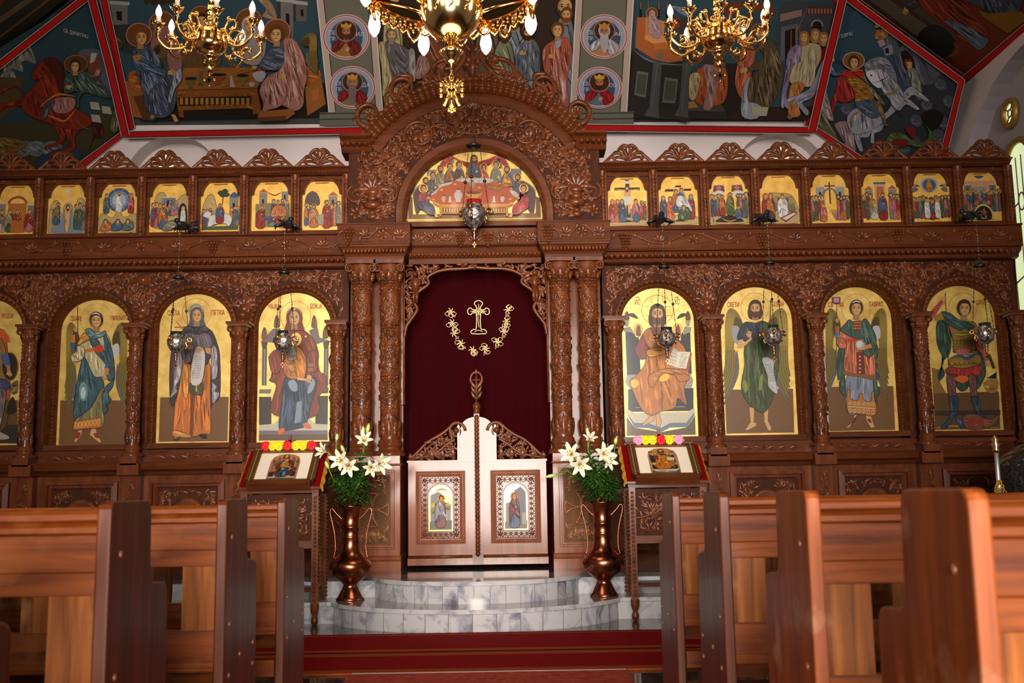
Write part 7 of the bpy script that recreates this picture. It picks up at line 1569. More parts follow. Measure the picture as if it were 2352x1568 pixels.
P.blob([(1030,1000),(1290,1000),(1220,1090),(1110,1090)],rgb(190,130,50)); P.ell(1160,1005,120,22,rgb(92,56,24)); P.blob([(1360,990),(1385,990),(1410,1120),(1385,1145),(1345,1140),(1340,1100)],rgb(176,50,26)); [P.poly([(x - 12,1060),(x + 12,1060),(x + 24,1160),(x - 24,1160)],rgb(190,176,164)) for x in (790,1485)]
for x, y in ((870, 870), (655, 960), (1255, 925), (525, 1115), (1745, 1105)): P.ell(x, y, 26, 14, rgb(206, 150, 70))
for x, s_, a, b in ((370, 1, rgb(136, 52, 46), rgb(64, 62, 84)), (1955, -1, rgb(150, 46, 50), rgb(150, 40, 48))):
 P.ell(x,940,74,74,rgb(232,164,66),26); P.ell(x,940,60,60,rgb(236,184,96),24); dr(P,[(x - 60,1010),(x + 40,1000),(x + s_ * 100,1080),(x + s_ * 60,1170),(x - s_ * 70,1180),(x - s_ * 80,1080)],a,10,(.2,1),90,7,2.0); dr(P,[(x - s_ * 70,1150),(x + s_ * 60,1150),(x + s_ * 160,1210),(x + s_ * 180,1340),(x + s_ * 100,1350),(x,1290),(x - s_ * 70,1240)],b,14,(.5 * s_,1),90,8,2.2); P.poly([(x + s_ * 170,1340),(x + s_ * 200,1340),(x + s_ * 240,1390),(x + s_ * 190,1400)],SKIN)
 P.hand(x + s_ * 80, 1090, 26, .2 if s_ > 0 else 2.9); P.head(x, 940, 42, rgb(60, 36, 22), rgb(196, 140, 86), turn=.4 * s_)
P.text('ТАЈНА', 1000, 405, 40, LET, 95); P.text('ВЕЧЕРА', 1330, 403, 40, LET, 120); P.line([(100, 1436), (2250, 1412)], 12, rgb(236, 200, 96), False, False)
P.build('painting', M['paint'], e)
# ------------------------------------------------------------------ fifteen small scenes in the upper row
def FLP(px, py, z=0.0):
 d = ray(px, py); t = (z - CAM.z) / d.z; return CAM + d * t
G3 = 'small icons in the upper row'
ROCK,ROCKD,WHT,BL,GRN2,RD,PNK,OR2 = rgb(178,150,96),rgb(92,76,54),rgb(200,196,190),rgb(64,84,112),rgb(70,84,50),rgb(140,40,28),rgb(176,96,104),rgb(176,100,44)
def hill(P, pts): P.drape(pts, ROCK, rgb(216, 196, 150), ROCKD, 8, (.6, 1), 26, 3, 2)
def house(P, x, y, w, h, roof=True, c=rgb(132, 124, 110)):
 P.poly([(x,y),(x + w,y),(x + w,y + h),(x,y + h)],c); P.poly([(x + w * .35,y + h * .3),(x + w * .6,y + h * .3),(x + w * .6,y + h),(x + w * .35,y + h)],INK); P.line([(x,y),(x + w,y)],5,rgb(190,180,164),False,False)
 if roof: P.poly([(x - 4, y), (x + w / 2, y - w * .5), (x + w + 4, y)], rgb(170, 84, 50))
def crowd(P, x0, x1, y, yb, n, seed, halo=False):
 r = random.Random(seed); pal = [RD, BL, GRN2, PNK, OR2, rgb(96, 84, 76), rgb(110, 118, 110), rgb(84, 60, 84)]
 for i in range(n):
  x = x0 + (x1 - x0) * (i + .5) / n
  P.figure(x,y + r.uniform(-8,8),yb + r.uniform(-4,4),(x1 - x0) / n * 1.25,r.choice(pal),r.choice(pal),halo=halo or r.random() < .3,beard=r.choice((None,rgb(80,50,30),rgb(130,120,110))),halo_c=rgb(232,190,104))
def rider(P):
 P.drape([(-50,190),(30,180),(60,200),(56,232),(40,250),(30,232),(-30,236),(-50,256),(-62,250),(-56,214)],WHT,rgb(230,228,224),rgb(120,116,112),6,(.4,1),22,2,2); P.blob([(-56,200),(-44,176),(-70,170),(-84,186),(-78,194)],WHT); P.figure(0,128,226,44,RD,BL,beard=rgb(80,50,30))
def scene(P, i):
 if i == 'L1': house(P,32,92,44,70); P.blob([(-84,140),(-80,90),(-50,66),(-20,90),(-16,140)],rgb(84,66,62)); [P.line([(-80 + k * 12,138),(-50 + (k - 2.5) * 4,70)],2,rgb(140,120,110)) for k in range(6)]; crowd(P,-90,-30,135,240,3,1); P.figure(-42,140,252,52,OR2,rgb(170,120,70),halo=False,beard=rgb(110,100,90)); crowd(P,40,92,130,245,3,2); P.figure(24,118,256,46,RD,rgb(130,50,24),beard=rgb(70,40,24)); P.poly([(-20,190),(10,190),(8,245),(-18,245)],rgb(150,140,120))
 if i == 'L2': house(P,-62,70,40,120); house(P,50,66,34,60,False); P.line([(-20,70),(15,86),(50,70)],7,RD); P.poly([(-80,130),(90,120),(90,250),(-80,250)],rgb(120,112,84)); crowd(P,0,90,110,215,4,3,True); P.drape([(10,150),(50,140),(76,160),(70,200),(0,215)],OR2,rgb(220,150,110),RD,8,(.3,1),26,3,2); crowd(P,-10,70,190,250,2,4); P.figure(-52,140,254,46,RD,rgb(126,44,22),beard=rgb(80,50,30),lean=.2); P.ell(-14,205,20,9,BL)
 if i == 'L3': hill(P,[(-90,150),(-70,90),(-40,80),(-20,140),(-10,230),(-95,230)]); house(P,44,90,46,110,False); P.blob([(44,92),(66,66),(92,92)],BL); P.line([(6,150),(12,90),(8,70)],5,rgb(60,40,20)); [P.blob([(x - 18,y),(x,y - 14),(x + 18,y),(x,y + 12)],rgb(50,60,34)) for x,y in ((0,70),(20,62),(10,82),(28,80))]; crowd(P,-92,-40,150,240,3,5); crowd(P,50,94,140,240,3,6); rider(P); P.poly([(-90,246),(92,242),(92,262),(-90,262)],GRN2)
 if i == 'L4': hill(P,[(-80,120),(-60,70),(-30,66),(-10,110),(30,110),(60,80),(90,90),(92,240),(-90,240)]); house(P,-40,90,70,50,False,rgb(110,116,130)); P.blob([(50,250),(46,150),(66,120),(86,150),(88,250)],INK); P.drape([(58,160),(78,160),(80,246),(56,246)],WHT,rgb(230,228,220),rgb(130,120,100),5,(.4,1),20,3); P.ell(68,148,9,12,SKIN); crowd(P,-92,-40,120,240,3,7,True); P.figure(-30,124,250,46,BL,OR2,beard=rgb(80,50,30)); crowd(P,-5,44,110,180,3,8); P.drape([(-20,230),(20,210),(50,240),(10,262),(-30,262)],rgb(120,110,90),WHT,ROCKD,6,(1,.3),30,3)
 if i == 'L5': [P.ell(0,100,r_,r_ * 1.02,c) for r_,c in ((62,BL),(48,rgb(110,130,150)),(34,rgb(160,172,180)))]; [P.line([(0,100),(70 * math.cos(k * PI / 4 + .3),100 + 70 * math.sin(k * PI / 4 + .3))],4,rgb(200,206,210)) for k in range(8)]; hill(P,[(-92,262),(-86,170),(-30,190),(0,150),(30,190),(86,170),(92,262)]); P.figure(0,58,158,34,WHT,rgb(220,218,212),beard=rgb(80,50,30)); P.figure(-62,66,166,32,BL,rgb(96,100,96)); P.figure(62,66,166,32,RD,PNK); [P.drape([(x - 24,230),(x,205),(x + 26,225),(x + 20,255),(x - 26,258)],c,C(c,2.2),C(c,.3),6,(.6,1),24,3) for x,c in ((-58,OR2),(-4,BL),(52,rgb(80,96,90)))]; [P.head(x,212,9,rgb(60,36,20)) for x in (-62,0,50)]
 if i == 'L6': hill(P,[(-92,262),(-84,120),(-50,100),(-40,150),(-20,190),(-40,262)]); hill(P,[(92,262),(86,110),(50,90),(40,160),(34,200),(60,262)]); P.blob([(-76,264),(-30,200),(-22,130),(0,110),(24,130),(32,200),(80,264)],rgb(120,128,140)); P.poly([(-18,40),(18,40),(4,60),(-4,60)],WHT); P.line([(0,58),(0,110)],4,WHT,False,False); P.drape([(-14,150),(14,150),(12,200),(8,256),(-8,256),(-12,200)],SKIN,rgb(230,190,140),rgb(130,80,50),4,(0,1),30,2); P.head(0,136,10,rgb(60,36,20),beard=rgb(70,40,24),halo=18); P.figure(-56,110,220,40,BL,rgb(120,100,60),lean=.25,beard=rgb(70,44,24)); crowd(P,34,92,120,246,3,9,True)
 if i == 'L7': P.poly([(-40,110),(44,110),(44,220),(-40,220)],rgb(176,104,40)); P.ring(2,112,44,34,12,rgb(150,70,60),16,PI,2 * PI); house(P,-90,110,34,130,False); house(P,54,120,34,110,False,rgb(110,116,118)); [P.line([(x,110),(x,230)],7,OR2,False,False) for x in (-40,44)]; [P.figure(x,140,254,44,a,b,halo=True) for x,a,b in ((-72,rgb(170,150,130),rgb(120,100,90)),(-34,GRN2,rgb(150,130,90)),(4,OR2,RD),(66,PNK,RD))]; P.poly([(-20,200),(40,200),(46,262),(-26,262)],rgb(170,96,30))
 if i == 'R1': P.poly([(-90,180),(90,180),(90,245),(-90,245)],rgb(130,128,110)); P.poly([(-8,30),(12,30),(14,230),(-6,230)],rgb(70,36,22)); P.poly([(-62,70),(66,70),(64,84),(-64,84)],rgb(70,36,22)); P.poly([(-12,36),(16,36),(14,50),(-10,50)],WHT); P.line([(-56,78),(-20,84),(2,84),(26,84),(60,78)],7,SKIN); P.blob([(-14,84),(18,84),(16,120),(14,150),(-4,150),(-14,120)],SKIN); P.blob([(-16,122),(18,122),(12,160),(-12,156)],WHT); P.line([(2,150),(8,180),(6,210)],12,SKIN); P.head(0,76,10,rgb(60,36,20),beard=rgb(70,40,24)); hill(P,[(-92,264),(-92,236),(-20,228),(30,226),(92,240),(92,264)]); P.poly([(-30,250),(0,236),(30,250)],INK); [P.figure(x,132,246,40,a,b,veil=v,halo=True) for x,a,b,v in ((-76,PNK,RD,RD),(-50,OR2,rgb(150,70,30),rgb(140,60,30)),(-28,BL,rgb(60,66,80),BL),(42,BL,PNK,None))]; crowd(P,62,94,140,236,2,10)
 if i == 'R2': P.poly([(-62,82),(-10,82),(-14,94),(-66,94)],rgb(64,30,20)); P.poly([(22,80),(72,80),(68,92),(22,92)],rgb(64,30,20)); P.poly([(-10,64),(20,62),(16,72),(-14,73)],rgb(64,30,20)); hill(P,[(-92,264),(-92,226),(0,216),(92,226),(92,264)]); P.poly([(-30,250),(0,238),(40,250)],INK); [P.figure(x,y,yb,40,a,b,halo=h_,veil=v) for x,y,yb,a,b,h_,v in ((-74,116,236,BL,rgb(70,76,90),False,BL),(66,110,236,RD,rgb(130,50,50),False,BL),(-40,120,246,OR2,rgb(180,90,44),False,None),(-10,84,200,BL,OR2,True,None),(18,78,190,rgb(150,150,150),BL,True,None))]; P.drape([(0,120),(40,130),(70,200),(30,180),(-10,170)],WHT,rgb(230,228,224),rgb(110,116,120),8,(.6,1),30,3); P.drape([(10,190),(50,180),(60,236),(0,240)],GRN2,rgb(150,160,110),INK,8,(.4,1),24,3); P.head(26,180,9,rgb(60,36,20))
 if i == 'R3': [P.wing(x,66,26 * s_,34,1,rgb(110,60,70)) for x in (-46,46) for s_ in (-1,1)]; [P.blob([(x - 7,66),(x + 7,66),(x + 4,92),(x - 4,92)],PNK) for x in (-46,46)]; [P.blob([(x - 44,112),(x,94),(x + 30,110),(x - 10,120)],WHT) for x in (-44,56)]; hill(P,[(-92,264),(-92,220),(0,226),(92,226),(92,264)]); P.blob([(-70,256),(-20,226),(30,230),(70,256)],INK); P.line([(-40,236),(0,254),(44,240)],9,OR2); crowd(P,-92,-30,112,226,4,11,True); crowd(P,40,94,112,230,4,12); P.figure(-34,120,222,34,RD,OR2,beard=rgb(80,50,30)); P.figure(6,108,222,40,GRN2,rgb(96,104,50),beard=rgb(70,44,24)); P.figure(44,180,244,34,BL,rgb(84,90,90))
 if i == 'R4': hill(P,[(-92,250),(-60,120),(0,110),(60,120),(92,180),(92,264),(-92,264)]); P.wing(16,130,44,80,-1,rgb(130,110,70)); P.wing(16,130,60,90,1,rgb(130,110,70)); P.figure(18,116,236,56,WHT,rgb(214,208,204),halo=True); [P.figure(x,112,254,44,a,b,veil=v,halo=True) for x,a,b,v in ((-68,BL,RD,RD),(-44,rgb(90,50,40),OR2,rgb(120,56,30)))]; P.poly([(0,240),(70,206),(92,214),(30,262)],RD); P.poly([(10,242),(70,214),(82,218),(30,252)],WHT)
 if i == 'R5': house(P,-66,80,44,90,False,rgb(150,146,140)); house(P,34,80,44,90,False,rgb(150,146,140)); P.line([(4,56),(4,170)],7,rgb(70,36,22),False,False); P.line([(-22,76),(32,76)],6,rgb(70,36,22),False,False); P.ring(4,130,34,40,10,GY,14,PI,2 * PI); [P.poly([(a,200 + k * 14),(60,200 + k * 14),(64,214 + k * 14),(a,214 + k * 14)],rgb(180 - k * 18,140 - k * 14,84)) for k,a in enumerate((0,8,16,24))]; crowd(P,-92,-30,130,254,4,13,True); crowd(P,36,94,130,250,4,14); P.figure(-36,170,260,36,OR2,PNK)
 if i == 'R6': house(P,-74,100,40,100); house(P,46,96,40,100); P.poly([(-28,60),(34,60),(34,70),(-28,70)],BL); P.poly([(-24,70),(30,70),(30,240),(-24,240)],rgb(190,160,120)); P.blob([(-14,240),(-14,100),(4,84),(22,100),(22,240)],OR2); crowd(P,-92,-40,120,246,3,15); P.figure(-34,150,250,40,rgb(190,180,160),rgb(150,140,110)); P.figure(12,116,254,46,RD,BL,beard=rgb(80,50,30)); crowd(P,44,94,120,250,3,16)
 if i == 'R7': [P.ell(0,78,r_,r_ * .9,c) for r_,c in ((44,rgb(150,160,170)),(34,BL))]; P.figure(0,48,112,34,OR2,rgb(190,130,50)); [P.wing(s_ * 52,76,34,40,s_,rgb(130,110,100)) for s_ in (-1,1)]; [P.blob([(x,150),(x + 14,140),(x + 28,150),(x + 14,158)],GRN2) for x in (-80,-50,-10,34,60)]; crowd(P,-92,-16,140,246,5,17); crowd(P,16,94,140,246,5,18); P.figure(0,160,256,40,RD,BL,veil=RD); [P.figure(x,150,252,30,WHT,rgb(214,210,204)) for x in (-26,26)]
 if i == 'R8': P.poly([(-80,60),(80,60),(80,110),(-80,110)],rgb(206,150,110)); P.blob([(-24,34),(24,34),(10,46),(-10,46)],BL); house(P,-78,80,34,60,False,GY); house(P,48,80,34,60,False,GY); P.poly([(-30,90),(30,90),(30,150),(-30,150)],rgb(150,144,130)); [P.line([(-30 + k * 15,96),(-30 + k * 15,146)],3,INK) for k in range(5)]; crowd(P,-94,-34,110,214,5,19,True); crowd(P,34,94,110,214,5,20,True); crowd(P,-40,40,120,190,4,21,True); P.ring(0,264,46,70,16,rgb(206,170,90),18,PI,2 * PI); P.blob([(-36,264),(-34,216),(0,196),(34,216),(36,264)],INK); P.figure(0,206,262,34,rgb(130,110,80),RD,beard=rgb(150,140,130),crown=None) if False else P.figure(0,206,262,34,rgb(130,110,80),RD,beard=rgb(150,140,130))
 P.line([(-34, 28), (34, 27)], 3.5, rgb(170, 70, 30), False, False)
FLAB = {'L1': 'small icon with a blue dome and a red-robed figure, first left of the great arch','L2': 'small icon of a bent red figure washing feet, second left of the great arch','L3': 'small icon of a rider on a white donkey under a tree','L4': 'small icon with a white wrapped body standing in a dark cave','L5': 'small icon with a white figure in a blue round glow over peaks','L6': 'small icon of a bather in a blue-grey river between rocks','L7': 'leftmost small icon, figures under an orange canopy','R1': 'small icon of a cross with mourners, first right of the great arch','R2': 'small icon of a body lowered from a cross, second right of the great arch','R3': 'small icon with a green-robed figure above a dark pit','R4': 'small icon of a white angel seated by a red and white cloth','R5': 'small icon with a tall cross behind steps and white houses','R6': 'small icon of a blue-robed figure in an orange archway','R7': 'small icon with a round blue glory above a crowd','R8': 'rightmost small icon, a crowd seated round a dark arch'}
for S in ('L', 'R'):
 for i, cx in enumerate(FEAST_X[S]):
  kx = S + str(i + 1); yf = YI - 0.004
  e = empty('small_icon', (cx, YI, zfi)); tag(e, FLAB[kx], 'icon', G3)
  k = MB(); k.prism(feast_hole(cx, -0.001), yf, YI + 0.03); k.build('gilded_panel', M['goldflat'], e)
  P = Paint(lambda u, v, cx=cx: Vector((cx + u * fw / 100, yf - 0.0006, zfa - v * (zfa - zfi) / 274)), (0, -1, 0), 0.00006, 100 + i)
  scene(P, kx); P.build('painting', M['paint'], e)

# ------------------------------------------------------------------ royal doors, curtain
YR = 9.80
zD0, zD1 = zz(1296, YR, 1098), zz(1057, YR, 1098); hwD = (xx(1258, 1180, YR) - xx(939, 1180, YR)) / 2
zPost = zz(957, YR, 1098)
def royal(s_):
 e = empty('royal_door',(s_ * hwD / 2,YR,FL)); tag(e,'left leaf of the low carved royal doors, its gold panel showing a winged figure' if s_ < 0 else 'right leaf of the low carved royal doors, its gold panel showing a standing woman','door','royal doors')
 X = lambda x: s_ * x
 k = MB()
 pw = 0.165
 prof = [(0.012,zD0),(hwD,zD0),(hwD,zD1),(pw,zD1),(pw,zPost - 0.10)] + [(0.012 + (pw - 0.03) * math.cos(a) ,zPost - 0.10 + 0.10 * math.sin(a)) for a in [PI / 2 * i / 8 for i in range(9)]]
 k.prism([(X(p[0]), p[1]) for p in prof], YR, YR + 0.05)
 k.prism([(X(p[0]), p[1]) for p in [(0.0, zD0), (hwD + 0.005, zD0), (hwD + 0.005, zD0 + 0.065), (0.0, zD0 + 0.065)]], YR - 0.02, YR + 0.02)
 k.prism([(X(p[0]), p[1]) for p in [(0.03, zD1 - 0.012), (hwD + 0.01, zD1 - 0.012), (hwD + 0.01, zD1 + 0.006), (pw, zD1 + 0.006)]], YR - 0.012, YR + 0.055)
 k.prism([(X(p[0]),p[1]) for p in [(pw,zD1),(pw + 0.018,zD1),(pw + 0.018,zPost - 0.09),(pw + .01,zPost - 0.07),(pw - 0.005,zPost - 0.08)]],YR - 0.015,YR + 0.05)
 k.build('door_leaf', M['door'], e)
 k = MB(); k.tube([(X(0.0), YR - 0.02, zD0 + 0.075), (X(hwD), YR - 0.02, zD0 + 0.075)], 0.014, 8); k.build('rail_moulding', M['carved'], e)
 a, b = sorted((xx(955 if s_ < 0 else 1127, 1160, YR), xx(1069 if s_ < 0 else 1242, 1160, YR)))
 z0, z1 = zz(1248, YR, 1098), zz(1080, YR, 1098)
 k = MB(); fr = [(a, z0), (b, z0), (b, z1), (a, z1)]
 k.sweep(fr,[(0,YR),(0.0,YR - 0.012),(0.012,YR - 0.014),(0.016,YR - 0.002),(0.03,YR - 0.004),(0.036,YR - 0.012),(0.048,YR - 0.010),(0.054,YR + 0.0)],0,True); k.build('panel_frame',M['door'],e)
 # lattice inlay of crossed strips
 c0,c1 = a + 0.058,b - 0.058; cx = (a + b) / 2; hx = 0.5 * (57 / 240.0); zi0,zi1 = zz(1219,YR,1098),zz(1110,YR,1098); ia,ib = cx - hx * .98,cx + hx * .98
 k = MB(); n = 12; st = (ia - c0)
 def cell(x, z, u, w_):
  for q in ((0,0,1,1),(0,1,1,0),(.5,0,.5,1),(0,.5,1,.5)): k.tube([(x + q[0] * u,YR - 0.001,z + q[1] * w_),(x + q[2] * u,YR - 0.001,z + q[3] * w_)],0.003,4)
 nz = 12; dz = (z1 - z0 - 0.116) / nz; nx = 7; dx = (c1 - c0) / nx
 for i in range(nz):
  for x in (c0, c1 - (ia - c0)): cell(x, z0 + 0.058 + i * dz, ia - c0, dz)
 for i in range(nx):
  for z, h in ((z0 + 0.058, zi0 - z0 - 0.058), (zi1 + .005, z1 - 0.058 - zi1 - .005)): cell(c0 + i * dx, z, dx, h)
 k.build('lattice_inlay', M['carved'], e)
 r_ = (ib - ia) / 2; ol = [(ia, zi0), (ib, zi0)] + arc(cx, zi1 - r_, r_, 0, PI, 18)
 k = MB(); k.sweep(ol[1:] + [ol[0],ol[1]],[(-0.012,YR),(-0.012,YR - 0.014),(0.0,YR - 0.014),(0.004,YR - 0.004)],0); io = k.build('icon_frame',M['carved'],e)
 k = MB(); k.prism(ol, YR - 0.006, YR + 0.01); io = k.build('gilded_panel', M['goldleaf'], e)
 P = Paint(lambda u, v: Vector((cx + u * r_ / 100, YR - 0.0068, zi1 - v * (zi1 - zi0) / 380)), (0, -1, 0), 0.00006, 8)
 LL = rgb(150, 140, 142)
 if s_ < 0:
  P.poly([(-80,90),(-20,60),(10,80),(10,330),(-80,330)],rgb(150,146,150)); P.poly([(40,170),(84,160),(80,330),(50,330)],rgb(164,158,156)); P.poly([(-88,300),(90,290),(88,366),(-88,366)],rgb(126,130,116)); P.wing(-20,150,50,90,-1,rgb(170,150,90)); P.wing(20,150,50,60,1,rgb(170,150,90)); P.figure(0,90,340,90,rgb(150,110,110),rgb(150,150,160),lean=.08); P.line([(-50,60),(10,40),(60,60)],8,rgb(120,90,80))
 else:
  P.poly([(-10,60),(40,30),(80,70),(84,330),(-10,330)],rgb(140,134,140)); P.poly([(-80,160),(-30,150),(-30,330),(-80,330)],rgb(164,158,156)); P.poly([(-88,310),(90,300),(88,366),(-88,366)],rgb(150,140,130)); P.figure(-10,80,350,90,rgb(120,130,150),rgb(130,92,92),veil=rgb(130,92,92)); P.poly([(50,240),(80,235),(84,330),(50,330)],rgb(176,170,166))
 P.build('icon_painting', M['mural'], io)
 # openwork scroll wing on top of the leaf
 k = MB(); cv = Carve(lambda x, z, h: (x, YR + 0.01 - h, z), 21); cv.b = k
 vx, vz = xx(1048 if s_ < 0 else 1140, 985, YR), zz(988, YR, 1098)
 n = 24; k.tube([(vx + 0.085 * (1 - .7 * t) * math.cos(-s_ * 0 + (PI / 2 if s_ < 0 else PI / 2) - s_ * (-1.6 + 8.2 * t)),YR + .01,vz + 0.085 * (1 - .7 * t) * math.sin(PI / 2 - s_ * (-1.6 + 8.2 * t))) for t in [i / n for i in range(n + 1)]],[0.02 - .008 * i / n for i in range(n + 1)],7); k.ball((vx,YR - .01,vz),.03,8,6)
 top = [(.215, zD1 + .35), (.29, zD1 + .28), (.356, zD1 + .235), (.457, zD1 + .18), (.55, zD1 + .09), (hwD - .015, zD1 + .02)]
 T2 = cr([(X(p[0]), p[1]) for p in top], 5); k.tube([(p[0], YR + .01, p[1]) for p in T2], 0.016, 6)
 body = [(X(pw + .02), zD1 + .01)] + [(X(pw + .02), zD1 + .35)] + T2 + [(X(hwD), zD1 + .01)]
 cv.fill(lambda p: inpoly(p, body), (min(X(pw), X(hwD)), max(X(pw), X(hwD)), zD1, zPost), 0.085, 0.016, 500, under=900)
 for q in range(5): cv.leaf(X(pw + .05 + .10 * q), zD1 + .005, PI / 2 - s_ * .3, .13 - .015 * q, .035, .04, s_ * .5)
 k.tube(cr([(X(hwD - .03), YR + .01, zD1 + .02), (X(pw + .25), YR + .0, zD1 + .06), (X(pw + .12), YR, zD1 + .15), (X(pw + .04), YR, zD1 + .20)], 5), .014, 6)
 k.build('openwork_scroll', M['carved'], e)
 if s_ < 0:
  k = MB(); zt = zz(950, YR, 1098); k.box(-0.026, 0.026, YR - 0.03, YR + 0.05, zD0 + .06, zt); n = 34
  for i in range(n):
   z = zD0 + 0.10 + (zt - zD0 - 0.10) * i / n; k.ball((0, YR - 0.035, z), 0.026, 8, 6, 0, (.85, .7, 1.1))
  k.box(-0.05, 0.05, YR - 0.035, YR, zD0, zD0 + 0.10); k.build('centre_post', M['carved'], e)
  k = MB(); k.lathe([(.02, 0), (.035, .01), (.03, .03), (.036, .05), (.042, .075), (.025, .10), (.012, .11)], (0, YR, zt), 14)
  z = zt + .10; k.tube([(0, YR, z), (0, YR, z + .26)], [.01, .012], 6); k.tube([(-.04, YR, z + .22), (.04, YR, z + .22)], .010, 6)
  k.tube([(.055 * math.cos(a), YR, z + .225 + .07 * math.sin(a)) for a in [2 * PI * i / 20 for i in range(20)]], .012, 6, 0, True)
  cf = Carve(lambda x, zq, h: (x, YR - h, zq), 3); cf.b = k
  for q in (-1, 1):
   for d in (.04, .09, .14): cf.leaf(0, z + d, PI / 2 - q * .9, .085, .022, .02, q * .6)
  cf.leaf(0, z + .27, PI / 2, .05, .02, .02); k.build('cross_finial', M['carved'], e)
royal(-1); royal(1)
# curtain hanging behind the opening
YCU = 10.17
e = empty('curtain', (0, YCU, FL)); tag(e, 'dark crimson velvet curtain behind the low doors, embroidered with a gold cross', 'curtain')
k = MB(); n = 160; z0, z1 = FL + 0.01, zz(596, YCU); vs = []
for i in range(n + 1):
 x = -0.86 + 1.72 * i / n
 for j in range(9):
  t = j / 8; a = 0.028 + 0.012 * (1 - t)
  vs.append((x, YCU + a * (0.6 * math.sin(x * 34 + 0.4 * math.sin(x * 9)) + 0.4 * math.sin(x * 17 + 1.3 + t * .5)), z0 + (z1 - z0) * t))
k.add(vs,[(i * 9 + j,(i + 1) * 9 + j,(i + 1) * 9 + j + 1,i * 9 + j + 1) for i in range(n) for j in range(8)],0,True); k.build('velvet_drape',M['velvet'],e)
YE = YCU - 0.05
def gold_line(k, pts, r=0.0065, closed=False, n=4): k.tube([(W(p[0], p[1], YE)[0], YE, W(p[0], p[1], YE)[1]) for p in cr(pts, n, closed)], r, 5, 0, closed, .5)
k = MB(); cxp_ = [(1099,690),(1105,692),(1109,697),(1106,701),(1104,704),(1104,711),(1113,711),(1116,707),(1122,709),(1124,715),(1122,721),(1116,722),(1113,718),(1104,718),(1104,754),(1110,756),(1116,759),(1115,766),(1084,766),(1083,759),(1089,756),(1094,754),(1094,718),(1085,718),(1082,722),(1076,721),(1074,715),(1076,709),(1082,707),(1085,711),(1094,711),(1094,704),(1092,701),(1089,697),(1093,692)]
gold_line(k,cxp_,0.006,True,2); gold_line(k,[(1099,697),(1100,712),(1098,730),(1100,752)],.004); gold_line(k,[(1080,715),(1099,714),(1118,715)],.004); gold_line(k,[(1090,762),(1099,758),(1109,762)],.004)
for a in range(8): t = a * PI / 4 + .4; gold_line(k, [(1099, 715), (1099 + 13 * math.cos(t), 715 + 13 * math.sin(t))], .003)
k.build('embroidered_cross', M['gilt_thread'], e)
k = MB(); rr = random.Random(4)
for s_ in (-1, 1):
 for q, (x, y) in enumerate(((1166, 712), (1163, 738), (1158, 762), (1142, 785), (1116, 800))):
  x = x if s_ > 0 else 2198 - x + 3; y += 3 if s_ < 0 else 0
  for a in range(6): t = a * PI / 3 + q; gold_line(k,[(x,y),(x + 4 * math.cos(t + .3),y + 4 * math.sin(t + .3)),(x + 9 * math.cos(t),y + 9 * math.sin(t))],.005)
  for a in range(3): t = rr.uniform(0,6.28); xx_,yy_ = x + 9 * math.cos(t),y + 9 * math.sin(t); gold_line(k,[(xx_ - 6,yy_),(xx_,yy_ - 4),(xx_ + 6,yy_),(xx_,yy_ + 5)],.0028,True)
  for a in range(7): p = WP(x - s_ * 4 + (a % 3) * 3, y + 9 + (a // 3) * 3, YE); k.ball(tuple(p), .0055, 6, 4)
k.build('embroidered_garland', M['gilt_thread'], e)
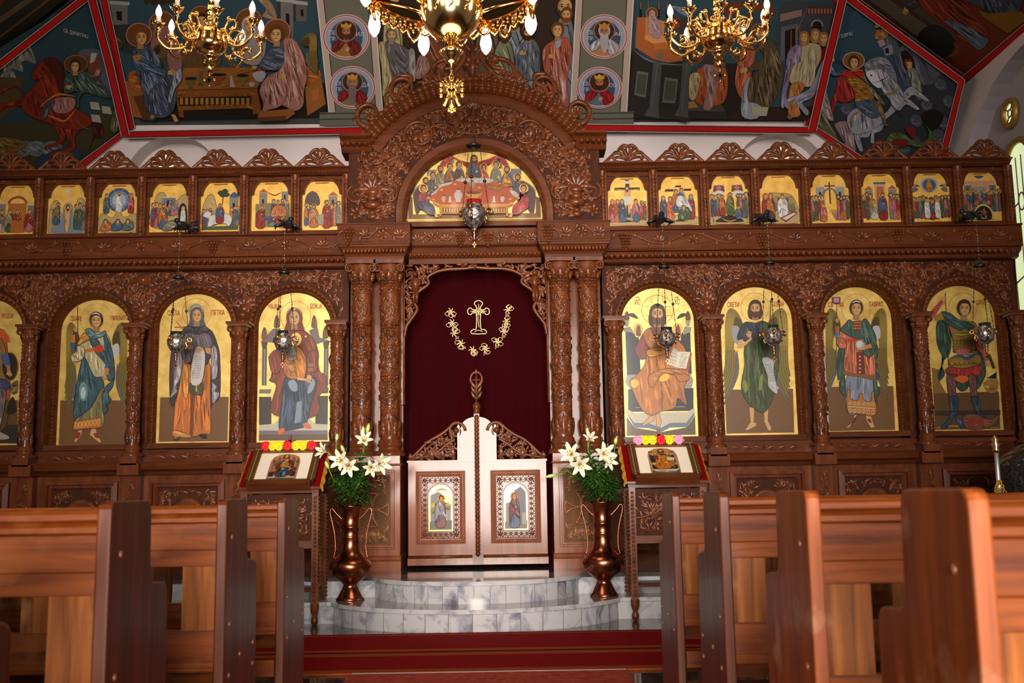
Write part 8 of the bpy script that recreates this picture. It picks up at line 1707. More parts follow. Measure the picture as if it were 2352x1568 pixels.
# ------------------------------------------------------------------ hanging oil lamps and the doves that hold them
def lamp_parts(e, r, glass, chain_h):
 """chased silver cup at the origin (its widest point), three gilt scroll handles and chains up to a small crown"""
 k = MB(); k.lathe([(r * a,r * b) for a,b in ((.62,.80),(.72,.74),(.66,.62),(.90,.42),(1,.1),(.96,-.25),(.80,-.68),(.52,-1.05),(.24,-1.25),(.16,-1.32),(.28,-1.38),(.14,-1.5))],(0,0,0),28); k.build('lamp_cup',M['silver'],e,local=True)
 k = MB(); k.lathe([(r * .60,r * .75),(r * .66,r * 1.12),(r * .62,r * 1.12),(r * .56,r * .8),(0.001,r * .78)],(0,0,0),24); k.build('glass_cup',M['redglass' if glass else 'darkglass'],e,local=True)
 k = MB(); k.lathe([(r * .14,-r * 1.5),(r * .24,-r * 1.62),(r * .1,-r * 1.75),(r * .2,-r * 1.95),(r * .08,-r * 2.1),(r * .15,-r * 2.25),(.001,-r * 2.35)],(0,0,0),12); z = -r * 2.75; k.box(-.006,.006,-.005,.005,z - .02,z + .035); k.box(-.018,.018,-.005,.005,z + .004,z + .016); k.tube([(0,0,-r * 2.3),(0,0,z + .03)],.0025,4); k.build('pendant',M['copper'],e,local=True)
 for q in range(3):
  a = q * 2 * PI / 3 + 0.35; c, s = math.cos(a), math.sin(a); k = MB()
  pts = cr([(.95, -.75), (1.15, -.45), (1.0, -.1), (1.25, .12), (1.55, .05), (1.6, .35), (1.3, .48), (1.15, .3), (1.3, .2)], 4)
  k.tube([(p[0] * r * c,p[0] * r * s,p[1] * r) for p in pts],r * .11,6); k.ball((r * 1.35 * c,r * 1.35 * s,r * .5),r * .12,6,5); k.build('lamp_handle',M['brass'],e,local=True)
  k = MB(); n = 26; x0, z0, x1, z1 = r * 1.3, r * .5, r * .55, chain_h
  for i in range(n):
   t0,t1 = i / n,(i + .8) / n; k.tube([((x0 + (x1 - x0) * t) * c,(x0 + (x1 - x0) * t) * s,z0 + (z1 - z0) * t) for t in (t0,t1)],.0042 if i % 2 else .003,5)
  t = .45; k.ball(((x0 + (x1 - x0) * t) * c,(x0 + (x1 - x0) * t) * s,z0 + (z1 - z0) * t),r * .16,8,6); k.build('lamp_chain',M['darkmetal'],e,local=True)
 k = MB(); k.lathe([(r * .6, 0), (r * .66, .012), (r * .5, .022), (r * .2, .03), (.001, .035)], (0, 0, chain_h), 16)
 k.tube([(.018 * math.cos(2 * PI * i / 12),0,chain_h + .055 + .02 * math.sin(2 * PI * i / 12)) for i in range(12)],.004,5,0,True); k.build('crown_disc',M['darkmetal'],e,local=True)
def hang(e, h0, h1, name='hanger_chain'):
 k = MB(); n = max(4, int((h1 - h0) / .03))
 for i in range(n):
  t0, t1 = i / n, (i + .85) / n; k.tube([(0, 0, h0 + (h1 - h0) * t) for t in (t0, t1)], .0035 if i % 2 else .0024, 4)
 k.build(name, M['silver'], e, local=True)
YLm = 9.48
LAMPS = [((405,785),640,532,'silver oil lamp with gilt handles hanging before the nun icon'),((650,783),628,530,'silver oil lamp with gilt handles hanging before the seated mother icon'),((1531,775),615,517,'silver oil lamp with gilt handles hanging before the seated bearded man icon'),((1776,770),606,514,'silver oil lamp with gilt handles hanging before the barefoot winged man icon'),((2263,765),612,512,'silver oil lamp with gilt handles hanging before the soldier icon')]
DPOS = [(432, 530), (662, 526), (1510, 516), (1752, 514), (2226, 510)]
DLAB = ['dark dove with spread wings holding the lamp chain over the nun icon','dark dove holding the lamp chain over the seated mother icon','dark dove holding the lamp chain over the seated bearded man icon','dark dove holding the lamp chain over the barefoot winged man icon','dark dove turned sideways holding the lamp chain over the soldier icon']
for ((px, py), pd, pt, lab), (dx, dy_), dl, yaw in zip(LAMPS, DPOS, DLAB, (-.35, .5, 0.0, .1, -1.1)):
 p = WP(px, py, YLm); zt = zz(pt, YLm, px); zd = zz(pd, YLm, px); r = 0.083
 e = empty('oil_lamp', p); tag(e, lab, 'oil lamp', 'oil lamps hanging from the doves'); lamp_parts(e, r, False, zd - p.z); hang(e, zd - p.z + .07, zt - p.z)
 q = Vector((p.x, 9.60, zF1 + .05)); d = empty('dove', q); d.rotation_euler = (0, 0, yaw); tag(d, dl, 'carved dove', 'doves on the frieze')
 k = MB()
 k.tube([(0,.10,.045),(0,.05,.02),(0,-.02,.005),(0,-.07,.012),(0,-.10,.03)],[.012,.038,.045,.03,.012],9); k.ball((0,-.105,.035),.026,8,6); k.tube([(0,-.125,.032),(0,-.15,.018)],[.009,.003],5); k.build('body',M['dove'],d,local=True)
 for s_ in (-1, 1):
  k = MB()
  for i in range(5): k.tube([(s_ * .03,-.01 + .02 * i,.02),(s_ * (.075 + .006 * i),-.02 + .022 * i,.0),(s_ * (.135 - .012 * i),-.02 + .03 * i,-.028)],[.014,.013,.004],5,0,False,.5)
  k.build('wing', M['dove'], d, local=True)
 k = MB()
 for i in range(-2, 3): k.tube([(0, .09, .04), (i * .014, .14, .075), (i * .022, .17, .10)], [.012, .013, .006], 5, 0, False, .5)
 k.build('tail', M['dove'], d, local=True); k = MB(); k.tube([(0, .02, 0), (0, .03, -.05)], .008, 5); k.build('perch', M['dove'], d, local=True)
p = WP(1089,490,9.52); e = empty('oil_lamp',p); tag(e,'large silver oil lamp with red glass hanging before the half-round table icon','oil lamp'); zd = zz(337,9.52,1087); lamp_parts(e,.112,True,zd - p.z); hang(e,zd - p.z + .07,zz(318,9.52,1085) - p.z)
k = MB(); z = zz(318,9.52,1085) - p.z; k.tube(cr([(0,0,z - .01),(.015,.0,z + .01),(0,.02,z + .02),(0,.35,z + .02)],4),.007,6); k.build('wall_hook',M['darkmetal'],e,local=True)

# ------------------------------------------------------------------ chandeliers
def candle_arm(par, R, zc, a, up=True, mat='brass'):
 """scrolled arm from the body out to radius R, with drip cup, sleeve and lit bulb"""
 c, s = math.cos(a), math.sin(a); g = lambda u, z: (u * c, u * s, z)
 k = MB(); k.tube([g(u,z) for u,z in cr([(.05,zc - .10),(.12,zc - .02),(.18,zc - .05),(.22,zc - .17),(R * .78,zc - .21),(R,zc - .13),(R,zc - .05)],6)],.013,7)
 k.tube([g(u,z) for u,z in cr([(.14,zc - .05),(.20,zc + .05),(.28,zc + .03),(.26,zc - .04),(.21,zc - .03)],5)],.010,6); k.tube([g(u,z) for u,z in cr([(.26,zc - .19),(.30,zc - .11),(.36,zc - .10),(.36,zc - .15)],5)],.009,6); k.ball(g(.20,zc + .07),.022,7,5)
 for i in range(4): k.ball(g(.20 + .05 * i, zc - .13 - .03 * math.sin(i)), .016, 6, 5)
 ao = k.build('arm', M[mat], par, local=True)
 k = MB(); k.lathe([(.012, -.07), (.022, -.06), (.012, -.045), (.03, -.02), (.045, 0.0), (.052, .012), (.04, .008), (.016, .004)], g(R, zc), 12)
 for i in range(7): b = 2 * PI * i / 7; k.tube([(R * c + .04 * math.cos(b),R * s + .04 * math.sin(b),zc),(R * c + .06 * math.cos(b),R * s + .06 * math.sin(b),zc + .025)],[.012,.004],5)
 k.build('drip_cup', M[mat], ao, local=True)
 k = MB(); k.lathe([(.019, 0), (.020, .085), (.001, .087)], g(R, zc), 12); k.build('candle', M['candle'], ao, local=True)
 k = MB(); k.lathe([(.016,.085),(.025,.105),(.027,.125),(.020,.155),(.009,.18),(.001,.195)],g(R,zc),12); k.build('bulb',M['bulb'],ao,local=True)
def small_chandelier(px, py, angles, label, Y=9.0):
 p = WP(px, py, Y); e = empty('chandelier', p); tag(e, label, 'chandelier', 'side chandeliers')
 k = MB(); k.lathe([(.001,-.30),(.03,-.29),(.045,-.25),(.05,-.21),(.03,-.17),(.055,-.15),(.075,-.13),(.04,-.11),(.11,-.09),(.145,-.05),(.15,.0),(.135,.03),(.14,.04),(.12,.08),(.06,.14),(.035,.17),(.06,.19),(.07,.21),(.035,.22),(.03,.27),(.055,.29),(.03,.32),(.028,.40),(.05,.42),(.025,.46),(.02,.6)],(0,0,0),24); k.build('stem_body',M['brass'],e,local=True)
 k = MB(); z = -.36; k.box(-.012, .012, -.008, .008, z - .05, z + .06); k.box(-.045, .045, -.008, .008, z - .012, z + .018)
 for a, b in ((-.045, .003), (.045, .003), (0, -.05), (0, .05)): k.ball((a, 0, z + b), .018, 7, 5)
 k.build('cross_pendant', M['brass'], e, local=True)
 k = MB()
 for i in range(40): k.tube([(0, 0, .6 + .045 * i), (.0, 0, .635 + .045 * i)], .012 if i % 2 else .007, 5)
 k.build('suspension_chain', M['brass'], e, local=True)
 for i, a in enumerate(angles): candle_arm(e, .45, .10 + .02 * (i % 2), math.radians(a))
 l = bpy.data.lights.new('chandelier_glow', 'POINT'); l.energy = 10; l.color = (1.0, .72, .42); l.shadow_soft_size = .3
 o = bpy.data.objects.new('chandelier_glow', l); COL.objects.link(o); o.parent = e; o.location = (0, 0, .45)
small_chandelier(483, 98, (-160, -113, -68, -22, 22, 66, 112, 157), 'gilt chandelier with lit candle bulbs hanging left of the great arch')
small_chandelier(1650, 88, (-170, -134, -98, -62, -26, 10, 46, 82, 118, 154), 'gilt chandelier with lit candle bulbs hanging right of the great arch')
Yc = 7.0; p = WP(1036,55,Yc); e = empty('chandelier',p); tag(e,'large gilt chandelier with a polished bowl and downward bulbs, cut by the top edge','chandelier')
k = MB(); k.lathe([(.001,-.125),(.05,-.12),(.12,-.09),(.18,-.03),(.212,.05),(.218,.11),(.225,.13),(.20,.15),(.10,.2),(.06,.3),(.05,.9)],(0,0,0),40); k.build('bowl',M['brassc'],e,local=True)
k = MB()
for i in range(12): a = 2 * PI * i / 12; k.tube([(.20 * math.cos(a),.20 * math.sin(a),.03),(.215 * math.cos(a + .1),.215 * math.sin(a + .1),.06),(.218 * math.cos(a + .2),.218 * math.sin(a + .2),.10),(.222 * math.cos(a + .05),.222 * math.sin(a + .05),.085)],.010,6)
for i in range(16): a = 2 * PI * i / 16; k.tube([(.03 * math.cos(a), .03 * math.sin(a), -.125), (.065 * math.cos(a), .065 * math.sin(a), -.112)], .007, 5)
k.build('bowl_ornament', M['brass'], e, local=True)
k = MB(); k.lathe([(.014,-.12),(.02,-.16),(.055,-.185),(.078,-.205),(.076,-.225),(.06,-.24),(.045,-.27),(.035,-.29),(.012,-.30),(.010,-.35),(.001,-.355)],(0,0,0),20)
for i in range(14): a = 2 * PI * i / 14; k.ball((.074 * math.cos(a), .074 * math.sin(a), -.212), .011, 6, 5)
k.build('drop_knop', M['brassc'], e, local=True)
k = MB()
for i in range(3): k.tube([(.008 * math.cos(2 * PI * j / 8) * (i % 2),.008 * math.cos(2 * PI * j / 8) * (1 - i % 2),-.365 - i * .018 + .013 * math.sin(2 * PI * j / 8)) for j in range(8)],.003,4,0,True)
z = -.50; k.box(-.018, .018, -.008, .008, z - .11, z + .10); k.box(-.06, .06, -.008, .008, z - .012, z + .03)
for a in (-.7,0,.7): k.tube([(0,0,z + .01),(.09 * math.sin(a),0,z - .02 - .11 * math.cos(a))],[.008,.016],6); k.tube([(0,0,z + .01),(.08 * math.sin(a),0,z + .02 + .09 * math.cos(a))],[.008,.018],6)
for s_ in (-1, 1):
 for q in (-.04, 0, .04): k.ball((s_ * .075, 0, z + .01 + q), .016, 7, 5); k.tube([(s_ * .02, 0, z + .01), (s_ * .075, 0, z + .05 + q)], .008, 5)
for a in range(8): k.ball((.03 * math.cos(a * PI / 4), -.01, z + .01 + .03 * math.sin(a * PI / 4)), .012, 6, 5)
for q in (-.02, 0, .02): k.ball((q, 0, z - .135 - .01 * (q == 0)), .014, 7, 5)
k.build('cross_pendant', M['brass'], e, local=True)
RG = .60; zr = .30
k = MB(); k.lathe([(RG - .02,zr - .03),(RG + .02,zr - .03),(RG + .025,zr + .05),(RG - .025,zr + .05),(RG - .02,zr - .03)],(0,0,0),64); k.build('ring',M['brass'],e,local=True)
for i in range(8):
 a = math.radians(22.5 + 45 * i); c, s = math.cos(a), math.sin(a); g = lambda u, z: (u * c, u * s, z)
 k = MB(); k.tube([g(.2, .12), g(.35, .2), g(RG, zr)], .016, 6); ao = k.build('arm', M['brass'], e, local=True)
 k = MB(); k.lathe([(.02, 0), (.034, -.02), (.03, -.05), (.02, -.06)], g(RG + .02, zr - .02), 12); k.build('bulb_socket', M['brass'], ao, local=True)
 k = MB(); k.lathe([(.022,-.06),(.027,-.09),(.041,-.15),(.044,-.18),(.035,-.22),(.015,-.25),(.001,-.262)],g(RG + .02,zr - .02),14); k.build('bulb',M['bulb'],ao,local=True)
for i in range(40):
 a = 2 * PI * (i + .5) / 40; k = MB(); w_ = .05; tx, ty = -math.sin(a), math.cos(a); dp = .10 + .05 * (i % 4 == 1)
 k.tube([(RG * math.cos(a) + tx * w_ * q,RG * math.sin(a) + ty * w_ * q,zr - .03 - dp * z_) for q,z_ in cr([(-1,0),(-1.05,.45),(-.55,.9),(0,1.02),(.55,.9),(1.05,.45),(1,0)],4)],.013,6)
 for q in range(6): k.ball((RG * math.cos(a) + tx * .02 * ((q % 2) * 2 - 1) * (q < 4),RG * math.sin(a) + ty * .02 * ((q % 2) * 2 - 1) * (q < 4),zr - .05 - .014 * q),.012,6,4)
 k.ball((RG * math.cos(a), RG * math.sin(a), zr - .04 - dp), .018, 7, 5); k.build('fringe_loop', M['brass'], e, local=True)
l = bpy.data.lights.new('chandelier_glow', 'POINT'); l.energy = 60; l.color = (1.0, .74, .44); l.shadow_soft_size = .5
o = bpy.data.objects.new('chandelier_glow', l); COL.objects.link(o); o.parent = e; o.location = (0, 0, -.8)
# ------------------------------------------------------------------ icon stands with framed icons
def stand(x0, x1, y0, y1, s_, lab, lab2, lab3, fl, flabs, painter):
 zt = 1.06; e = empty('icon_stand', ((x0 + x1) / 2, (y0 + y1) / 2, 0)); tag(e, lab, 'icon stand', 'icon stands before the steps')
 for x in (x0 + .03, x1 - .03):
  for y in (y0 + .03, y1 - .03):
   k = MB(); k.box(x - .026,x + .026,y - .026,y + .026,.16,zt - .02); k.lathe([(.012,0),(.026,.015),(.03,.04),(.018,.07),(.03,.10),(.035,.13),(.035,.165)],(x,y,0),12)
   for i in range(26):
    z = .2 + .032 * i
    for dx, dy in ((0, -.027), (-.027 * s_, 0)): k.ball((x + dx, y + dy, z), .013, 6, 4)
   k.build('leg', M['carved'], e)
 k = MB(); k.box(x0, x1, y0, y1, zt - .02, zt + .02); k.box(x0 - .02, x1 + .02, y0 - .02, y1 + .02, zt + .012, zt + .03); k.build('top_frame', M['flath'], e)
 k = MB(); k.box(x0 + .04, x1 - .04, y0 + .02, y0 + .035, .60, zt - .03); k.build('apron_ground', M['ground'], e)
 cv = Carve(flat_map(y0 + .02),5); cx = (x0 + x1) / 2; cv.fill(lambda p: x0 + .07 < p[0] < x1 - .07 and .68 < p[1] < zt - .06,(cx,x1,.65,zt),.075,.018,260,mirror=cx,under=900); cv.b.box(x0 + .05,x1 - .05,y0 + .012,y0 + .02,.60,.66); cv.scroll(cr([(x0 + .06,.80),(cx - .1,.84),(cx,.93),(cx + .12,.98)],5),.012,.012,.03); cv.build('apron_carving',M['carved'],e)
 k = MB(); k.box(x0 + .04, x1 - .04, y0 + .02, y1 - .02, .26, .28); k.build('shelf', M['flath'], e)
 # sloping desk: frame of reference along the slope
 a = math.radians(38); ya, za = y0 - .01, zt + .05; L = .46
 T = lambda u, v, h=0.0: Vector((u, ya + v * math.cos(a) - h * math.sin(a), za + v * math.sin(a) + h * math.cos(a)))
 def slab(k,u0,u1,v0,v1,h0,h1): k.add([tuple(T(u,v,h)) for h in (h0,h1) for u,v in ((u0,v0),(u1,v0),(u1,v1),(u0,v1))],[(0,3,2,1),(4,5,6,7),(0,1,5,4),(1,2,6,5),(2,3,7,6),(3,0,4,7)])
 k = MB(); slab(k, x0, x1, -.02, L, -.04, -.012); slab(k, x0 + .06, x1 - .06, -.05, -.01, -.02, .05)
 k.box(x0 + .04, x1 - .04, y0 + .10, y0 + .14, zt, zt + .08); k.box(x0 + .04, x1 - .04, y0 + .28, y0 + .31, zt, zt + .21); k.build('desk', M['flath'], e)
 # pierced crest with a small cross over the desk
 k = MB(); t = T(cx, L + .03); cv = Carve(lambda x, z, h: (x, t.y - h, z), 2); cv.b = k
 k.box(cx - .012, cx + .012, t.y - .01, t.y + .01, t.z - .04, t.z + .12); k.box(cx - .045, cx + .045, t.y - .01, t.y + .01, t.z + .05, t.z + .075)
 for q in (-1,1): k.tube(cr([(cx,t.y,t.z + .03),(cx + q * .06,t.y,t.z + .04),(cx + q * .12,t.y,t.z - .01),(cx + q * .16,t.y,t.z - .03)],4),.012,6); cv.leaf(cx + q * .03,t.z + .01,PI / 2 - q * .9,.08,.02,.02); cv.leaf(cx + q * .07,t.z - .01,PI / 2 - q * .7,.07,.02,.02)
 k.build('cross_crest', M['carved'], e)
 # velvet cloth under the picture
 c = empty('velvet_cloth',T(cx,0)); tag(c,lab3,'cloth'); k = MB(); slab(k,x0 - .01,x1 + .01,-.01,L + .01,-.012,-.004); k.build('cloth',M['redcloth'],c)
 for q in (-1, 1):
  k = MB(); xe = x0 - .01 if q < 0 else x1 + .01; n = 16; vs = []
  for i in range(n + 1):
   v = -.02 + (L + .03) * i / n; b = T(xe,v,-.004); vs += [tuple(b),(b.x + q * (.022 + .006 * math.sin(i * 1.7)),b.y - .01,b.z - .05 - .01 * math.sin(i * 2.3))]
  k.add(vs, [(2 * i, 2 * i + 1, 2 * i + 3, 2 * i + 2) for i in range(n)], 0, True); k.build('gold_fringe', M['goldcloth'], c)
 f = empty('framed_icon', T(cx, 0)); tag(f, lab2, 'framed picture', 'framed icons on the stands')
 w_ = .28; k = MB(); slab(k, cx - w_, cx + w_, 0, L - .01, 0, .012); k.build('backing', M['darkmetal'], f)
 k = MB()
 for u0,u1,v0,v1 in ((cx - w_,cx - w_ + .065,0,L - .01),(cx + w_ - .065,cx + w_,0,L - .01),(cx - w_,cx + w_,0,.035),(cx - w_,cx + w_,L - .05,L - .01)): slab(k,u0,u1,v0,v1,.004,.03)
 for i in range(46):
  u = cx - w_ + .01 + (2 * w_ - .02) * i / 45; k.ball(tuple(T(u, L - .012, .03)), .013, 6, 4)
 for i in range(16):
  for q in (-1, 1): k.ball(tuple(T(cx + q * (w_ - .03), .03 + (L - .06) * i / 15, .028)), .014, 6, 4)
 k.build('gilt_frame',simple('antique gilt frame',rgb(112,78,40),.32,.55,.4) if 'antique gilt frame' not in bpy.data.materials else bpy.data.materials['antique gilt frame'],f)
 k = MB(); slab(k, cx - w_ + .06, cx + w_ - .06, .03, L - .045, .012, .014); k.build('mat_board', M['mat_board'], f)
 N = T(0, 0, 1) - T(0, 0, 0)
 P = Paint(lambda u, v: T(cx + (u - 50) / 100 * .29, .045 + (100 - v) / 100 * (L - .10), .0146), tuple(N), .00005, 6)
 P.poly([(8, 99), (92, 99), (92, 30), (86, 14), (70, 5), (50, 2), (30, 5), (14, 14), (8, 30)], rgb(176, 122, 84)); P.at(0, 0, .105) if False else None
 P.at(50 - 425 * .115, 100 - 1450 * .067, 1.0); P.p2w_ = None
 base = P.p2w; P.p2w = lambda u, v, base=base: base(50 + (u - 425) * .118, 1 + (v - 110) * .0735); P.ox = P.oy = 0; painter(P); P.p2w = base
 P.build('print', M['paint'], f)
 for (u, col), fl_ in zip(fl, flabs):
  q = T(cx + u, L + .005, .04); o = MB(); n = 3
  for ring, (m, rr_, zz_) in enumerate(((9, .045, .0), (8, .032, .018), (5, .016, .03))):
   for i in range(m):
    b = 2 * PI * i / m + ring * .4; o.ball((q.x + rr_ * .62 * math.cos(b), q.y - .004 - zz_, q.z + rr_ * .62 * math.sin(b)), rr_ * .5, 6, 5, 0, (1, .6, 1))
  fo = o.build('flower', M[col]); tag(fo, fl_, 'flower', 'flowers laid along the picture frames')
 k = MB(); q = T(cx, L - .0, .03)
 for i in range(9): k.tube([(cx - .18 + .045 * i,q.y,q.z),(cx - .17 + .045 * i + .02 * math.sin(i * 3),q.y - .01,q.z + .05)],[.016,.004],5,0,False,.4)
 tag(k.build('leaf_garland', M['leaf']), 'green leaf sprays among the flowers on the %s picture frame' % ('left' if s_ < 0 else 'right'), 'leaves')
pl = FLP(722, 1436); pr_ = FLP(1460, 1425)
FLC = {'fred': 'red', 'fyel': 'yellow', 'fpink': 'pink'}
stand(pl.x - .60,pl.x + .03,pl.y - .03,pl.y + .40,-1,'carved wooden icon stand left of the marble steps','gilt framed icon of a seated woman in maroon, cream mat, on the left stand','red velvet cloth with gold edge under the left framed icon',
      [(-.19,'fred'),(-.135,'fyel'),(-.08,'fyel'),(-.01,'fred'),(.06,'fyel'),(.12,'fyel'),(.19,'fred')],['red flower at the outer left end of the left frame','yellow flower beside the outer red one on the left frame','yellow flower just left of the crimson middle flower','crimson flower in the middle of the left frame','yellow flower just right of the crimson middle flower','yellow flower beside the small red one on the left frame','small red flower at the right end of the left frame'],mother)
stand(pr_.x - .03,pr_.x + .60,pr_.y - .03,pr_.y + .40,1,'carved wooden icon stand right of the marble steps','gilt framed icon of a bearded man in ochre with book, on the right stand','red velvet cloth with gold edge under the right framed icon',
      [(-.18,'fpink'),(-.12,'fyel'),(-.06,'fyel'),(.01,'fred'),(.08,'fyel'),(.16,'fpink')],['pink flower at the left end of the right frame','yellow flower beside the left pink one on the right frame','yellow flower just left of the red one on the right frame','red flower in the middle of the right frame','yellow flower right of the red one on the right frame','large pink flower at the right end of the right frame'],teacher)

# ------------------------------------------------------------------ copper vases with lilies
def vase(x, y, lab, side):
 e = empty('copper_vase', (x, y, Z1)); tag(e, lab, 'vase', 'copper vases on the marble step')
 k = MB(); k.lathe([(.001,.0),(.115,.0),(.118,.012),(.10,.03),(.065,.10),(.055,.125),(.07,.14),(.12,.18),(.16,.225),(.172,.27),(.165,.30),(.14,.33),(.13,.335),(.09,.38),(.078,.43),(.070,.50),(.073,.505),(.070,.51),(.069,.58),(.075,.585),(.070,.59),(.074,.66),(.09,.73),(.108,.755),(.108,.762),(.098,.758),(.06,.70),(.001,.69)],(0,0,0),36); k.build('vase_body',M['copper'],e,local=True)
 for q in (-1, 1):
  k = MB(); k.tube([(q * p[0],0,p[1]) for p in cr([(.06,.64),(.12,.70),(.155,.74),(.17,.70),(.135,.55),(.125,.42),(.14,.335)],6)],.0055,6); k.build('vase_handle',M['copper'],e,local=True)
def lily(base, tip, seed, blooms, lab, grp, red=False):
 r = random.Random(seed); e = empty('lily_stem', base); tag(e, lab, 'lily', grp)
 b,t = Vector(base),Vector(tip); mid = (b + t) / 2 + Vector((0,0,.04)); path = [Vector(p) for p in cr([b,b + (mid - b) * .5 + Vector((0,0,.03)),mid,t],6)]
 k = MB(); k.tube(path, .0055, 6); k.build('stem', M['stem'], e)
 k = MB()
 n = 80
 for i in range(n):
  q = .10 + .86 * i / n; j = min(len(path) - 2,int(q * (len(path) - 1))); p = path[j]; a = i * 2.4 + r.uniform(-.3,.3); L = r.uniform(.11,.17); d = Vector((math.cos(a),math.sin(a),.35)); sd = Vector((-math.sin(a),math.cos(a),0)); w_ = .014 if not red else .012
  pts = [p, p + d * L * .35 + Vector((0, 0, .012)), p + d * L * .7, p + d * L + Vector((0, 0, -.035))]; ws = [.004, w_, w_ * .9, .001]; vs = []
  for P_, W_ in zip(pts, ws): vs += [tuple(P_ - sd * W_), tuple(P_ - Vector((0, 0, .004))), tuple(P_ + sd * W_)]
  k.add(vs, [(3 * m, 3 * m + 1, 3 * m + 4, 3 * m + 3) for m in range(3)] + [(3 * m + 1, 3 * m + 2, 3 * m + 5, 3 * m + 4) for m in range(3)], 0, True)
 k.build('leaves', M['redleaf' if red else 'leaf'], e)
 for kind, dx, dy, dz, sc_ in blooms:
  o = t + Vector((dx * .1, dy * .12, dz * .12)); ax = Vector((dx, dy - .35, dz)).normalized() if kind == 'b' else Vector((dx, dy, dz + .2)).normalized()
  u = ax.orthogonal().normalized(); v = ax.cross(u); k = MB(); k2 = MB(); L = .092 * sc_; sc_ *= .72
  if (o - t).length > .01: k2.tube([t - Vector((0, 0, .03)), o], .004, 5)
  if kind == 'b':
   for i in range(6):
    a = 2 * PI * i / 6; rd = u * math.cos(a) + v * math.sin(a); sd = ax.cross(rd); vs = []
    for f, rr_, w_ in ((0, .006, .006), (.35, .018, .018), (.65, .045, .026), (.88, .085, .020), (.92, .115, .003)):
     c = o + ax * L * f + rd * rr_ * sc_; vs += [tuple(c - sd * w_ * sc_), tuple(c - rd * .005), tuple(c + sd * w_ * sc_)]
    k.add(vs, [(3 * m, 3 * m + 1, 3 * m + 4, 3 * m + 3) for m in range(4)] + [(3 * m + 1, 3 * m + 2, 3 * m + 5, 3 * m + 4) for m in range(4)], 0, True)
   fo = k.build('bloom', M['petal'], e); s2 = MB()
   for i in range(5): a = 2 * PI * i / 5; q = o + ax * L * .8 + (u * math.cos(a) + v * math.sin(a)) * .02; s2.tube([o + ax * .02,q],.0015,4); s2.ball(tuple(q),.006,5,4)
   s2.build('stamens', M['anther'], fo)
  else: k.tube([o, o + ax * L * .35, o + ax * L * .8, o + ax * L * 1.1], [.007, .016, .014, .002], 8); k.build('bud', M['bud'], e)
  if k2.v: k2.build('flower_stalk', M['stem'], e)
VL, VR = FLP(803, 1364, Z1), FLP(1389, 1360, Z1)
VL.y = VR.y = 8.74; VL.x, VR.x = xx(805, 1300, 8.74), xx(1386, 1300, 8.74)
vase(VL.x,VL.y,'tall copper vase of lilies on the left of the marble step',-1); vase(VR.x,VR.y,'tall copper vase of lilies on the right of the marble step',1)
def bouquet(V, spec, grp):
 for i, (px, py, dy, bl, lab, red) in enumerate(spec):
  t = WP(px,py,V.y + dy); a = i * 2.1; lily((V.x + .035 * math.cos(a),V.y + .035 * math.sin(a),Z1 + .72),tuple(t),i * 7 + int(V.x > 0),bl,lab,grp,red)
bouquet(VL,[(800,1060,-.15,[('b',-.3,-.8,.05,1.1),('b',.15,-.7,-.25,1.05),('u',-.3,-.2,.6,.7)],'lily stem with two open white blooms low at the middle of the left bouquet',False),(836,1030,-.05,[('b',.1,-.5,.4,.95),('u',.25,-.1,1,.9),('u',-.05,0,.9,.8)],'tallest lily stem of the left bouquet with upright green buds',False),(850,1062,-.1,[('b',.7,-.6,-.1,1.1),('b',.2,-.8,-.3,.9)],'lily stem bending right over the left vase with two white blooms',False),(770,1045,.0,[('b',-.6,-.4,.2,.9),('u',.1,0,1,.6)],'lily stem leaning left towards the framed icon, one white bloom',False),(805,1075,.1,[],'dark red leafy stem in the left bouquet',True),(872,1095,-.05,[],'dark red leafy stem leaning right in the left bouquet',True),(768,1100,-.1,[('u',-.4,-.3,.7,.7)],'leafy stem low on the left side of the left bouquet',False),(825,1110,-.18,[],'leafy stem in front of the left bouquet without a bloom',False)],'lily stems in the left vase')
bouquet(VR,[(1325,1055,-.12,[('b',-.4,-.7,.25,1.15),('b',.1,-.8,-.3,1.15)],'lily stem at the left of the right bouquet with two large white blooms',False),(1375,1050,-.08,[('b',.25,-.7,.15,1.15),('b',.5,-.6,-.2,.95)],'lily stem right of the middle of the right bouquet with white blooms',False),(1350,1030,.05,[('b',.1,-.3,.5,.8),('u',.0,0,1,.6)],'tallest lily stem of the right bouquet with one small bloom',False),(1300,1078,-.1,[('u',-.8,-.3,-.35,1.0)],'stem with one drooping pale green bud left of the right bouquet',False),(1408,1050,-.02,[('u',.2,-.1,.9,.6)],'leafy stem with a green bud beside the right icon stand',False),(1335,1095,.06,[],'dark red leafy stem at the back of the right bouquet',True),(1370,1105,-.16,[],'leafy stem in front of the right bouquet without a bloom',False),(1400,1100,-.1,[],'leafy stem low on the right side of the right bouquet',False)],'lily stems in the right vase')

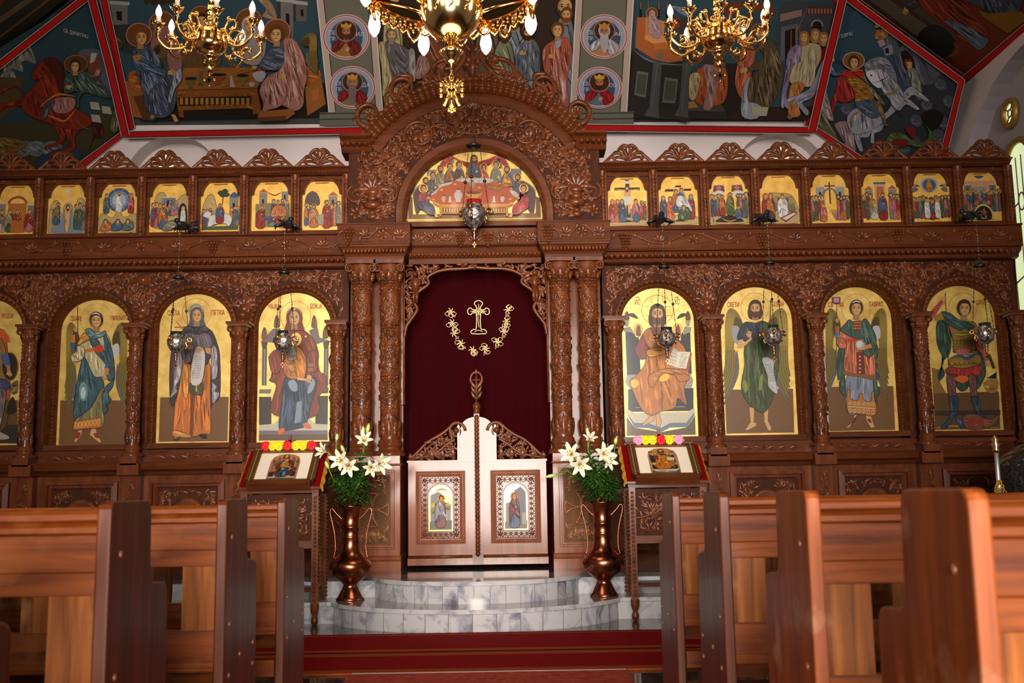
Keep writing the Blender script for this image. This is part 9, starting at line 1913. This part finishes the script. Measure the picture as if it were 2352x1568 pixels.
# ------------------------------------------------------------------ pews
XPR, XPL = 0.2688 + .72, 0.2688 - .95
def rounded(poly, r=.03, n=4):
 out = []; m = len(poly)
 for i in range(m):
  p,a,b = Vector(poly[i]),Vector(poly[i - 1]),Vector(poly[(i + 1) % m]); d1,d2 = (a - p),(b - p); q = min(r,d1.length * .45,d2.length * .45); s0,s1 = p + d1.normalized() * q,p + d2.normalized() * q
  for j in range(n + 1): t = j / n; out.append(tuple(s0 * (1 - t) ** 2 + p * 2 * t * (1 - t) + s1 * t * t))
 return out
def prism_x(k, poly, x0, x1):
 n = len(poly); a = sum(poly[i][0] * poly[(i + 1) % n][1] - poly[(i + 1) % n][0] * poly[i][1] for i in range(n))
 if a < 0: poly = poly[::-1]
 k.add([(x0,p[0],p[1]) for p in poly] + [(x1,p[0],p[1]) for p in poly],[list(range(n - 1,-1,-1)),list(range(n,2 * n))] + [[i,(i + 1) % n,n + (i + 1) % n,n + i] for i in range(n)])
def pew(x, y, s_, lab, em='pewdark', W_=3.9):
 """local: aisle face at x=0, bench runs to s_*W_, its back at y=0 faces the viewer"""
 e = empty('pew', (x, y, 0)); tag(e, lab, 'pew', 'pews %s of the aisle' % ('right' if s_ > 0 else 'left')); X = lambda a, b: tuple(sorted((s_ * a, s_ * b)))
 for u in (0.0, W_):
  k = MB(); prism_x(k,rounded([(0,0),(.46,0),(.46,.40),(.445,.775),(.30,.785),(.29,1.0),(0.0,1.0)],.035),*X(u,u + .036)); eo = k.build('end_panel',M[em],e,local=True,bevel=.006)
  if u == 0:
   for dy, z in ((.07, .87), (.06, .58), (.21, .46), (.40, .475), (.07, .41), (.40, .40)):
    k = MB(); k.ball((-s_ * .001, dy, z), .009, 8, 6, 0, (.6, 1, 1)); k.build('plug', M['bolt'], eo, local=True)
 a, b = X(.036, W_)
 k = MB(); extx(k,[(.085,.90),(.085,.975),(.02,.975),(.012,.968),(.012,.955),(.022,.948),(.008,.938),(.008,.925),(.02,.918),(.02,.90)],a,b); k.build('cap_rail',M['pewh'],e,local=True)
 k = MB(); k.box(a, b, .022, .052, .83, .905); k.box(a, b, .022, .05, .775, .83); k.build('top_rail', M['pewh'], e, local=True, bevel=.003)
 k = MB(); k.box(a, b, .022, .055, .46, .565); k.box(a, b, .026, .05, .44, .47); k.build('bottom_rail', M['pewh'], e, local=True, bevel=.003)
 k = MB(); u = .036; i = 0
 while u < W_ - .1:
  q = X(u, u + .115); so = MB(); so.box(q[0], q[1], .024, .046, .55, .79); so.build('back_slat', M['pew'], e, local=True); u += .27
 k = MB(); k.box(a, b, .03, .43, .425, .455); k.build('seat', M['pewh'], e, local=True, bevel=.008)
 k = MB(); k.box(a, b, .36, .39, .33, .425); k.build('seat_rail', M['pewh'], e, local=True)
 k = MB(); k.box(a, b, -.01, .03, .26, .33); k.box(a, b, -.13, .01, .18, .205); k.build('kneeler', M['pewh'], e, local=True, bevel=.004)
 k = MB(); k.box(a, b, .02, .045, .08, .17); k.build('stretcher', M['pewh'], e, local=True)
for x,s_,ys,labs in ((XPR,1,(4.60,3.58,2.54,1.645),('right pew nearest the steps, its narrow end farthest from the viewer','second right pew from the steps with its end panel on the aisle','right pew just before the worn foreground one, slatted back in full view','nearest right pew with a worn, scuffed end panel top')),(XPL,-1,(4.55,3.60,2.55,1.62),('left pew nearest the steps, its dark end panel on the aisle','second left pew from the steps with worn pale edge','large dark left pew end in the foreground with slatted back','nearest left pew, only an arm corner showing at the lower left'))):
 for y, l in zip(ys, labs): pew(x, y, s_, l, 'pewwornlit' if s_ > 0 and y < 3 else 'pewdark')  # near right ends take the copy with light painted in

# ------------------------------------------------------------------ carpets and small furniture
k = MB(); L = 1.0; ya, yb = FLP(1090, 1546).y, 7.84; n = 24
vs = []; k.add([(-2.6,0,.012),(2.6,0,.012),(2.6,yb - ya,.012),(-2.6,yb - ya,.012),(-2.6,0,0),(2.6,0,0),(2.6,yb - ya,0),(-2.6,yb - ya,0)],[(0,1,2,3),(4,5,1,0),(5,6,2,1),(6,7,3,2),(7,4,0,3)])
nt = M['carpet'].node_tree
for nd in nt.nodes:
 if nd.type == 'MATH' and nd.operation == 'MULTIPLY_ADD': nd.inputs[1].default_value = 1 / (yb - ya)
o = k.build('carpet_runner', M['carpet'], None, loc=(0.05, ya, 0.001)); tag(o, 'dark red carpet with gold stripes laid across before the steps', 'carpet')
e = empty('aisle_carpet', (0.0, ya, 0)); tag(e, 'orange red patterned carpet down the aisle at the bottom edge', 'carpet')
k = MB(); k.box(-.62,.93,-4.0,ya - .03,.001,.014); k.build('pile',M['carpet2'],e); k = MB(); k.box(-.62,.93,ya - .04,ya - .015,.001,.016); k.build('white_binding',simple('carpet binding',rgb(186,160,160),.8),e)
# stanchion with a yellow chain, dark font beside it
p = FLP(2290,1139,.95); Ys = 7.9; b = WP(2285,1000,Ys); e = empty('stanchion',(b.x,Ys,0)); tag(e,'bright steel post with a gilt knob top near the right wall','post')
k = MB(); zt = b.z; k.lathe([(.12,0),(.12,.012),(.05,.03),(.02,.06),(.018,zt - .40),(.026,zt - .39),(.018,zt - .37),(.016,zt - .14),(.022,zt - .13)],(0,0,0),16); k.build('post',M['chrome'],e,local=True)
k = MB(); k.lathe([(.016,zt - .13),(.032,zt - .11),(.02,zt - .095),(.036,zt - .07),(.02,zt - .045),(.028,zt - .03),(.010,zt - .012),(.014,zt - .004),(.001,zt)],(0,0,0),14); k.build('finial',M['brassc'],e,local=True)
def chain(pts, name, lab):
 k = MB(); P = [Vector(q) for q in cr(pts, 8)]
 for i in range(0, len(P) - 1):
  a,c = P[i],P[i + 1]; d = (c - a); u = d.normalized(); v = Vector((0,1,0)) if i % 2 else u.cross(Vector((0,1,0))).normalized(); m = (a + c) / 2; L = d.length * .68
  k.tube([m + u * L * math.cos(2 * PI * j / 10) + v * .012 * math.sin(2 * PI * j / 10) for j in range(10)], .0042, 5, 0, True)
 tag(k.build(name, M['chain']), lab, 'chain')
h = zt - .34; chain([(b.x,Ys - .02,h),(b.x + .07,Ys - .02,h - .18),(b.x + .20,Ys - .02,h - .42),(b.x + .42,Ys - .02,h - .55),(b.x + .75,Ys - .02,h - .5)],'plastic_chain','yellow link chain hanging to the right from the steel post')
chain([(b.x,Ys - .02,h),(b.x - .03,Ys - .02,h - .05),(b.x - .035,Ys - .02,h - .14),(b.x - .02,Ys - .02,h - .22)],'plastic_chain','short loose end of yellow chain at the post top')
fx = WP(2412, 1080, 8.3); e = empty('font', (fx.x, 8.3, 0)); tag(e, 'dark round lidded font at the right edge behind the steel post', 'font')
zf = zz(1052,8.3,2350); k = MB(); k.lathe([(.30,0),(.30,.03),(.12,.08),(.10,.5),(.16,.6),(.36,.8),(.40,zf - .10),(.40,zf - .06)],(0,0,0),32); k.build('bowl',M['blackgranite'],e,local=True)
k = MB(); k.lathe([(.41,zf - .06),(.40,zf - .03),(.34,zf + .03),(.22,zf + .10),(.06,zf + .15),(.03,zf + .16),(.04,zf + .19),(.001,zf + .21)],(0,0,0),32); k.build('lid',M['blackgranite'],e,local=True)
def side_table(px0, px1, py, Y, mat, lab, lab2):
 a, b = WP(px0, py, Y), WP(px1, py, Y); z = a.z; e = empty('side_table', ((a.x + b.x) / 2, Y + .25, 0)); tag(e, lab, 'table')
 k = MB(); k.box(a.x, b.x, Y + .01, Y + .5, z - .03, z - .004); k.build('table_top', M['flath'], e)
 for x in (a.x + .05, b.x - .05):
  for y in (Y + .05,Y + .45): k = MB(); k.lathe([(.02,0),(.03,.03),(.022,.1),(.03,.3),(.022,.5),(.03,z - .03)],(x,y,0),10); k.build('leg',M['flat'],e)
 c = empty('table_cloth', ((a.x + b.x) / 2, Y + .25, z)); tag(c, lab2, 'cloth'); k = MB(); k.box(a.x - .01, b.x + .01, Y, Y + .51, z - .004, z + .004); n = 30
 vs = []
 for i in range(n + 1):
  x = a.x - .01 + (b.x - a.x + .02) * i / n; vs += [(x, Y, z), (x, Y - .012 + .008 * math.sin(i * 1.3), z - .22)]
 k.add(vs, [(2 * i, 2 * i + 1, 2 * i + 3, 2 * i + 2) for i in range(n)], 0, True); k.build('cloth', mat, c)
side_table(335,505,1164,8.0,M['goldcloth'],'small table behind the left pews, seen only at its cloth edge','gold brocade cloth on a small table behind the left pews')
side_table(1655,1790,1143,7.9,M['redcloth'],'small table behind the right pews, seen only at its cloth edge','dark red cloth on a small table behind the right pews')
